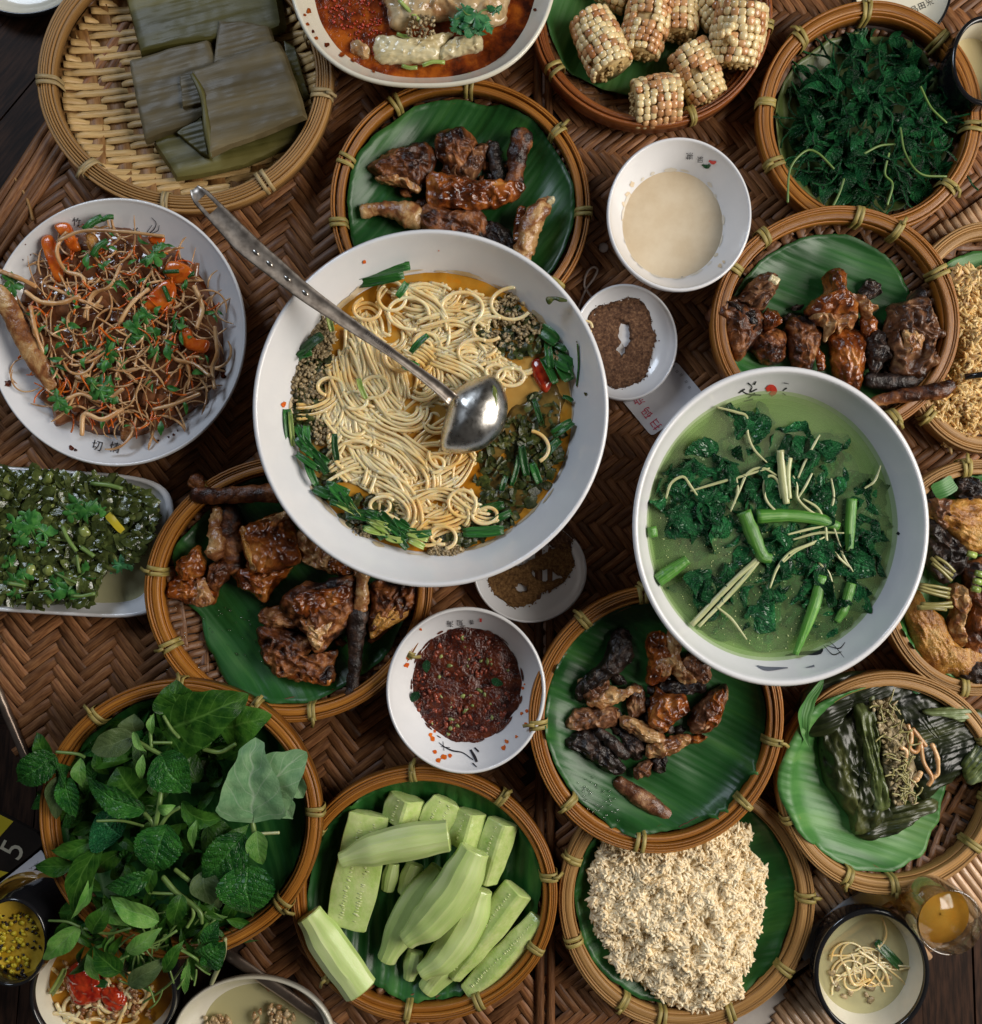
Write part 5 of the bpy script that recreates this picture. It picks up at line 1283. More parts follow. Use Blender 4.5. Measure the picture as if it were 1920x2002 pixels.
# handle with a hanging hole: two rails near the end, then one shallow trough
a_ = []
mb = MB(); vs = []; fs = []; uv = []
pr = [(-1, 1.2), (-.86, 2.6), (-.55, .4), (0, -.9), (.55, .4), (.86, 2.6), (1, 1.2), (.9, -1.6), (0, -3.0), (-.9, -1.6)]
n = len(P)
for i, p in enumerate(P):
    t = (P[min(i + 1, n - 1)] - P[max(i - 1, 0)]).normalized(); s_ = t.cross(Vector((0, 0, 1))).normalized(); u_ = s_.cross(t); w_ = ws[i] * (.55 if i == 0 else .85 if i == 1 else 1)
    kb = 1.0 if i < 34 else 1 + (i - 34) / 26 * .8
    for a, b in pr: vs.append(p + s_ * a * w_ + u_ * b * kb); uv.append((i * .1, a))
m_ = len(pr)
for i in range(n - 1):
    for q in range(m_):
        if 2 <= i <= 4 and q in (2, 3, 7, 8): continue           # the hole
        fs.append((i * m_ + q, i * m_ + (q + 1) % m_, (i + 1) * m_ + (q + 1) % m_, (i + 1) * m_ + q))
fs.append(tuple(range(m_))[::-1]); fs.append(tuple((n - 1) * m_ + q for q in range(m_)))
mb.add(vs, fs, uv); mb.build('handle', C['steel_h'], lad)
for i in (18, 22, 26, 15):
    mb = MB(); lump(mb, P[i] + Vector((0, 0, .2)), 6.5, 3.4, 2.2, rot=math.radians(-42), amp=0); mb.build('dimple', C['steel'], lad)
mb = MB()
blob(mb, [(880,772),(890,760),(904,752),(920,744),(940,736),(962,733),(980,748),(990,772),(993,800),(986,832),(972,855),(952,873),(930,882),(905,887),(870,884),(861,868),(863,845),(870,815),(876,790)], 174, 66, n=80, m=26, power=2.0, amp=.5, f=.03, amp2=.12, f2=.2)
mb.build('ladle_bowl', C['steel'], lad)
def hs(px, py, lift):                       # handle surface
    z = 262 - (px - 690) / 90 * 15; return W(px, py, z + 3)
text_on('STAINLESS STEEL', 742, 671, 9, .66, hs, 'ink', 'stamped_text', lad)
# ladle bowl smear
mb = MB(); blob(mb, [(964,752),(972,765),(972,790),(966,812),(956,828),(954,818),(962,795),(963,770)], 226, 3, n=26, m=4, amp=1); mb.build('food_smear', C['pickle_l'], lad)

# ================================================================ 12 spice dishes, card, string
s1 = bowl('spice_dish', 'small white dish of brown spice powder right of the noodle bowl', 'dish', 1222, 669, 99, 110, 42, 0, prof=[(0, .2), (.6, .24), (.8, .45), (.92, .75), (1, 1)], foot=.5, rimw=5)
random.seed(51)
def powder(d, outline, label, mat, holes, h=9):
    mb = MB(); zz = d.z0 + 11; blob(mb, outline, zz, h, n=130, m=30, power=3, amp=2.5, f=.05, amp2=1.8, f2=.14)
    vv = []
    s = sk(zz)
    H_ = [(W(x, y, zz), r_, r2) for x, y, r_, r2 in holes]
    for v in mb.v:
        z = v[2]; hole_ = False
        for c_, r_, r2 in H_:
            q = math.hypot((v[0] - c_.x) / r_, (v[1] - c_.y) / r2)
            q *= 1 + .5 * NZ.noise(Vector((v[0] * .09, v[1] * .09, 4)))
            if q < 1.3: z = min(z, zz - 9 + max(0, q - .9) * 50); hole_ = hole_ or q < 1.0
        fx = d.frac(v[0], v[1]); z = z if hole_ else max(z, 0) if fx < .6 else max(z, d.zin(min(1, fx)) + 1.5)
        e = NZ.noise(Vector((v[0] * .2, v[1] * .2, 1))) * 3; vv.append((v[0] + e, v[1] - e, z))
    mb.v = vv; mb.f.pop()
    for k_ in range(130): mb.v[k_] = (mb.v[k_][0], mb.v[k_][1], mb.v[k_][2] - 2)
    for _ in range(260):
        i = random.randrange(130 * 3); v = vv[i]; lump(mb, Vector((v[0] + U(-4, 4), v[1] + U(-4, 4), v[2] + 1)), U(.7, 1.7), amp=.3, lvl=1, r=R())
    o = mb.build('spice_powder', C[mat]); tag(o, label, 'spice', kind='stuff')
powder(s1, [(1152,615),(1175,600),(1200,592),(1225,583),(1250,590),(1268,612),(1276,640),(1283,660),(1272,700),(1262,735),(1240,750),(1205,760),(1185,752),(1165,700),(1150,650)], 'dark brown spice powder in the dish beside the cream sauce', 'spice', [(1221,655,10,22),(1215,684,7,8)])
mb = MB(); tube(mb, [W(1146,640,50) + Vector((12 * math.cos(a * .7), 12 * math.sin(a * .7), a * .3)) for a in range(9)], 2.6, res=30); o = mb.build('noodle_ring', C['noodle']); tag(o, 'stray noodle ring at the edge of the spice dish', 'noodle')
s2 = bowl('spice_dish', 'small white dish of ochre spice powder below the noodle bowl', 'dish', 1036, 1116, 107, 98, 42, 0, prof=[(0, .2), (.6, .24), (.8, .45), (.92, .75), (1, 1)], foot=.5, rimw=5)
powder(s2, [(955,1130),(985,1115),(1020,1105),(1050,1088),(1085,1070),(1110,1060),(1118,1085),(1122,1105),(1110,1130),(1085,1150),(1055,1162),(1040,1180),(1010,1188),(985,1175),(965,1160)], 'ochre spice powder with bare white patches under the noodle bowl rim', 'spice2', [(1068,1125,22,10),(1018,1150,10,7)])
powder(s2, [(1070,1050),(1100,1030),(1118,1045),(1112,1068),(1085,1072)], 'small reddish heap of spice at the upper right of the lower dish', 'spice', [(900,900,1,1)], 6)
card = thing('card', 'white laminated card with crimson characters under the spice dish', 'card', W(1280, 790, 2))
def rrect(P, n=6):  return resample([(x, y, 0) for x, y in P], 4, True, False)
cp = [(1214,780),(1322,706),(1382,778),(1274,853)]
cpts = []
for i in range(4):
    p = Vector((*cp[i], 0)); a = Vector((*cp[i - 1], 0)) - p; b = Vector((*cp[(i + 1) % 4], 0)) - p
    for k in range(5):
        t = k / 4; q = p + a.normalized() * 9 * (1 - t) ** 2 + b.normalized() * 9 * t ** 2; cpts.append((q.x, q.y))
flat_poly('card_sheet', cpts, 6, C['card'], card, th=1.5)
tab = lambda x, y, l: W(x, y, 7.0)
for k, (ch, x, y) in enumerate((('扫', 1283, 829), ('码', 1266, 806), ('点', 1250, 783))): text_on(ch, x, y, 21, math.radians(-127), tab, 'magink', 'printed_character', card)
for x, y in ((1317,716),(1324,726),(1332,733),(1342,746),(1348,757)): text_on('米' if x % 2 else '日', x, y, 6, math.radians(-127), tab, 'ink', 'printed_character', card)
mb = MB(); tube(mb, [W(x, y, 6) for x, y in [(1128,612),(1135,590),(1146,565),(1160,545),(1168,528),(1160,522),(1148,532),(1142,556),(1150,572),(1160,585)]], 2.2, n=6, res=50); o = mb.build('string', C['string']); tag(o, 'looped grey string on the mat beside the spice dish', 'string')
mb = MB(); lump(mb, W(1180, 484, 6), 10, 10, 5, amp=.05); o = mb.build('bead', C['bead']); tag(o, 'small white round bead on the mat left of the sauce bowl', 'bead')
mb = MB(); tube(mb, [W(x, y, 8) for x, y in [(29,348),(38,364),(50,382),(56,398),(60,412),(64,430)]], [2, 3, 3.2, 3.4, 3, 3], n=7, res=24); o = mb.build('twig', C['tan_bamboo']); tag(o, 'thin curved orange twig on the mat above the salad plate', 'twig')

# ================================================================ 14 roast meat basket (right)
ro = basket('basket', 'amber basket of charred roast meat above the green soup', 1636, 630, 243, 229, 112, 42, leafang=-20, leafshape=[.80,.84,.90,.93,.92,.93,.98,.98,.9,.9,.9,.9], tieang=[58, 74 + 5, 28, 128, 151, 300], ripple=8, leaf_z=10, leaflabel='glossy green leaf folded over under the charred meat')
G14 = 'charred roast meat pieces in the right basket'
pieces([([(1626,649),(1679,649),(1693,693),(1684,749),(1673,765),(1643,751),(1629,704)], 62, 40, 'skin', 'long brown skinned piece at the bottom centre of the roast', {'wrink': 2}),
        ([(1471,666),(1496,643),(1527,649),(1535,677),(1529,704),(1491,707)], 62, 36, 'meat', 'rounded dark piece under the left chunk', {}),
        ([(1543,621),(1579,624),(1601,643),(1598,677),(1585,728),(1557,726),(1543,663)], 64, 38, 'meat', 'upright blocky piece left of the centre', {}),
        (('limb', [(1594,684,84,7),(1603,700,84,9),(1606,722,84,7)]), 70, 10, 'skin', 'thin orange sliver beside the upright block', {}),
        ([(1383,616),(1416,577),(1449,594),(1491,610),(1485,649),(1444,701),(1408,649)], 68, 52, 'meat', 'big dark chunk with blue black sheen at the left', {'amp': 8}),
        ([(1425,590),(1450,600),(1480,612),(1490,622),(1470,640),(1440,610)], 104, 16, 'char', 'blackened crust on the left chunk', {'wrink': 8}),
        ([(1444,583),(1474,544),(1513,538),(1524,555),(1502,594),(1485,610),(1449,596)], 74, 48, 'pork', 'ragged meat piece with a white bone end at the upper left', {'amp': 8, 'wrink': 12}),
        (('limb', [(1508,544,124,7),(1518,550,122,8)]), 70, 10, 'whiteveg', 'white bone end at the upper left of the roast', {'name': 'bone_tip', 'cat': 'bone'}),
        ([(1499,605),(1518,610),(1525,630),(1504,646),(1491,643),(1488,622)], 84, 30, 'skin', 'shiny orange lobe right of the dark chunk', {}),
        ([(1618,533),(1651,536),(1654,571),(1670,591),(1665,616),(1587,616),(1590,588),(1615,571)], 68, 56, 'skin', 'knobbly reddish piece at the centre top', {'amp': 7}),
        ([(1588,616),(1610,612),(1634,616),(1668,614),(1664,640),(1650,634),(1640,650),(1630,640),(1618,664),(1610,640)], 84, 34, 'pale', 'pale torn meat hanging below the centre piece', {'amp': 6, 'wrink': 12}),
        ([(1659,571),(1695,585),(1715,602),(1706,608),(1698,625),(1681,606)], 86, 26, 'pale', 'pale pointed flap to the right of the centre', {'amp': 4}),
        ([(1684,619),(1706,621),(1717,643),(1693,660)], 78, 30, 'skin', 'orange joint between the flap and the grey piece', {}),
        ([(1698,654),(1720,649),(1734,670),(1745,700),(1728,708),(1712,730),(1698,704)], 78, 34, 'char', 'grey charred piece left of the big right chunk', {'amp': 3}),
        ([(1748,602),(1776,588),(1803,568),(1817,605),(1839,654),(1823,662),(1822,690),(1820,728),(1759,731),(1744,690),(1734,666)], 68, 60, 'pork', 'largest ragged chunk at the right of the roast', {'amp': 9, 'wrink': 14}),
        ([(1765,650),(1790,645),(1805,662),(1798,685),(1772,680)], 118, 12, 'pale', 'pale joint face on the largest chunk', {'wrink': 4}),
        ([(1680,600),(1700,590),(1722,570),(1700,545),(1684,560)], 60, 20, 'char', 'small blackened scrap at the top centre of the roast', {}),
        (('limb', [(1700,742,84,16),(1760,748,86,20),(1820,735,90,16),(1845,728,92,12)]), 80, 10, 'char', 'dark leg piece lying along the lower right rim', {}),
        (('limb', [(1702,790,100,10),(1740,778,108,12),(1790,770,118,13),(1835,764,124,17),(1858,752,126,12)]), 100, 10, 'meat', 'thin bony foot reaching over the lower right rim', {'wob': .4})], 'roast_piece', 'roast meat', G14)

# ================================================================ 15 far right rice basket
rr_ = basket('basket', 'pale tan basket of golden sticky rice at the right edge', 1925, 660, 165, 226, 62, 0, kind='tan_bamboo', leafmat='ban_l', leafang=10, leafR=.9, tieang=[225, 135], bandw=.68, leaflabel='light green leaf under the golden rice at the right edge')
rice_heap('sticky_rice', 'golden sticky rice heap at the right edge behind the roast basket', [(1855,540),(1900,525),(1980,540),(1990,700),(1960,800),(1880,860),(1850,870),(1835,840),(1800,810),(1790,780),(1850,700)], 20, 55, 'rice_y', 2300, 1.2, 61)
mb = MB(); a = W(1886,737,96); b = W(1950,728,110); sweep(mb, [a, b], circ(8, 6, 6)); o = mb.build('chopstick', C['black_enamel']); tag(o, 'black chopstick tip resting on the golden rice', 'chopstick')

# ================================================================ 17 fish basket
fb = basket('basket', 'light bamboo basket of grilled fish cut by the right edge', 1912, 1130, 196, 232, 96, 40, kind='tan_bamboo', leafmat='ban_l', leafang=85, leafR=1.0, tieang=[97, 262, 180], bandw=.65, leaflabel='bright green ridged leaf under the grilled fish', crease=1.8)
G17 = 'pieces in the grilled fish basket'
pieces([([(1870,937),(1889,934),(1925,948),(1935,981),(1878,980)], 66, 30, 'char', 'blackened fish skin near the top of the fish basket', {}),
        ([(1806,960),(1815,950),(1830,965),(1826,1000),(1812,1000)], 66, 30, 'char', 'charred black tip beside the leaf scrap', {}),
        ([(1812,989),(1856,978),(1925,981),(1945,1075),(1889,1078),(1851,1036),(1818,1014)], 66, 46, 'gold', 'upper golden brown side of grilled fish', {'wrink': 7}),
        ([(1816,985),(1835,975),(1862,985),(1866,1015),(1845,1030),(1822,1012)], 84, 28, 'pork', 'brown charred fish head edge', {'wrink': 9}),
        ([(1809,1012),(1850,1040),(1889,1078),(1884,1108),(1845,1136),(1812,1108),(1806,1053)], 60, 44, 'char', 'dark charred fish belly between the golden sides', {'wrink': 9}),
        ([(1790,1150),(1800,1175),(1834,1200),(1852,1232),(1870,1262),(1930,1284),(1930,1326),(1878,1330),(1812,1298),(1779,1240),(1768,1190)], 60, 46, 'gold', 'large curved golden fish side at the bottom', {'wrink': 9}),
        ([(1859,1147),(1889,1152),(1895,1191),(1883,1200),(1880,1218),(1872,1225),(1884,1262),(1859,1245),(1852,1225),(1862,1195),(1856,1180)], 74, 36, 'pale', 'white flaky fish flesh beside the lemongrass', {'wrink': 9}),
        ([(1886,1108),(1910,1100),(1935,1110),(1935,1290),(1885,1250),(1898,1200),(1888,1150)], 60, 42, 'meat', 'brown fish meat at the right edge', {'wrink': 9}),
        ([(1880,1310),(1905,1290),(1935,1282),(1935,1330),(1890,1328)], 84, 20, 'char', 'dark fin at the bottom of the fish basket', {})], 'fish_piece', 'fish', G17)
mb = MB(); leaf(mb, (1826, 962), (1868, 942), 34, 98, 100, arch=3, fold=.05, kind='box', nu=8, nv=6, crump=3); o = mb.build('leaf_scrap', C['ban_l']); tag(o, 'light green leaf scrap on top of the grilled fish', 'leaf scrap')
LG_ = []
for k, (x0, y0, x1, y1) in enumerate([(1820,1090,1862,1125),(1822,1100,1860,1135),(1828,1088,1866,1118),(1796,1146,1856,1160),(1796,1152,1856,1168),(1798,1142,1858,1152),(1793,1186,1862,1186),(1800,1180,1860,1178),(1794,1190,1850,1192)]):
    mb = MB(); a, b = W(x0, y0, 112), W(x1, y1, 114); tube(mb, [a, (a + b) / 2 + Vector((0, U(-3, 3), 3)), b], 3.3, n=6, res=8, round_ends=False); o = mb.build('lemongrass_strip', C['lemongrass'])
    tag(o, ['lemongrass strip in the topmost bundle on the fish', 'lemongrass strip in the middle bundle on the fish', 'lemongrass strip in the lowest bundle on the fish'][k // 3], 'lemongrass', 'lemongrass strips on the fish'); LG_.append(o)
order_labels('lemongrass strip on the grilled fish, %s', LG_)
LG_ = []
for x, y in ((1900,1082),(1908,1150),(1912,1135),(1915,1120)):
    mb = MB(); sweep(mb, [W(x - 8, y, 116), W(x + 8, y + 4, 116)], circ(8, 6, 5)); o = mb.build('scallion_piece', C['chive_l']); tag(o, 'short green scallion cut on the grilled fish', 'scallion', 'scallions on the fish'); LG_.append(o)
order_labels('short green scallion cut on the grilled fish, %s', LG_)

# ================================================================ 16 green soup bowl
gs = bowl('soup_bowl', 'large white bowl of green vegetable soup on the right', 'bowl', 1527, 1029, 282, 304, 250, 0, prof=[(0, .10), (.34, .11), (.46, .20), (.62, .40), (.78, .62), (.9, .80), (1, 1)], th=8, foot=.36, rimw=9)
SL_ = 200
layers(gs, [SL_, SL_ - 8, SL_ - 18, SL_ - 30, SL_ - 45, SL_ - 65, SL_ - 90], 'soup_broth', 'cloudy green broth in the right hand bowl', 'gsoup')
liquid(gs, 160, 'soup_depth', 'deeper opaque layer of the green broth', 'broth', 'broth' if False else 'dbroth') if False else None
random.seed(71)
subm = MB()
for x, y, q in heap(1500, 1050, 175, 190, 34):
    a = U(0, 6.28); L = U(80, 140); z = SL_ - U(8, 26)
    leaf(subm, (x - L * .5 * math.cos(a), y - L * .5 * math.sin(a)), (x + L * .5 * math.cos(a), y + L * .5 * math.sin(a)), L * U(.5, .8), z, z, arch=U(0, 8), fold=.05, serr=.08, nu=20, nv=10, crump=10)
o = subm.build('sunken_greens', C['boil']); tag(o, 'mass of sunken green leaves blurred beneath the soup surface', 'vegetable', kind='stuff')
root = thing('soup_greens', 'wilted dark green leaves floating in the green soup', 'vegetable', W(1500, 1050, 190))
def inS(x, y, k=1): return ((x - 1508) / (232 * k)) ** 2 + ((y - 1032) / (255 * k)) ** 2 < 1
cl = [(1330,935,70,62,44),(1440,800,60,40,14),(1420,1000,95,70,44),(1590,900,60,55,28),(1700,985,50,70,30),(1690,1090,55,70,26),(1480,1120,90,60,34),(1600,1090,60,70,22),(1560,1180,80,60,18),(1400,1180,70,60,12),(1640,1200,50,60,12),(1500,960,110,80,26),(1560,1060,120,90,34),(1330,960,60,80,24)]
for cx_, cy_, rx_, ry_, n_ in cl:
    for x, y, q in heap(cx_, cy_, rx_, ry_, int(n_ * 1.0)):
        if not inS(x, y, .88): continue
        a = U(0, 6.28); L = U(40, 104); mb = MB(); z = SL_ + U(-17, 1.5)
        leaf(mb, (x - L * .5 * math.cos(a), y - L * .5 * math.sin(a)), (x + L * .5 * math.cos(a), y + L * .5 * math.sin(a)), U(30, 66), z, z + U(-8, 4), arch=U(-4, 10), bend=U(-.2, .2), fold=U(-.3, .4), roll=U(-.35, .35), serr=.15, nu=22, nv=12, crump=17)
        mb.build('leaf', C['boil'], root)
G16 = 'stalks in the green soup'
def stalk(pts, r_, mat, label, name='stalk', cat='stalk', z=None, flat=.75, res=22, group=G16):
    mb = MB(); zz = SL_ + 5 if z is None else z
    P = [W(x, y, zz + (p[0] if p else 0)) for x, y, *p in pts]; tube(mb, P, r_, n=10, res=res, flat=flat, wob=.12, round_ends=False); o = mb.build(name, C[mat]); return tag(o, label, cat, group)
stalk([(1454,1000),(1470,1040),(1490,1085),(1508,1092)], [13, 13, 12, 8], 'stem_g', 'thick bright green stalk slanting in the middle of the soup', z=SL_ + 9)
stalk([(1480,1010),(1540,1008),(1600,1015),(1640,1030)], [13, 12, 11, 8], 'stem_g', 'horizontal green stalk in the middle of the soup')
stalk([(1666,975),(1662,1030),(1660,1085)], [9, 9, 7], 'stem_g', 'upright green stalk right of the roots'); stalk([(1285,1136),(1310,1118),(1344,1094)], [12, 12, 9], 'stem_g', 'green stalk at the left edge of the soup')
stalk([(1608,1125),(1590,1190),(1555,1280)], [10, 10, 6], 'stem_g', 'long green stalk at the bottom of the soup'); stalk([(1274,1030),(1278,1050)], [9, 8], 'stem_g', 'short light green stalk at the far left of the soup', res=6)
stalk([(1665,1140),(1650,1190),(1636,1216)], [9, 9, 6], 'stem_g', 'green stalk at the lower right of the soup')
stalk([(1484,1090),(1430,1140),(1352,1222)], [4, 5, 5], 'stem_p', 'long pale brown stem running to the lower left of the soup'); stalk([(1488,1092),(1440,1148),(1366,1225)], [3, 4, 3], 'stem_p', 'thin pale stem alongside the long brown one')
stalk([(1526,880),(1530,930),(1538,985)], [7, 8, 6], 'stem_p', 'thick pale stem end standing in the middle of the soup', z=SL_ + 10); stalk([(1544,895),(1540,930),(1544,975)], [5, 5, 4], 'stem_p', 'pale stem half beside the thick stem end', z=SL_ + 12)
RS_ = []
for k, P in enumerate([[(1400,796),(1440,806),(1460,815),(1462,850),(1475,880),(1500,905)], [(1302,975),(1312,945),(1335,932),(1350,950),(1372,982)], [(1350,960),(1400,945),(1460,928),(1505,915)], [(1428,1000),(1445,960),(1462,925),(1490,915),(1520,930)], [(1440,935),(1442,960),(1436,985)],
          [(1528,975),(1520,940),(1505,930),(1494,945),(1497,975),(1512,995),(1526,1004)], [(1560,935),(1575,900),(1592,868),(1603,850)], [(1588,925),(1575,950),(1560,975)], [(1550,930),(1558,950),(1560,975),(1585,1000),(1610,1010)], [(1570,975),(1600,995),(1614,1030),(1618,1060),(1640,1090),(1665,1112)],
          [(1625,935),(1630,970),(1625,1010),(1640,1060)], [(1505,1150),(1520,1110),(1545,1080),(1580,1065),(1612,1050)], [(1540,1045),(1580,1035),(1615,1028)], [(1550,1055),(1600,1042),(1650,1042)], [(1690,955),(1710,940),(1722,910)], [(1600,1100),(1620,1120),(1630,1150)], [(1530,1100),(1560,1075),(1600,1060)], [(1640,1060),(1650,1090),(1668,1118)], [(1400,1185),(1430,1210),(1460,1250)]]):
    RS_ += [stalk(P, [1.8] + [2.5] * (len(P) - 2) + [1.4], 'stem_p', 'thin pale root strand floating on the green soup', name='root_strand', cat='root', z=SL_ + 8, group='pale root strands in the green soup', res=30)]
order_labels('thin pale root strand on the green soup, %s', RS_)
mb = MB()
for _ in range(420):
    x, y = U(1290, 1660), U(1000, 1280)
    if inS(x, y, .95): lump(mb, W(x, y, SL_ + 1.2), U(.5, 1.3), r=R(), lvl=1, amp=0)
o = mb.build('oil_droplets', C['seed']); tag(o, 'tiny oil droplets scattered over the green soup', 'oil', kind='stuff')
mb = MB()
for P in ([(1462,748,3),(1470,756,2),(1466,766,3),(1480,760,2)], [(1448,762,1),(1462,770,3),(1488,772,3)], [(1462,778,2),(1476,768,3)], [(1455,784,2),(1472,780,4)], [(1478,745,2),(1474,752,4)], [(1444,768,2),(1456,760,3)]): brush(mb, P, gs.on)
mb.build('painted_script', C['ink'], gs.o)
mb = MB(); brush(mb, [(1498,762,8),(1508,758,14),(1514,765,10),(1506,772,8)], gs.on); mb.build('seal_mark', C['redink'], gs.o)
mb = MB(); brush(mb, [(1532,748,2),(1542,750,1)], gs.on); brush(mb, [(1538,758,3),(1530,764,1)], gs.on); brush(mb, [(1530,768,1),(1536,772,2)], gs.on); mb.build('small_script', C['ink'], gs.o)
mb = MB()
for P in ([(1535,1282,2),(1560,1278,6),(1600,1276,9),(1608,1268,3)], [(1610,1262,1),(1628,1280,2),(1645,1274,1)], [(1615,1262,1),(1640,1268,2),(1652,1256,1)], [(1622,1255,1),(1634,1266,1.5),(1650,1286,1)]): brush(mb, P, gs.on)
mb.build('painted_plant', C['ink'], gs.o)
mb = MB(); brush(mb, [(1480,1302,2),(1500,1308,8),(1540,1306,2)], gs.on); brush(mb, [(1575,1306,1),(1592,1302,4)], gs.on); mb.build('painted_wash', C['inkblue'], gs.o)
stain(gs, [(1756,1043,3.2)], 'ink', 'speck', 1.0)

# ================================================================ 18 leaf parcel basket
pb = basket('basket', 'light bamboo basket holding an opened cooked leaf parcel', 1742, 1530, 221, 218, 98, 34, kind='tan_bamboo', leafmat='ban_l', leafang=-18, leafshape=[.70,.80,.92,.97,.99,1.04,1.1,1.14,1.15,1.1,1.0,.99,.98,.94,.80,.68], tieang=[246, 272, 322, 200, 350, 25], ripple=12, rip_f=.016, edge_up=0, leaflabel='broad light green leaf under the opened parcel')
mb = MB(); leaf(mb, (1612, 1322), (1584, 1466), 40, 104, 96, arch=12, bend=-.25, fold=.6, roll=-.4, kind='lance', nu=30, nv=10, crump=5)
o = mb.build('leaf_lip', C['ban_l']); tag(o, 'curled pale green leaf lip standing along the left rim of the parcel basket', 'leaf')
G18 = 'parts of the opened leaf parcel'
def wrap(outl, z0, h, mt, label, ang, amp=3, name='cooked_leaf', ridge=1.6, fr=.5, **kw):
    mb = MB(); blob(mb, outl, z0, h, n=90, m=22, power=5, amp=amp, f=.03, amp2=1.2, f2=.1, **kw); ca, sa = math.cos(ang), math.sin(ang); vv = []
    for v in mb.v:
        q = -v[0] * sa + v[1] * ca; vv.append((v[0], v[1], v[2] + (ridge * math.sin(q * fr + 1.6 * NZ.noise(Vector((v[0] * .02, v[1] * .02, 0)))) + ridge * .6 * math.sin(q * fr * 2.3)) * (1 if v[2] > z0 + h * .35 else 0)))
    mb.v = vv; mb.uv = [((v[0] * ca + v[1] * sa) * .01, (-v[0] * sa + v[1] * ca) * .01) for v in vv]
    o = mb.build(name, C[mt]); return tag(o, label, 'cooked leaf', G18)
wrap([(1575,1345),(1620,1318),(1700,1312),(1765,1330),(1760,1380),(1730,1400),(1700,1360),(1650,1400),(1610,1440),(1570,1430),(1560,1385)], 64, 28, 'wet', 'dark cooked leaf behind the parcel at the upper left', .4, amp=5)
wrap([(1600,1420),(1650,1385),(1680,1370),(1700,1420),(1720,1520),(1735,1575),(1740,1605),(1672,1634),(1662,1600),(1640,1570),(1610,1520)], 48, 44, 'wet', 'dark shiny side of the parcel wrapper', math.radians(-72), ridge=.9, fr=.18, fine=1.5, wrink=8)
wrap([(1666,1386),(1690,1362),(1706,1352),(1712,1400),(1720,1480),(1735,1560),(1740,1578),(1715,1590),(1700,1560),(1684,1480)], 70, 34, 'wetl', 'ribbed light green wrapper strip down the front of the parcel', math.radians(-76), ridge=1.6, fr=.5, fine=1.5, wrink=4)
wrap([(1735,1350),(1780,1345),(1840,1370),(1870,1388),(1925,1390),(1925,1470),(1880,1510),(1840,1540),(1800,1560),(1770,1500),(1760,1440)], 62, 26, 'wet', 'dark opened leaf flap spreading to the right of the parcel', .3, amp=6)
wrap([(1735,1575),(1780,1570),(1820,1560),(1835,1578),(1790,1600),(1745,1632),(1690,1640),(1672,1634),(1690,1615)], 52, 22, 'wet', 'crumpled wet leaf edge at the bottom of the parcel', .25, amp=6)
wrap([(1806,1388),(1850,1382),(1898,1380),(1900,1396),(1880,1412),(1850,1402),(1812,1398)], 88, 14, 'wetl', 'olive folded leaf roll at the upper right of the parcel', .05, amp=1.5)
wrap([(1880,1490),(1905,1455),(1935,1440),(1935,1510),(1900,1535),(1885,1520)], 74, 20, 'wetl', 'grey green leaf bundle at the right edge over the rim', .9, amp=6)
mb = MB(); blob(mb, [(1772,1330),(1800,1350),(1820,1380),(1826,1395),(1812,1390),(1790,1372)], 74, 8, n=40, m=8, amp=2); o = mb.build('leaf_strip', C['cori_b']); tag(o, 'bluish green leaf strip between the fish basket and the parcel', 'leaf')
root = thing('parcel_filling', 'shredded greyish fish mint filling spilling from the leaf parcel', 'food', W(1750, 1480, 60))
mb = MB(); blob(mb, [(1706,1362),(1722,1350),(1738,1372),(1755,1400),(1768,1415),(1782,1450),(1786,1490),(1790,1530),(1780,1560),(1757,1576),(1738,1560),(1722,1500),(1712,1430)], 62, 44, n=100, m=28, amp=6, f=.05, amp2=4, f2=.16, wrink=8); mb.build('filling', C['paste'], root)
random.seed(81); mb = MB()
for _ in range(240):
    t = R(); x, y = 1722 + t * 42 + U(-16, 26), 1370 + t * 195 + U(-8, 8)
    lump(mb, W(x, y, 103 + U(-8, 3)), U(3, 9), U(2, 5), U(2, 4), U(0, 3), r=R(), lvl=1, amp=.6)
o = mb.build('shreds', C['paste'], root); o['kind'] = 'stuff'
mb = MB()
for _ in range(60):
    t = R(); x, y = 1730 + t * 40 + U(-16, 30), 1370 + t * 190; P = swirl(x, y, 108, U(14, 30), 4, .05, dz=2); tube(mb, P, 1.6, n=5, res=8, r=R())
o = mb.build('fibres', C['lemongrass'], root); o['kind'] = 'stuff'
for P, r_ in (([(1775,1418),(1782,1440),(1778,1462),(1792,1470),(1800,1450)], 4.5), ([(1800,1455),(1806,1490),(1822,1520),(1815,1535)], 4), ([(1822,1455),(1832,1480),(1834,1510),(1825,1520)], 4), ([(1785,1425),(1800,1445),(1810,1458)], 4), ([(1760,1460),(1772,1470),(1768,1500)], 4.5), ([(1785,1530),(1795,1520),(1800,1510)], 5)):
    mb = MB(); tube(mb, [W(x, y, 104) for x, y in P], r_, n=7, res=20, wob=.3); mb.build('root_strand', C['root'], root)

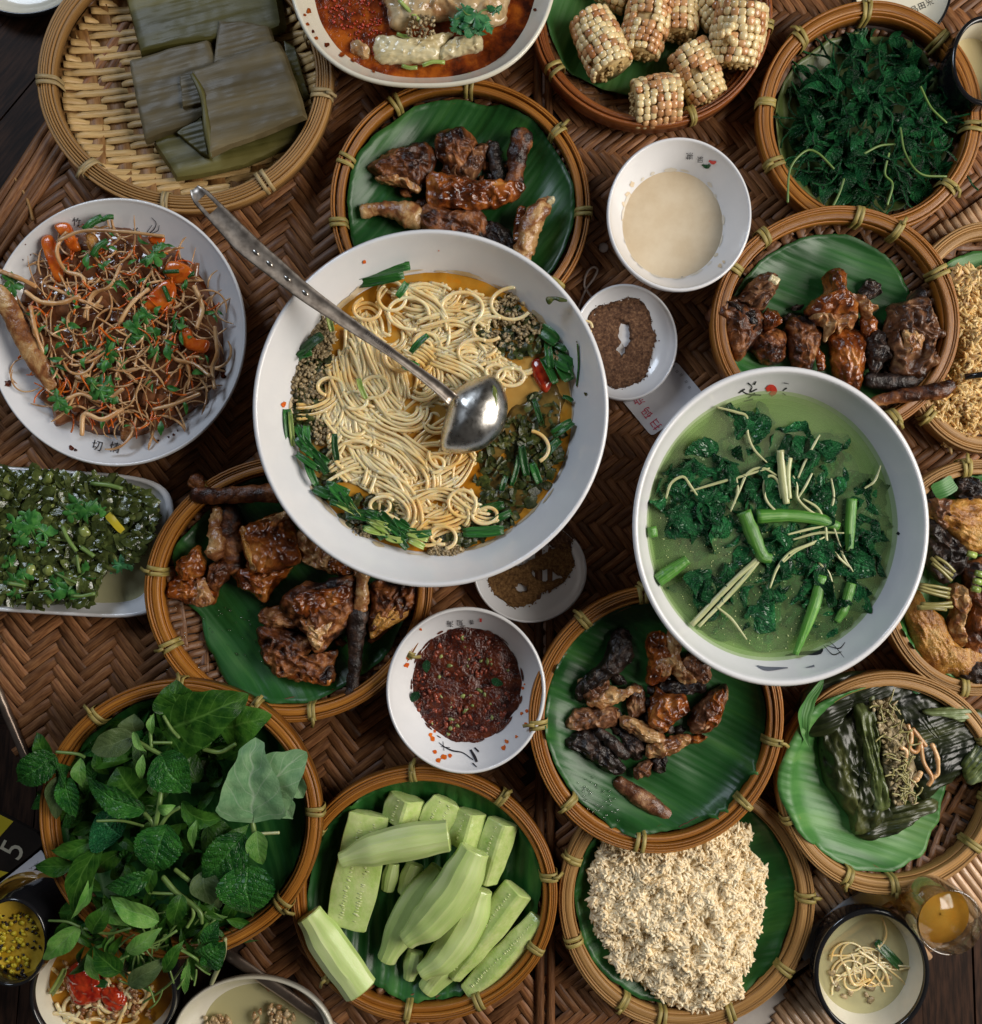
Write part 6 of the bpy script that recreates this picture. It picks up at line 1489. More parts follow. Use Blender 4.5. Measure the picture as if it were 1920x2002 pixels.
# ================================================================ 21 rectangular dish of pickled greens
rd = bowl('serving_dish', 'white rounded rectangular dish of pickled greens at the left edge', 'dish', 72, 1058, 254, 136, 38, 0, prof=[(0, .10), (.72, .11), (.86, .35), (.95, .75), (1, 1)], square=5.5, rot=math.radians(-3.5), foot=.6, rimw=7)
liquid(rd, 14, 'pickle_liquid', 'thin greyish liquid showing at the lower right of the rectangular dish', 'broth', 'csoup')
root = thing('pickled_greens', 'chopped dark pickled greens heaped in the rectangular dish', 'pickles', W(120, 1040, 20))
mb = MB(); blob(mb, [(-60,930),(60,915),(140,925),(230,940),(300,968),(306,1010),(290,1060),(268,1092),(225,1096),(200,1130),(185,1170),(150,1182),(60,1182),(-60,1165)], 14, 44, n=100, m=26, amp=6, f=.05, amp2=3.5, f2=.15, power=3); mb.build('greens_bed', C['pickle'], root)
random.seed(91); mb = MB(); m2 = MB()
for _ in range(1100):
    x, y = U(-5, 306), U(918, 1182)
    if not inpoly(x, y, [(-60,930),(60,915),(140,925),(230,940),(300,968),(306,1010),(290,1060),(268,1092),(225,1096),(200,1130),(185,1170),(150,1182),(60,1182),(-60,1165)]): continue
    if R() < .8: scrap(mb, x, y, 60 + U(-5, 6), U(12, 32), .6)
    elif R() < .7: lump(m2, W(x, y, 57 + U(-6, 4)), U(4, 11), U(3, 7), U(2, 5), U(0, 3), r=R(), lvl=2, amp=.7)
o = mb.build('chopped_greens', C['pickle'], root); o['kind'] = 'stuff'; o = m2.build('pale_bits', C['pickle_l'], root); o['kind'] = 'stuff'
coriander('coriander_sprig', 'coriander sprig near the top middle of the pickled greens', [(170,1000,72,32),(150,985,72,26),(195,995,70,20),(140,1005,70,18)])
coriander('coriander_sprig', 'large coriander sprig at the left of the pickled greens', [(60,1030,74,38),(40,1050,72,28),(85,1040,72,26),(70,1060,70,22),(30,1025,70,26),(50,1010,70,18)])
coriander('coriander_sprig', 'coriander sprig at the lower left corner of the pickled greens', [(25,1135,72,28),(45,1120,70,26),(20,1100,70,22)])
coriander('coriander_sprig', 'bright coriander leaves at the bottom of the pickled greens', [(130,1155,72,30),(110,1140,72,28),(165,1120,70,24),(95,1160,70,20),(30,1160,70,22)])
coriander('coriander_sprig', 'dark coriander leaf in the middle right of the pickled greens', [(235,1105,60,24),(250,1098,60,20)], 'cori_b')
sticks('stalk', 'pale green coriander stalk lying on the pickled greens', 'stalk', [((122,1030,78),(150,1078,78),4),((158,1070,76),(184,1088,76),4.5),((140,1165,76),(186,1160,76),3.5),((178,945,70),(240,956,68),4.5),((150,1085,76),(155,1120,74),3),((108,1120,74),(150,1140,74),2.5),((15,1140,76),(50,1146,76),4)], 'stem', 4, group='coriander stalks on the pickled greens')
mb = MB(); sheet(mb, 226, 1022, 46, 15, 70, .85, 2); o = mb.build('yellow_slice', C['packyellow']); tag(o, 'bright yellow pickle sliver on the greens', 'pickle')
LG_ = []
for k, (x, y) in enumerate([(95,1115),(150,1098),(140,1130),(165,1040),(95,935),(60,1115)]):
    mb = MB(); lump(mb, W(x, y, 66), U(10, 17), U(8, 12), 6, U(0, 3), amp=.3, r=R()); o = mb.build('pickle_bit', C['pickle_l']); tag(o, 'glossy yellow green pickle lump among the chopped greens', 'pickle', 'pickle lumps'); LG_.append(o)
order_labels('glossy yellow green lump among the pickled greens, %s', LG_)
mb = MB(); brush(mb, [(240,942,3),(252,948,3),(262,950,2)], rd.on); brush(mb, [(248,940,2),(252,958,3)], rd.on); mb.build('painted_script', C['ink'], rd.o)

# ================================================================ 22 duck basket
db = basket('basket', 'amber basket of glazed roast duck left below the noodle bowl', 565, 1152, 279, 259, 86, 10, leafang=-52, leafshape=[.93,.95,.95,.95,.97,.97,.96,.95,.97,.92,.80,.85,.96,.99,.98,.95,.93,.92], tieang=[172, 207, 280, 240, 128, 330], ripple=12, leaf_z=10, leaflabel='deep green leaf with water drops under the roast duck')
G22 = 'glazed roast duck pieces'
pieces([(('limb', [(382,966,92,17),(420,970,92,16),(480,966,86,17),(560,962,80,20),(600,960,70,20)]), 70, 30, 'meat', 'long duck neck lying over the upper left rim', {'wob': .15}),
        (('limb', [(376,946,94,12),(384,938,98,13),(392,950,94,10)]), 80, 20, 'meat', 'small knob on the end of the duck neck', {}),
        (('limb', [(440,1000,60,30),(450,1060,60,28),(455,1110,56,24)]), 40, 30, 'meat', 'dark duck piece standing left of the square slab', {'amp': 4}),
        (('limb', [(426,996,82,11),(420,1030,82,12),(424,1060,82,17),(420,1080,80,18),(412,1076,80,12)]), 70, 20, 'pale', 'pale leg bone with torn meat at the upper left', {'amp': 4}),
        ([(458,1110),(500,1112),(570,1103),(548,1133),(530,1155),(518,1180),(490,1160),(470,1145)], 36, 46, 'skin', 'pointed glazed piece under the square slab', {'amp': 6}),
        ([(470,1036),(490,1026),(556,1003),(570,1030),(578,1060),(585,1096),(560,1108),(518,1118),(488,1111),(480,1070)], 60, 42, 'skin', 'large square slab of glazed duck skin', {'power': 5, 'amp': 4}),
        ([(508,1018),(540,1008),(558,1002),(562,1016),(530,1022)], 98, 8, 'pale', 'pale meat edge on the top of the square slab', {'amp': 1.5}),
        ([(471,1036),(482,1034),(494,1080),(500,1114),(490,1112),(478,1075)], 92, 10, 'gold', 'orange fat edge on the left of the square slab', {'amp': 2}),
        ([(328,1160),(334,1142),(352,1128),(385,1120),(420,1125),(425,1150),(416,1178),(380,1182),(350,1170)], 36, 42, 'skin', 'glazed duck cut at the far left', {'amp': 5}),
        ([(350,1100),(372,1075),(392,1070),(400,1092),(392,1122),(370,1132),(348,1125)], 52, 40, 'skin', 'knobbly duck joint above the far left cut', {'amp': 7}),
        ([(410,1110),(425,1098),(450,1096),(450,1115),(440,1135),(420,1155),(408,1140)], 50, 36, 'meat', 'small duck piece right of the far left cut', {'amp': 5}),
        ([(376,1150),(400,1130),(408,1150),(416,1176),(385,1184)], 66, 20, 'pale', 'pale cut face on the far left piece', {'amp': 2}),
        ([(575,1040),(600,1046),(640,1070),(690,1105),(680,1125),(640,1118),(595,1096)], 40, 44, 'pale', 'pale shredded breast meat under the bowl rim', {'wrink': 14, 'amp': 5}),
        ([(625,1100),(660,1095),(690,1108),(684,1125),(650,1118)], 56, 30, 'skin', 'glazed edge of the breast piece near the bowl', {}),
        ([(507,1200),(530,1188),(559,1185),(604,1215),(570,1228),(525,1222)], 40, 34, 'meat', 'rounded duck end at the left of the lower pile', {}),
        ([(507,1236),(530,1228),(566,1230),(615,1256),(600,1285),(656,1270),(650,1300),(645,1334),(600,1332),(548,1319),(520,1290)], 34, 42, 'meat', 'folded duck wing at the bottom of the pile', {'wrink': 14}),
        (('limb', [(545,1316,60,8),(590,1322,62,9),(642,1332,62,10)]), 60, 10, 'skin', 'bright orange wing tip at the very bottom', {'flat': .6}),
        ([(548,1190),(560,1165),(590,1145),(640,1138),(689,1130),(696,1160),(690,1190),(676,1225),(650,1250),(622,1272),(600,1240),(575,1210)], 58, 50, 'meat', 'large central duck piece of the lower pile', {'amp': 6, 'wrink': 10}),
        ([(572,1178),(600,1160),(650,1150),(684,1152),(660,1180),(620,1200),(585,1200)], 100, 14, 'skin', 'orange brown skin fold on the central duck piece', {}),
        ([(590,1210),(620,1218),(650,1210),(640,1240),(622,1270),(604,1245)], 96, 12, 'pale', 'pale pointed underside of the central duck piece', {'amp': 2}),
        (('limb', [(712,1112,90,14),(708,1140,90,12),(708,1165,88,14),(704,1190,84,15)]), 70, 20, 'pale', 'pale clean bone beside the black leg', {'amp': 1.5}),
        (('limb', [(700,1195,80,22),(696,1230,76,19),(694,1290,72,13),(690,1340,70,12),(684,1370,68,15),(690,1382,68,10)]), 60, 20, 'char', 'black duck foot pointing down over the leaf', {'wob': .35}),
        ([(727,1145),(770,1138),(826,1144),(823,1174),(800,1205),(786,1215),(750,1236),(719,1252),(722,1220),(730,1185)], 44, 44, 'meat', 'charred duck half at the right of the basket', {'amp': 6}),
        ([(735,1200),(780,1180),(800,1192),(784,1214),(750,1236),(722,1250)], 76, 14, 'gold', 'golden lower edge of the charred duck half', {})], 'duck_piece', 'roast duck', G22)
def drops(name, label, lst, d, mat='glass', rr=(1.2, 3.4)):
    mb = MB()
    for x, y in lst:
        w_ = W(x, y, 20); lump(mb, Vector((w_.x, w_.y, d.lz(w_.x, w_.y) + 4)), U(*rr), U(*rr), 1.5, amp=.1, lvl=1)
    o = mb.build(name, C[mat]); tag(o, label, 'water drops', kind='stuff')
drops('water_drops', 'water drops on the leaf under the roast duck', [(U(335,520), U(1180,1300)) for _ in range(60)], db)

# ================================================================ 24 chilli sauce bowl
cb = bowl('sauce_bowl', 'white bowl of dark chilli sauce with smeared rim', 'bowl', 911, 1350, 151, 158, 122, 0, rimw=6)
liquid(cb, 62, 'chilli_sauce', 'chunky dark red chilli sauce', 'sauce', 'chilisauce', ripple=5, jag=.03)
random.seed(95); mb = MB(); m2 = MB()
for x, y, q in heap(905, 1340, 100, 104, 240): lump(mb if R() < .88 else m2, W(x, y, 62.5), U(2, 8), U(2, 5), U(1.5, 3), U(0, 3), r=R(), lvl=1, amp=.7)
o = mb.build('chilli_bits', C['chilidark']); tag(o, 'red chilli bits and seeds in the dark sauce', 'chilli', kind='stuff'); 
o = m2.build('herb_bits', C['pickle_l']); tag(o, 'olive herb bits in the dark sauce', 'herbs', kind='stuff')
LG_ = []
for x, y, a in ((818,1352,2.2),(835,1290,1.6),(960,1330,.3)):
    mb = MB(); leaf(mb, (x, y), (x + 26 * math.cos(a), y + 26 * math.sin(a)), 18, 68, 68, arch=3, nu=8, nv=4); o = mb.build('herb_flake', C['boil']); tag(o, 'dark green herb flake on the chilli sauce', 'herb', 'herb flakes on the chilli sauce'); LG_.append(o)
order_labels('dark green herb flake on the chilli sauce, %s', LG_)
stain(cb, [(842,1437,4),(846,1445,5),(850,1430,3),(795,1300,5),(800,1285,5),(1018,1330,3),(1022,1345,3),(1026,1338,2),(1030,1390,4),(1020,1395,3),(868,1480,6),(858,1486,5),(880,1478,4),(990,1450,4),(985,1462,5),(850,1470,4),(822,1230,3),(1010,1440,3),(1028,1415,3)], 'carrot', 'sauce_smear', .6)
film(cb, 62, 'chilisauce', 22, (1.5, 5), 8, 5)
text_on('海', 880, 1218, 14, 3.1, cb.on, 'ink', 'character', cb.o); text_on('知', 899, 1216, 13, 3.1, cb.on, 'ink', 'character', cb.o); text_on('香', 922, 1215, 10, 3.1, cb.on, 'ink', 'character', cb.o)
mb = MB(); brush(mb, [(938,1212,7),(942,1212,7)], cb.on); mb.build('seal_mark', C['redink'], cb.o)
mb = MB()
for P in ([(858,1452,1),(868,1460,2),(885,1468,3),(905,1472,2),(925,1486,2)], [(866,1450,1),(868,1468,1)], [(920,1466,4),(928,1480,6),(932,1490,5)], [(928,1462,3),(936,1470,4)], [(862,1460,1),(880,1462,1)], [(924,1492,3),(932,1500,2)]): brush(mb, P, cb.on)
mb.build('painted_plant', C['ink'], cb.o)

# ================================================================ 28 rice basket (below) then 25 slices basket above
rbk = basket('basket', 'bamboo basket of white sticky rice at the bottom', 1343, 1762, 250, 250, 62, 0, kind='tan_bamboo', leafmat='ban', leafang=20, leafR=.98, tieang=[160, 200, 2, 325, 292, 258, 238, 128], bandw=.66, ripple=11, leaflabel='dark green leaf under the white sticky rice')
rice_heap('sticky_rice', 'mound of white sticky rice in the bottom basket', [(1160,1700),(1175,1660),(1210,1620),(1300,1590),(1380,1600),(1448,1622),(1465,1665),(1497,1700),(1490,1750),(1478,1800),(1470,1860),(1452,1900),(1440,1940),(1395,1970),(1345,1966),(1295,1948),(1245,1918),(1205,1880),(1178,1830),(1158,1765)], 20, 66, 'rice', 9500, 1.15, 101)
sbk = basket('basket', 'amber basket of fried pork slices overlapping the rice basket', 1285, 1407, 247, 260, 118, 50, leafang=-28, leafR=1.0, tieang=[97, 128, 182, 222, 262, 318, 350], ripple=10, rip_f=.018, leaf_z=9, leaflabel='green leaf with a pale crease and drops under the pork slices', bandw=.65)
G25 = 'fried pork slices'
pieces([([(1198,1237),(1227,1240),(1233,1270),(1235,1291),(1205,1315),(1179,1336),(1137,1365),(1128,1343),(1150,1315),(1179,1291)], 66, 38, 'char', 'long dark slice at the top left of the pork', {}),
        ([(1130,1335),(1160,1322),(1190,1330),(1180,1362),(1150,1372)], 66, 30, 'pork', 'dark knobbly slice end below the long dark one', {}),
        ([(1150,1372),(1191,1343),(1215,1348),(1240,1343),(1251,1350),(1225,1362),(1191,1380)], 76, 22, 'pale', 'pale curved fat slice at the left', {}),
        ([(1108,1416),(1120,1395),(1134,1387),(1170,1384),(1204,1387),(1207,1406),(1179,1422),(1115,1424)], 68, 30, 'pork', 'pinkish brown block at the far left of the pork', {}),
        ([(1105,1457),(1112,1440),(1134,1429),(1166,1429),(1190,1460),(1219,1496),(1204,1514),(1180,1500),(1150,1480),(1125,1465)], 64, 34, 'char', 'blackened slice at the lower left of the pork', {}),
        (('limb', [(1170,1430,92,11),(1200,1455,90,12),(1222,1478,88,11)]), 70, 20, 'char', 'thin dark strip on the blackened slice', {}),
        ([(1220,1440),(1250,1438),(1262,1465),(1245,1485),(1222,1470)], 64, 24, 'char', 'small black piece in the middle below the pale slices', {}),
        ([(1236,1340),(1256,1350),(1260,1390),(1244,1405),(1226,1390),(1228,1360)], 66, 26, 'pork', 'brown slice in the centre of the pork heap', {}),
        ([(1306,1237),(1332,1240),(1329,1291),(1340,1315),(1362,1332),(1340,1338),(1318,1320),(1308,1290)], 80, 26, 'pale', 'glossy curled fat strip at the top right', {'amp': 3}),
        ([(1268,1240),(1297,1240),(1308,1258),(1318,1282),(1306,1323),(1271,1336),(1266,1320),(1268,1291)], 68, 40, 'skin', 'upright orange brown slice at the top', {}),
        ([(1285,1300),(1305,1285),(1318,1295),(1310,1318),(1294,1324)], 100, 14, 'pale', 'speckled pale end on the upright orange slice', {'amp': 2}),
        ([(1332,1291),(1360,1280),(1382,1287),(1386,1317),(1377,1338),(1355,1330),(1338,1317)], 66, 38, 'pork', 'slice beside the soup bowl rim', {}),
        ([(1294,1336),(1330,1328),(1370,1333),(1377,1352),(1335,1358),(1300,1355)], 74, 24, 'char', 'purplish grey slice lying crosswise', {}),
        ([(1275,1362),(1284,1340),(1300,1350),(1300,1380),(1284,1400),(1270,1398)], 66, 30, 'skin', 'narrow dark red slice left of the red brown block', {}),
        ([(1281,1378),(1306,1358),(1338,1360),(1343,1378),(1340,1394),(1318,1410),(1297,1427),(1280,1424),(1271,1414)], 76, 38, 'skin', 'red brown glazed block in the middle', {'power': 5, 'amp': 3}),
        ([(1380,1365),(1400,1350),(1418,1343),(1420,1362),(1415,1387),(1399,1422),(1375,1430),(1354,1432),(1352,1412),(1358,1390)], 66, 42, 'pork', 'large tan slice at the right of the pork', {}),
        ([(1392,1368),(1412,1350),(1414,1384),(1398,1418),(1378,1428),(1384,1395)], 98, 14, 'skin', 'golden crust on the large tan slice', {'amp': 2}),
        ([(1215,1408),(1228,1402),(1243,1408),(1270,1420),(1300,1445),(1292,1453),(1274,1453),(1244,1442),(1225,1430)], 76, 28, 'pale', 'pale slice pointing to the lower right', {}),
        ([(1266,1482),(1272,1458),(1300,1446),(1338,1436),(1345,1446),(1330,1462),(1308,1474)], 76, 26, 'pale', 'yellowish fat slice at the centre bottom', {}),
        ([(1338,1440),(1360,1436),(1382,1442),(1362,1452),(1340,1452)], 66, 16, 'skin', 'thin brown strip right of the yellowish slice', {}),
        ([(1241,1524),(1240,1506),(1252,1494),(1274,1486),(1272,1506),(1262,1520)], 66, 26, 'pork', 'small grey round slice at the bottom', {}),
        ([(1274,1483),(1300,1478),(1302,1500),(1300,1510),(1278,1505)], 66, 22, 'char', 'small dark square slice right of the grey one', {}),
        (('limb', [(1208,1528,68,13),(1235,1548,72,17),(1265,1568,74,18),(1300,1592,72,15),(1324,1610,70,9)]), 60, 20, 'pork', 'long thin brown strip at the bottom of the basket', {'wob': .1})], 'pork_slice', 'pork slice', G25)
drops('water_drops', 'water drops on the leaf under the pork slices', [(U(1120,1200), U(1500,1580)) for _ in range(50)] + [(1140,1245),(1150,1250),(1245,1225),(1255,1232),(1235,1222)], sbk)

def underheap(name, label, spots_, mat='char'):  # added dark lumps standing in for the shadows between meat pieces
    random.seed(len(label)); mb = MB()
    for cx_, cy_, rx_, ry_, z, n_ in spots_:
        for x, y, q in heap(cx_, cy_, rx_, ry_, n_): lump(mb, W(x, y, z + U(-4, 6)), U(6, 15), U(5, 11), U(4, 9), U(0, 3), r=R(), lvl=2, amp=.6)
    o = mb.build(name, C[mat]); tag(o, label, 'shade lumps', kind='stuff')
underheap('shade_lumps', 'small dark scraps filling the gaps between the pork slices', [(1190,1440,60,50,70,26),(1310,1370,50,60,70,24),(1240,1420,70,60,68,22),(1190,1300,30,40,68,8)])
underheap('shade_lumps', 'small dark scraps under the charred roast pieces', [(1600,640,80,50,70,26),(1700,700,60,40,70,18),(1460,640,50,40,70,14)])
underheap('shade_lumps', 'small dark scraps under the glazed duck pieces', [(500,1080,60,50,44,20),(620,1210,70,60,44,22),(400,1120,40,30,44,8)], 'meat')
underheap('shade_lumps', 'small dark scraps under the grilled chicken pieces', [(850,370,90,50,30,24),(960,330,40,50,30,12)], 'meat')

# ================================================================ 27 cucumber basket
cbk = basket('basket', 'amber basket of peeled cucumber spears at the bottom', 828, 1748, 262, 250, 78, 0, leafmat='ban', leafang=88, leafR=.98, tieang=[95, 52, 8, 333, 296, 263, 222, 148], ripple=8, rip_f=.06, crease=3.2, leaflabel='dark green ribbed leaf under the cucumber spears')
def spear(pts, hws, z, label, cut=None, hh=.62, rotv=0, seeds=True, n=26):
    """peeled faceted stick; cut: None = rounded side up, 'flat' = seed face up, 'ridge' = wedge with the seed ridge up"""
    P = resample([tuple(W(x, y, z if len(p) == 0 else p[0])) for x, y, *p in pts], n, False)
    hw = [h * sk(z) * .95 for h in hws]; sc_ = []
    for i in range(n):
        t = i / (n - 1) * (len(hw) - 1); k = min(int(t), len(hw) - 2); t -= k; t = t * t * (3 - 2 * t); s = hw[k] * (1 - t) + hw[k + 1] * t; sc_.append(s)
    if cut is None: pr = [(-1, -.1), (-.93, .32), (-.55, .80), (-.05, 1.0), (.5, .85), (.92, .36), (1, -.1), (.75, -.5), (-.75, -.5)]; ys = hh
    elif cut == 'flat': pr = [(-1, .30), (-.96, .42), (-.5, .50), (0, .50), (.5, .50), (.96, .42), (1, .30), (.7, -.5), (0, -.75), (-.7, -.5)]; ys = hh
    else: pr = [(-1, -.2), (-.96, 0), (-.3, .74), (-.1, .86), (.06, .84), (.95, .1), (1, -.1), (.6, -.6), (-.5, -.6)]; ys = hh
    root = thing('cucumber_spear', label, 'cucumber', P[n // 2], 'peeled cucumber spears in the basket')
    fine = []
    m_ = len(pr)
    for i in range(m_):
        a, b = pr[i], pr[(i + 1) % m_]
        for k in range(3): t = k / 3; fine.append((a[0] + (b[0] - a[0]) * t, (a[1] + (b[1] - a[1]) * t) * ys))
    mb = MB(); sweep(mb, P, fine, scale=sc_, caps=False, twist=[rotv] * n)
    M_ = len(fine)
    so = Vector((P[0].x, P[0].y, 1)) * .1
    mb.v = [tuple(Vector(v) + NZ.noise_vector(Vector(v) * .025 + so) * 1.6) for v in mb.v]
    # ends: small bevel ring and cap
    for e, idx in ((0, 0), (n - 1, n - 1)):
        c = P[idx]; t = (P[1] - P[0]).normalized() * -1 if e == 0 else (P[-1] - P[-2]).normalized(); o = idx * M_; ring = [Vector(mb.v[o + q]) for q in range(M_)]
        r2 = [c + (q - c) * .93 + t * 2.2 for q in ring]; r3 = [c + (q - c) * .5 + t * 3.0 for q in ring]; base = len(mb.v)
        mb.v += [tuple(v) for v in r2 + r3 + [c + t * 3.1]]; mb.uv += [(0.3, .5)] * (2 * M_ + 1); mb.r += [.3] * (2 * M_ + 1)
        for q in range(M_):
            q2 = (q + 1) % M_; mb.f += [(o + q, o + q2, base + q2, base + q), (base + q, base + q2, base + M_ + q2, base + M_ + q), (base + M_ + q, base + M_ + q2, base + 2 * M_)]
        mb.mi += [1] * (3 * M_)
    if cut:
        for k, f in enumerate(mb.f[:(n - 1) * M_]):
            q = k % M_
            seg = q // 3
            if (cut == 'flat' and 0 < seg < 5) or (cut == 'ridge' and seg in (1, 2, 3, 4)): mb.mi[k] = 1
    import bmesh
    ob = mb.build('flesh', [C['cuke'], C['cukein']], root, flat_ang=27)
    me = ob.data; bm = bmesh.new(); bm.from_mesh(me); bmesh.ops.recalc_face_normals(bm, faces=bm.faces); bm.to_mesh(me); bm.free()
    try: me.set_sharp_from_angle(angle=math.radians(27))
    except Exception: pass
    if cut and seeds:
        sm = MB(); L = sum((b - a).length for a, b in zip(P, P[1:])); cnt = int(L / 5.2)
        for k in range(cnt):
            t = .06 + .88 * k / cnt; i = t * (n - 1); i0 = int(i); p = P[i0].lerp(P[min(i0 + 1, n - 1)], i - i0); tt = (P[min(i0 + 1, n - 1)] - P[max(i0 - 1, 0)]).normalized(); s_ = tt.cross(Vector((0, 0, 1))).normalized(); u_ = s_.cross(tt); S = sc_[i0]
            for sg in ((-1, 1) if cut == 'flat' else (1,)):
                a_ = (.32 if cut == 'flat' else .36) * sg + U(-.03, .03); b_ = .50 * ys if cut == 'flat' else (.84 - (a_ - .06) * .83) * ys
                rotz = math.atan2(tt.y, tt.x); lump(sm, p + s_ * (a_ + U(-.05, .05)) * S + u_ * (b_ * S + U(-.9, .3)) + tt * U(-1.5, 1.5), 2.0 * U(.6, 1.1), S * .13 * U(.6, 1.2), 1.4, rot=rotz, amp=.1, r=R(), lvl=1)
        o = sm.build('seeds', C['seed'], root); o['kind'] = 'stuff'
    return root
spear([(768,1690),(758,1738)], [13, 17, 14], 34, 'short shaded spear end under the crosswise spear', hh=.8, n=12)
spear([(812,1690),(792,1745)], [18, 22, 18], 34, 'second shaded spear end right of the first under the crosswise spear', hh=.8, n=12)
spear([(812,1860),(800,1912)], [17, 20, 13], 40, 'small spear tip low in the middle, mostly covered', hh=.9, n=12)
spear([(946,1778),(900,1850),(835,1936)], [22, 32, 34, 22], 46, 'pale spear lowest of the middle stack', hh=.7)
spear([(858,1698),(808,1770),(756,1876)], [20, 32, 33, 20], 52, 'spear at the left side of the middle stack', hh=.8)
spear([(940,1738),(915,1800),(870,1868),(826,1902)], [26, 38, 40, 34, 18], 70, 'spear second from the top in the middle stack', hh=.8)
spear([(796,1560),(782,1606)], [38, 42, 40], 50, 'short wedge with a ridge at the top left of the cucumbers', 'ridge', hh=1.1, n=12)
spear([(872,1565),(848,1612)], [30, 36, 34], 46, 'flat cut spear end at the top centre of the cucumbers', 'flat', hh=.9, n=12)
spear([(922,1588),(905,1650)], [32, 38, 38], 50, 'wedge end between the top spear and the seeded one', 'ridge', hh=1.0, n=14)
spear([(984,1608),(966,1660),(948,1722)], [33, 36, 34, 28], 56, 'seeded spear at the upper right of the middle stack', 'ridge', hh=.9)
spear([(722,1592),(702,1700),(678,1808)], [42, 46, 48, 42], 62, 'wide spear with its flat seed face up at the left', 'flat', hh=.7)
spear([(876,1634),(800,1646),(725,1662),(668,1682)], [33, 38, 35, 17], 96, 'spear lying crosswise over the flat seeded one', hh=.8)
spear([(1012,1740),(960,1810),(886,1908)], [34, 36, 31, 20], 58, 'seeded ridge spear right of the middle stack', 'ridge', hh=.9)
spear([(1054,1798),(995,1865),(918,1942)], [24, 29, 33, 24], 56, 'narrow seeded spear at the far right', 'ridge', hh=.75)
spear([(928,1662),(895,1730),(845,1795),(795,1838)], [32, 44, 46, 40, 22], 96, 'large smooth spear on top of the middle stack', hh=.75)
spear([(604,1788),(650,1858),(705,1934)], [28, 38, 38, 36], 84, 'separate peeled spear resting on the lower left rim', hh=.75)

# ================================================================ 26 herb basket
hb = basket('basket', 'amber basket overflowing with fresh mint and basil at the lower left', 352, 1600, 278, 272, 124, 50, kind='bamboo', leafmat='boil' if False else 'ban', leafang=110, leafR=.98, tieang=[129, 57, 3, 319, 90], bandw=.68, leaflabel='dark leaf lining the herb basket', ripple=4)
hr = thing('fresh_herbs', 'big heap of fresh mint and basil sprigs spilling over the lower left basket', 'herbs', W(330, 1600, 70), None)
random.seed(111)
def hleaf(b, t, wd, mat, z0, z1, **kw):
    mb = MB(); kw.setdefault('nu', 26); kw.setdefault('nv', 10); leaf(mb, b, t, wd, z0, z1, **kw); mb.build('leaf', C[mat], hr)
ZB = 96
# inner mass of smaller leaves
cnt = 0
for x, y, q in heap(310, 1620, 222, 235, 225):
    if x > 470 and y < 1690: continue
    z = 84 + 60 * (1 - q * q) * U(.1, 1); a = U(0, 6.28); L = U(36, 84)
    hleaf((x - L * .5 * math.cos(a), y - L * .5 * math.sin(a)), (x + L * .5 * math.cos(a), y + L * .5 * math.sin(a)), L * U(.35, .62), random.choice(['herb', 'herb', 'mint', 'herb', 'herb_g' if R() < .2 else 'herb']), z + U(-8, 8), z + U(-14, 8), arch=U(2, 16), bend=U(-.12, .12), fold=U(.05, .5), roll=U(-.7, .7), kind=random.choice(['ovate', 'lance']), nu=16, nv=6, crump=3)
for x, y, q in heap(280, 1810, 165, 75, 72):     # lanceolate basil leaves spilling at the bottom
    z = 120 + U(-10, 20); a = U(.3, 3.0); L = U(34, 75)
    hleaf((x, y), (x + L * math.cos(a), y + L * math.sin(a)), L * U(.25, .42), random.choice(['herb', 'herb', 'herb_l'] if R() < .4 else ['herb']), z, z - U(0, 26), arch=U(2, 12), bend=U(-.15, .15), fold=U(.1, .5), roll=U(-.6, .6), kind='lance', nu=14, nv=6, crump=3)
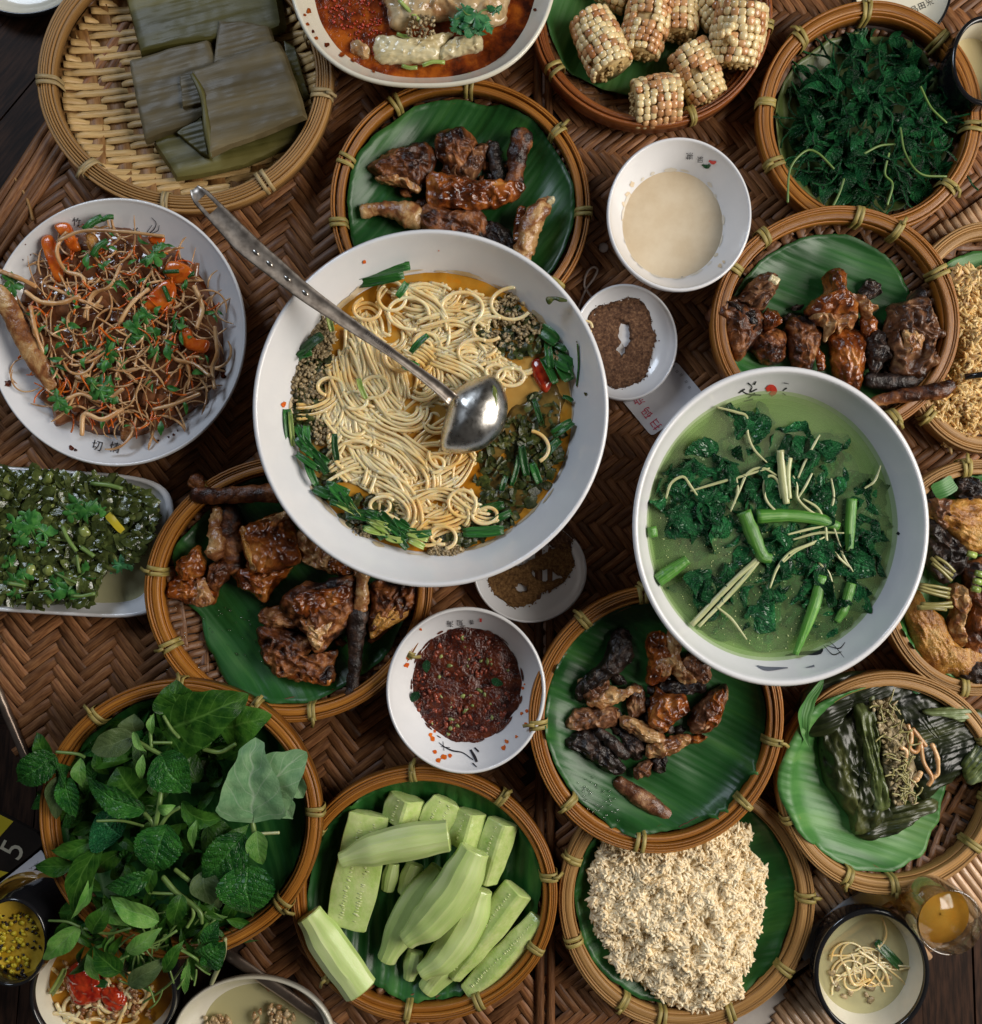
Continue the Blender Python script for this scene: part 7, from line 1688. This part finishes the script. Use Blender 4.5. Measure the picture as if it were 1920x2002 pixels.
big = [((335,1425),(488,1358),118,'herb',138,140,dict(kind='heart', arch=14, crump=5, fold=.08)), ((352,1400),(345,1330),90,'herb',134,140,dict(kind='ovate', arch=10, crump=6)), ((440,1425),(530,1395),86,'herb',118,116,dict(kind='heart', crump=4, fold=.02)),
       ((494,1592),(500,1440),128,'herb_p',152,150,dict(kind='heart', arch=14, fold=.16, crump=8)), ((500,1552),(596,1468),120,'herb_p',138,132,dict(kind='heart', arch=10, fold=.1, crump=8)), ((520,1545),(575,1600),70,'herb_p',134,124,dict(kind='lance', crump=6)), ((560,1510),(594,1560),60,'herb_p',128,122,dict(kind='ovate', crump=6)),
       ((316,1478),(375,1552),96,'mint',152,146,dict(serr=.12, arch=14, fold=.2)), ((280,1584),(168,1522),62,'mint',158,150,dict(serr=.14, arch=16, fold=.35)), ((270,1560),(230,1500),110,'herb',140,140,dict(arch=8)), ((326,1618),(300,1712),104,'mint',158,152,dict(serr=.12, arch=16, fold=.15)),
       ((484,1696),(494,1794),122,'mint',160,150,dict(serr=.10, arch=18, fold=.12, crump=3)), ((476,1634),(394,1728),88,'mint',150,146,dict(serr=.12, arch=12, fold=.2)), ((292,1714),(204,1736),48,'mint',158,154,dict(serr=.14, arch=10, fold=.3)), ((312,1800),(216,1752),52,'herb_l',154,160,dict(arch=10, fold=.3)),
       ((156,1812),(84,1876),46,'herb_l',128,112,dict(arch=6, fold=.2)), ((250,1862),(318,1812),36,'herb_l',150,152,dict(arch=8)), ((262,1438),(178,1466),62,'herb_g',140,144,dict(arch=8)), ((265,1430),(262,1395),56,'herb_g',132,134,dict()), ((158,1480),(162,1540),30,'herb_l',138,140,dict(kind='lance')),
       ((108,1478),(30,1532),74,'mint',136,130,dict(serr=.12, arch=10)), ((100,1480),(72,1430),42,'herb',130,126,dict(serr=.1)), ((128,1520),(150,1598),54,'mint',138,134,dict(serr=.12, arch=8)), ((120,1515),(110,1600),44,'herb_g',130,126,dict()), ((110,1512),(140,1500),60,'mint',132,132,dict(serr=.1)),
       ((186,1640),(100,1660),40,'herb',136,130,dict(kind='lance', bend=.1)), ((205,1640),(145,1790),56,'herb',138,134,dict(kind='lance', bend=-.08)), ((185,1700),(140,1795),22,'herb_l',142,138,dict(kind='lance', bend=.1)), ((240,1635),(190,1590),110,'boil',132,128,dict(arch=8)),
       ((300,1395),(298,1440),18,'herb_l',156,152,dict(serr=.12, kind='lance')), ((262,1432),(286,1468),20,'herb_l',154,156,dict(serr=.12)), ((280,1475),(278,1528),20,'herb_l',156,150,dict(kind='lance')), ((355,1570),(450,1590),46,'herb',150,146,dict(bend=-.2, serr=.2)), ((310,1585),(345,1575),24,'herb_l',160,158,dict()),
       ((420,1430),(360,1440),60,'herb',134,132,dict()), ((150,1690),(70,1690),40,'herb',120,110,dict(kind='lance')), ((320,1900),(358,1838),30,'herb',138,140,dict(kind='lance')), ((240,1900),(180,1850),52,'herb',140,144,dict()), ((250,1925),(330,1870),44,'herb_g',136,140,dict()), ((370,1880),(362,1945),22,'herb_l',128,112,dict(kind='lance', serr=.3)),
       ((400,1880),(440,1840),60,'mint',140,142,dict(crump=6)), ((405,1850),(425,1800),44,'mint',142,148,dict(crump=6)), ((420,1850),(405,1900),36,'mint',138,128,dict()), ((500,1625),(515,1690),44,'herb_l',150,146,dict(crump=5)), ((385,1600),(375,1660),20,'herb_l',156,150,dict(kind='lance')), ((355,1750),(340,1810),44,'herb',156,150,dict()), ((400,1700),(412,1768),60,'herb_g',146,150,dict()),
       ((180,1825),(215,1760),44,'herb',142,146,dict(kind='lance')), ((300,1690),(295,1750),30,'herb',154,148,dict())]
for b, t, wd, m_, z0, z1, kw in big: kw = dict(kw); kw.setdefault('crump', 3.5); hleaf(b, t, wd, m_, z0 + 10, z1 + 10, **kw)
def hstem(P, r_, mat='stem', z=158):
    mb = MB(); tube(mb, [W(x, y, z + (p[0] if p else 0)) for x, y, *p in P], r_, n=7, res=26, wob=.1); mb.build('stem', C[mat], hr)
hstem([(318,1520,-14),(312,1570),(304,1615),(302,1640,-12)], 4.5); hstem([(262,1446),(290,1462),(318,1477)], 4.2); hstem([(296,1400),(294,1430),(296,1460)], 3); hstem([(300,1452),(335,1452)], 3); hstem([(282,1590),(296,1605),(303,1625)], 4); hstem([(310,1620),(330,1592),(352,1578)], 3.6)
hstem([(318,1715),(345,1745),(375,1768),(392,1785),(395,1805)], [5, 5, 4.5, 4, 3]); hstem([(375,1768),(378,1790),(366,1812)], 3.5); hstem([(342,1700),(370,1722)], 4); hstem([(320,1400),(335,1425),(350,1442)], 3.2); hstem([(488,1590),(495,1615),(498,1640)], 4.5, 'stem', 156)
hstem([(510,1630),(545,1628)], 3, 'stem_p'); hstem([(398,1465),(430,1470),(460,1455)], 4, 'stem', 150); hstem([(110,1470),(150,1474),(165,1480)], 3, 'stem', 142); hstem([(92,1545),(100,1558),(120,1562)], 3, 'stem', 138); hstem([(190,1605),(240,1605),(280,1615)], 2.6); hstem([(165,1815),(210,1825),(255,1815)], 2.6, 'stem', 150)
hstem([(440,1836,-10),(436,1870,-30),(414,1922,-60)], [4, 4.5, 4.5], 'stem_p', 160); hstem([(355,1858),(380,1872),(400,1890,-20)], 2.6); hstem([(358,1890,-30),(330,1925,-50),(280,1960,-70)], 2.4, 'stem', 150); hstem([(290,1745),(340,1748)], 2.8); hstem([(96,1800,-30),(130,1802,-15),(156,1812,-10)], 2.4, 'stem', 150); hstem([(250,1860),(285,1850),(320,1835),(345,1820)], 2.6)
mb = MB()
for _ in range(34):
    x, y = U(240, 400), U(1780, 1940); P = swirl(x, y, 140, U(24, 50), 4, .02); tube(mb, P, 1.8, n=5, res=10, r=R())
o = mb.build('thin_stems', C['stem'], hr); o['kind'] = 'stuff'

# ================================================================ 20 enamel bowl and 19 glass, lower right
eb = bowl('enamel_bowl', 'cream enamel bowl with a thick black rim and clear noodle soup', 'bowl', 1705, 1903, 106, 118, 96, -6, prof=[(0, .08), (.5, .1), (.75, .3), (.9, .62), (1, 1)], mat='cream_china', rimmat='black_enamel', th=10, foot=.5, rimw=9)
liquid(eb, 52, 'clear_soup', 'thin clear soup in the black rimmed bowl', 'broth', 'csoup')
random.seed(121); mb = MB()
for _ in range(22): tube(mb, swirl(U(1660, 1705), U(1855, 1930), 54, U(50, 120), 9, .035, dz=1), 2.0, n=6, res=26, r=R())
for P in ([(1655,1890),(1670,1925),(1700,1915)], [(1680,1860),(1710,1880),(1730,1900),(1738,1925)], [(1722,1872),(1735,1870),(1742,1890)]): tube(mb, [W(x, y, 56) for x, y in P], 3, n=6, res=20)
o = mb.build('noodles', C['noodle']); tag(o, 'few thin noodles in the clear soup', 'noodles', kind='stuff')
chive(1712,1842,1760,1890,19,56,56,'chive','dark chive leaf curved in the clear soup', group=None)
LG_ = []
for x, y, r_ in ((1627,1901,8),(1632,1922,9),(1638,1932,7),(1662,1940,8),(1650,1948,7),(1700,1930,10),(1735,1910,9),(1702,1955,9),(1693,1945,6)):
    mb = MB(); lump(mb, W(x, y, 54), r_, r_ * .7, 3, U(0, 3), amp=.4, r=R()); o = mb.build('garlic_piece', C['mince']); tag(o, 'small fried garlic piece in the clear soup', 'garlic', 'fried garlic pieces'); LG_.append(o)
order_labels('small fried garlic piece in the clear soup, %s', LG_)
# tall tumbler of amber juice
def fixn(ob):
    import bmesh
    bm = bmesh.new(); bm.from_mesh(ob.data); bmesh.ops.remove_doubles(bm, verts=bm.verts, dist=1e-6); bmesh.ops.recalc_face_normals(bm, faces=bm.faces); bm.to_mesh(ob.data); bm.free(); return ob
gl = thing('glass_tumbler', 'clear glass tumbler of amber juice leaning out at the lower right edge', 'glass', W(1770, 1745, 0))
top = W(1858, 1805, 172); bot = Vector((top.x - 3, top.y + 2, 2))
mb = MB(); n = 48; vs = []; fs = []
prof_g = [(0, 10), (44, 10), (47, 20), (51, 90), (55, 170), (57.5, 172), (59, 169), (55, 90), (51, 16), (49, 0), (0, 0)]
def gp(r_, z, a): c_ = bot.lerp(top, min(1, z / 172)); return Vector((c_.x + r_ * math.cos(a), c_.y + r_ * math.sin(a), z))
for r_, z in prof_g:
    for i in range(n): vs.append(gp(r_, z, 2 * math.pi * i / n))
for j in range(len(prof_g) - 1):
    for i in range(n): i2 = (i + 1) % n; fs.append((j * n + i, j * n + i2, (j + 1) * n + i2, (j + 1) * n + i))
mb.add(vs, fs); fixn(mb.build('glass_wall', C['glass'], gl))
mb = MB(); vs = []; fs = []; pj = [(0, 12), (44.5, 12), (47, 22), (51, 90), (53, 130), (53.3, 136), (0, 136)]
for r_, z in pj:
    for i in range(n): vs.append(gp(r_ - .9, z, 2 * math.pi * i / n))
for j in range(len(pj) - 1):
    for i in range(n): i2 = (i + 1) % n; fs.append((j * n + i, j * n + i2, (j + 1) * n + i2, (j + 1) * n + i))
mb.add(vs, fs); o = fixn(mb.build('juice', C['juice'])); tag(o, 'amber juice filling the tumbler at the lower right', 'juice')

# ================================================================ 29-32 bottom left things
pg = bowl('passion_cup', 'glass cup of passion fruit drink with a dark rim at the left edge', 'cup', 22, 1843, 66, 82, 120, -60, prof=[(0, .08), (.7, .1), (.85, .4), (.95, .8), (1, 1)], mat='glass', rimmat='black_enamel', rimw=5, foot=.6)
liquid(pg, 84, 'passion_drink', 'yellow passion fruit drink with black seeds', 'drink', 'juice_y', ripple=4)
random.seed(131); mb = MB(); m2 = MB()
for x, y, q in heap(22, 1846, 58, 72, 60): lump(mb, W(x, y, 86), U(2.5, 5), U(2, 4), 2, U(0, 3), amp=.2, lvl=1)
for x, y, q in heap(22, 1846, 56, 70, 70): lump(m2, W(x, y, 86), U(3, 7), U(2, 6), 2, U(0, 3), amp=.5, lvl=1, r=R())
o = mb.build('passion_seeds', C['char']); tag(o, 'black seeds floating on the yellow drink', 'seeds', kind='stuff'); o = m2.build('passion_pulp', C['packyellow']); tag(o, 'yellow pulp floating on the drink', 'pulp', kind='stuff')
bl = bowl('enamel_bowl', 'cream bowl with a navy rim of tomato noodle soup under the herbs', 'bowl', 200, 1945, 138, 118, 92, -60, prof=[(0, .08), (.5, .1), (.72, .3), (.88, .62), (1, 1)], mat='cream_china', rimmat='black_enamel', th=9, foot=.5, rimw=6)
liquid(bl, 48, 'tomato_broth', 'orange tomato broth in the bowl under the herbs', 'broth', 'broth', jag=.02)
mb = MB()
for _ in range(26): tube(mb, swirl(U(110, 270), U(1930, 2010), 54, U(50, 110), 9, .04, dz=2), 4.2, n=6, res=26, r=R())
o = mb.build('noodles', C['noodle']); tag(o, 'white noodles in the tomato soup bowl', 'noodles', kind='stuff')
pieces([([(125,1900),(160,1880),(195,1900),(200,1950),(160,1965),(135,1940)], 46, 24, 'chili', 'soft red tomato chunk in the bowl under the herbs', {'amp': 3, 'wrink': 0}), ([(190,1930),(230,1925),(250,1960),(215,1975)], 46, 20, 'chili', 'second tomato chunk beside the noodles', {'amp': 3, 'wrink': 0})], 'tomato_chunk', 'tomato', 'tomato chunks')
mb = MB()
for _ in range(110):
    x, y = U(120, 300), U(1880, 1990); 
    if bl.frac(*W(x, y, 50).xy) < .8: lump(mb, W(x, y, 58), U(3, 8), U(3, 6), U(2, 4), U(0, 3), amp=.6, lvl=1, r=R())
o = mb.build('minced_meat', C['pale']); tag(o, 'pinkish minced meat crumbs in the tomato noodle soup', 'minced meat', kind='stuff')
chive(100,1945,128,1895,13,62,62,'chive_l','pale green scallion at the left of the tomato noodle soup', group=None); chive(175,1915,210,1925,14,62,62,'chive','dark scallion on the tomato chunk', group=None)
wp = bowl('plate', 'cream plate with food scraps at the bottom edge', 'plate', 495, 2035, 155, 122, 30, -40, prof=[(0, .2), (.72, .25), (.9, .7), (1, 1)], mat='cream_china', foot=.5, rimw=5, rimmat=None)
liquid(wp, -18, 'thin_sauce', 'thin brown liquid left on the plate at the bottom edge', 'sauce', 'csoup')
mb = MB()
for x, y, q in heap(535, 1990, 40, 26, 40): lump(mb, W(x, y, -8), U(4, 11), U(3, 8), U(3, 7), U(0, 3), amp=.6, lvl=1, r=R())
for x, y, q in heap(425, 1995, 26, 12, 20): lump(mb, W(x, y, -8), U(4, 9), U(3, 7), U(3, 6), U(0, 3), amp=.6, lvl=1, r=.1)
o = mb.build('food_scraps', C['tofu']); tag(o, 'pale food scraps on the bottom plate', 'food scraps', kind='stuff')
text_on('竹', 502, 1929, 13, .3, wp.on, 'ink', 'character', wp.o)
pkt = thing('packet', 'black and yellow printed packet with a large 5 at the left edge', 'packet', W(30, 1650, -55))
flat_poly('packet_body', [(-60,1560),(5,1592),(72,1628),(88,1648),(60,1672),(-60,1765)], -46, C['packblack'], pkt, th=10)
flat_poly('yellow_panel', [(-60,1575),(-2,1592),(26,1606),(-6,1642),(-60,1640)], -45, C['packyellow'], pkt, th=.6); flat_poly('yellow_corner', [(-60,1735),(-10,1700),(16,1706),(-60,1752)], -45, C['packyellow'], pkt, th=.6)
pf = lambda x, y, l: W(x, y, -44.6); text_on('5', 26, 1662, 66, math.radians(-62), pf, 'packtext', 'printed_number', pkt)
flat_poly('white_label', [(-40,1758),(80,1662),(92,1680),(-40,1785)], -44, C['card'], pkt, th=1); text_on('2022', 24, 1726, 15, math.radians(-38), lambda x, y, l: W(x, y, -43), 'redink' if False else 'dkmetal', 'printed_date', pkt); text_on('·-·-·-·', 66, 1692, 12, math.radians(-38), lambda x, y, l: W(x, y, -43), 'ink', 'printed_code', pkt)
yg = bowl('glass_bowl', 'low amber glass bowl behind the passion fruit cup', 'bowl', 52, 1778, 74, 62, 10, -55, prof=[(0, .1), (.7, .15), (.9, .5), (1, 1)], mat='juice', foot=.6, rimw=4)
# top left: dark rimmed plate edges beyond the mat
tp = bowl('plate', 'shaded plate with a dark rim at the top left corner', 'plate', 45, -50, 110, 76, -20, -50, prof=[(0, .2), (.7, .3), (.9, .7), (1, 1)], mat='cream_china', rimmat='black_enamel', foot=.5, rimw=5)

if __name__ == '__main__':
    print('OBJ', len(bpy.data.objects), 'tris', sum(len(m.polygons) for m in bpy.data.meshes) * 2)
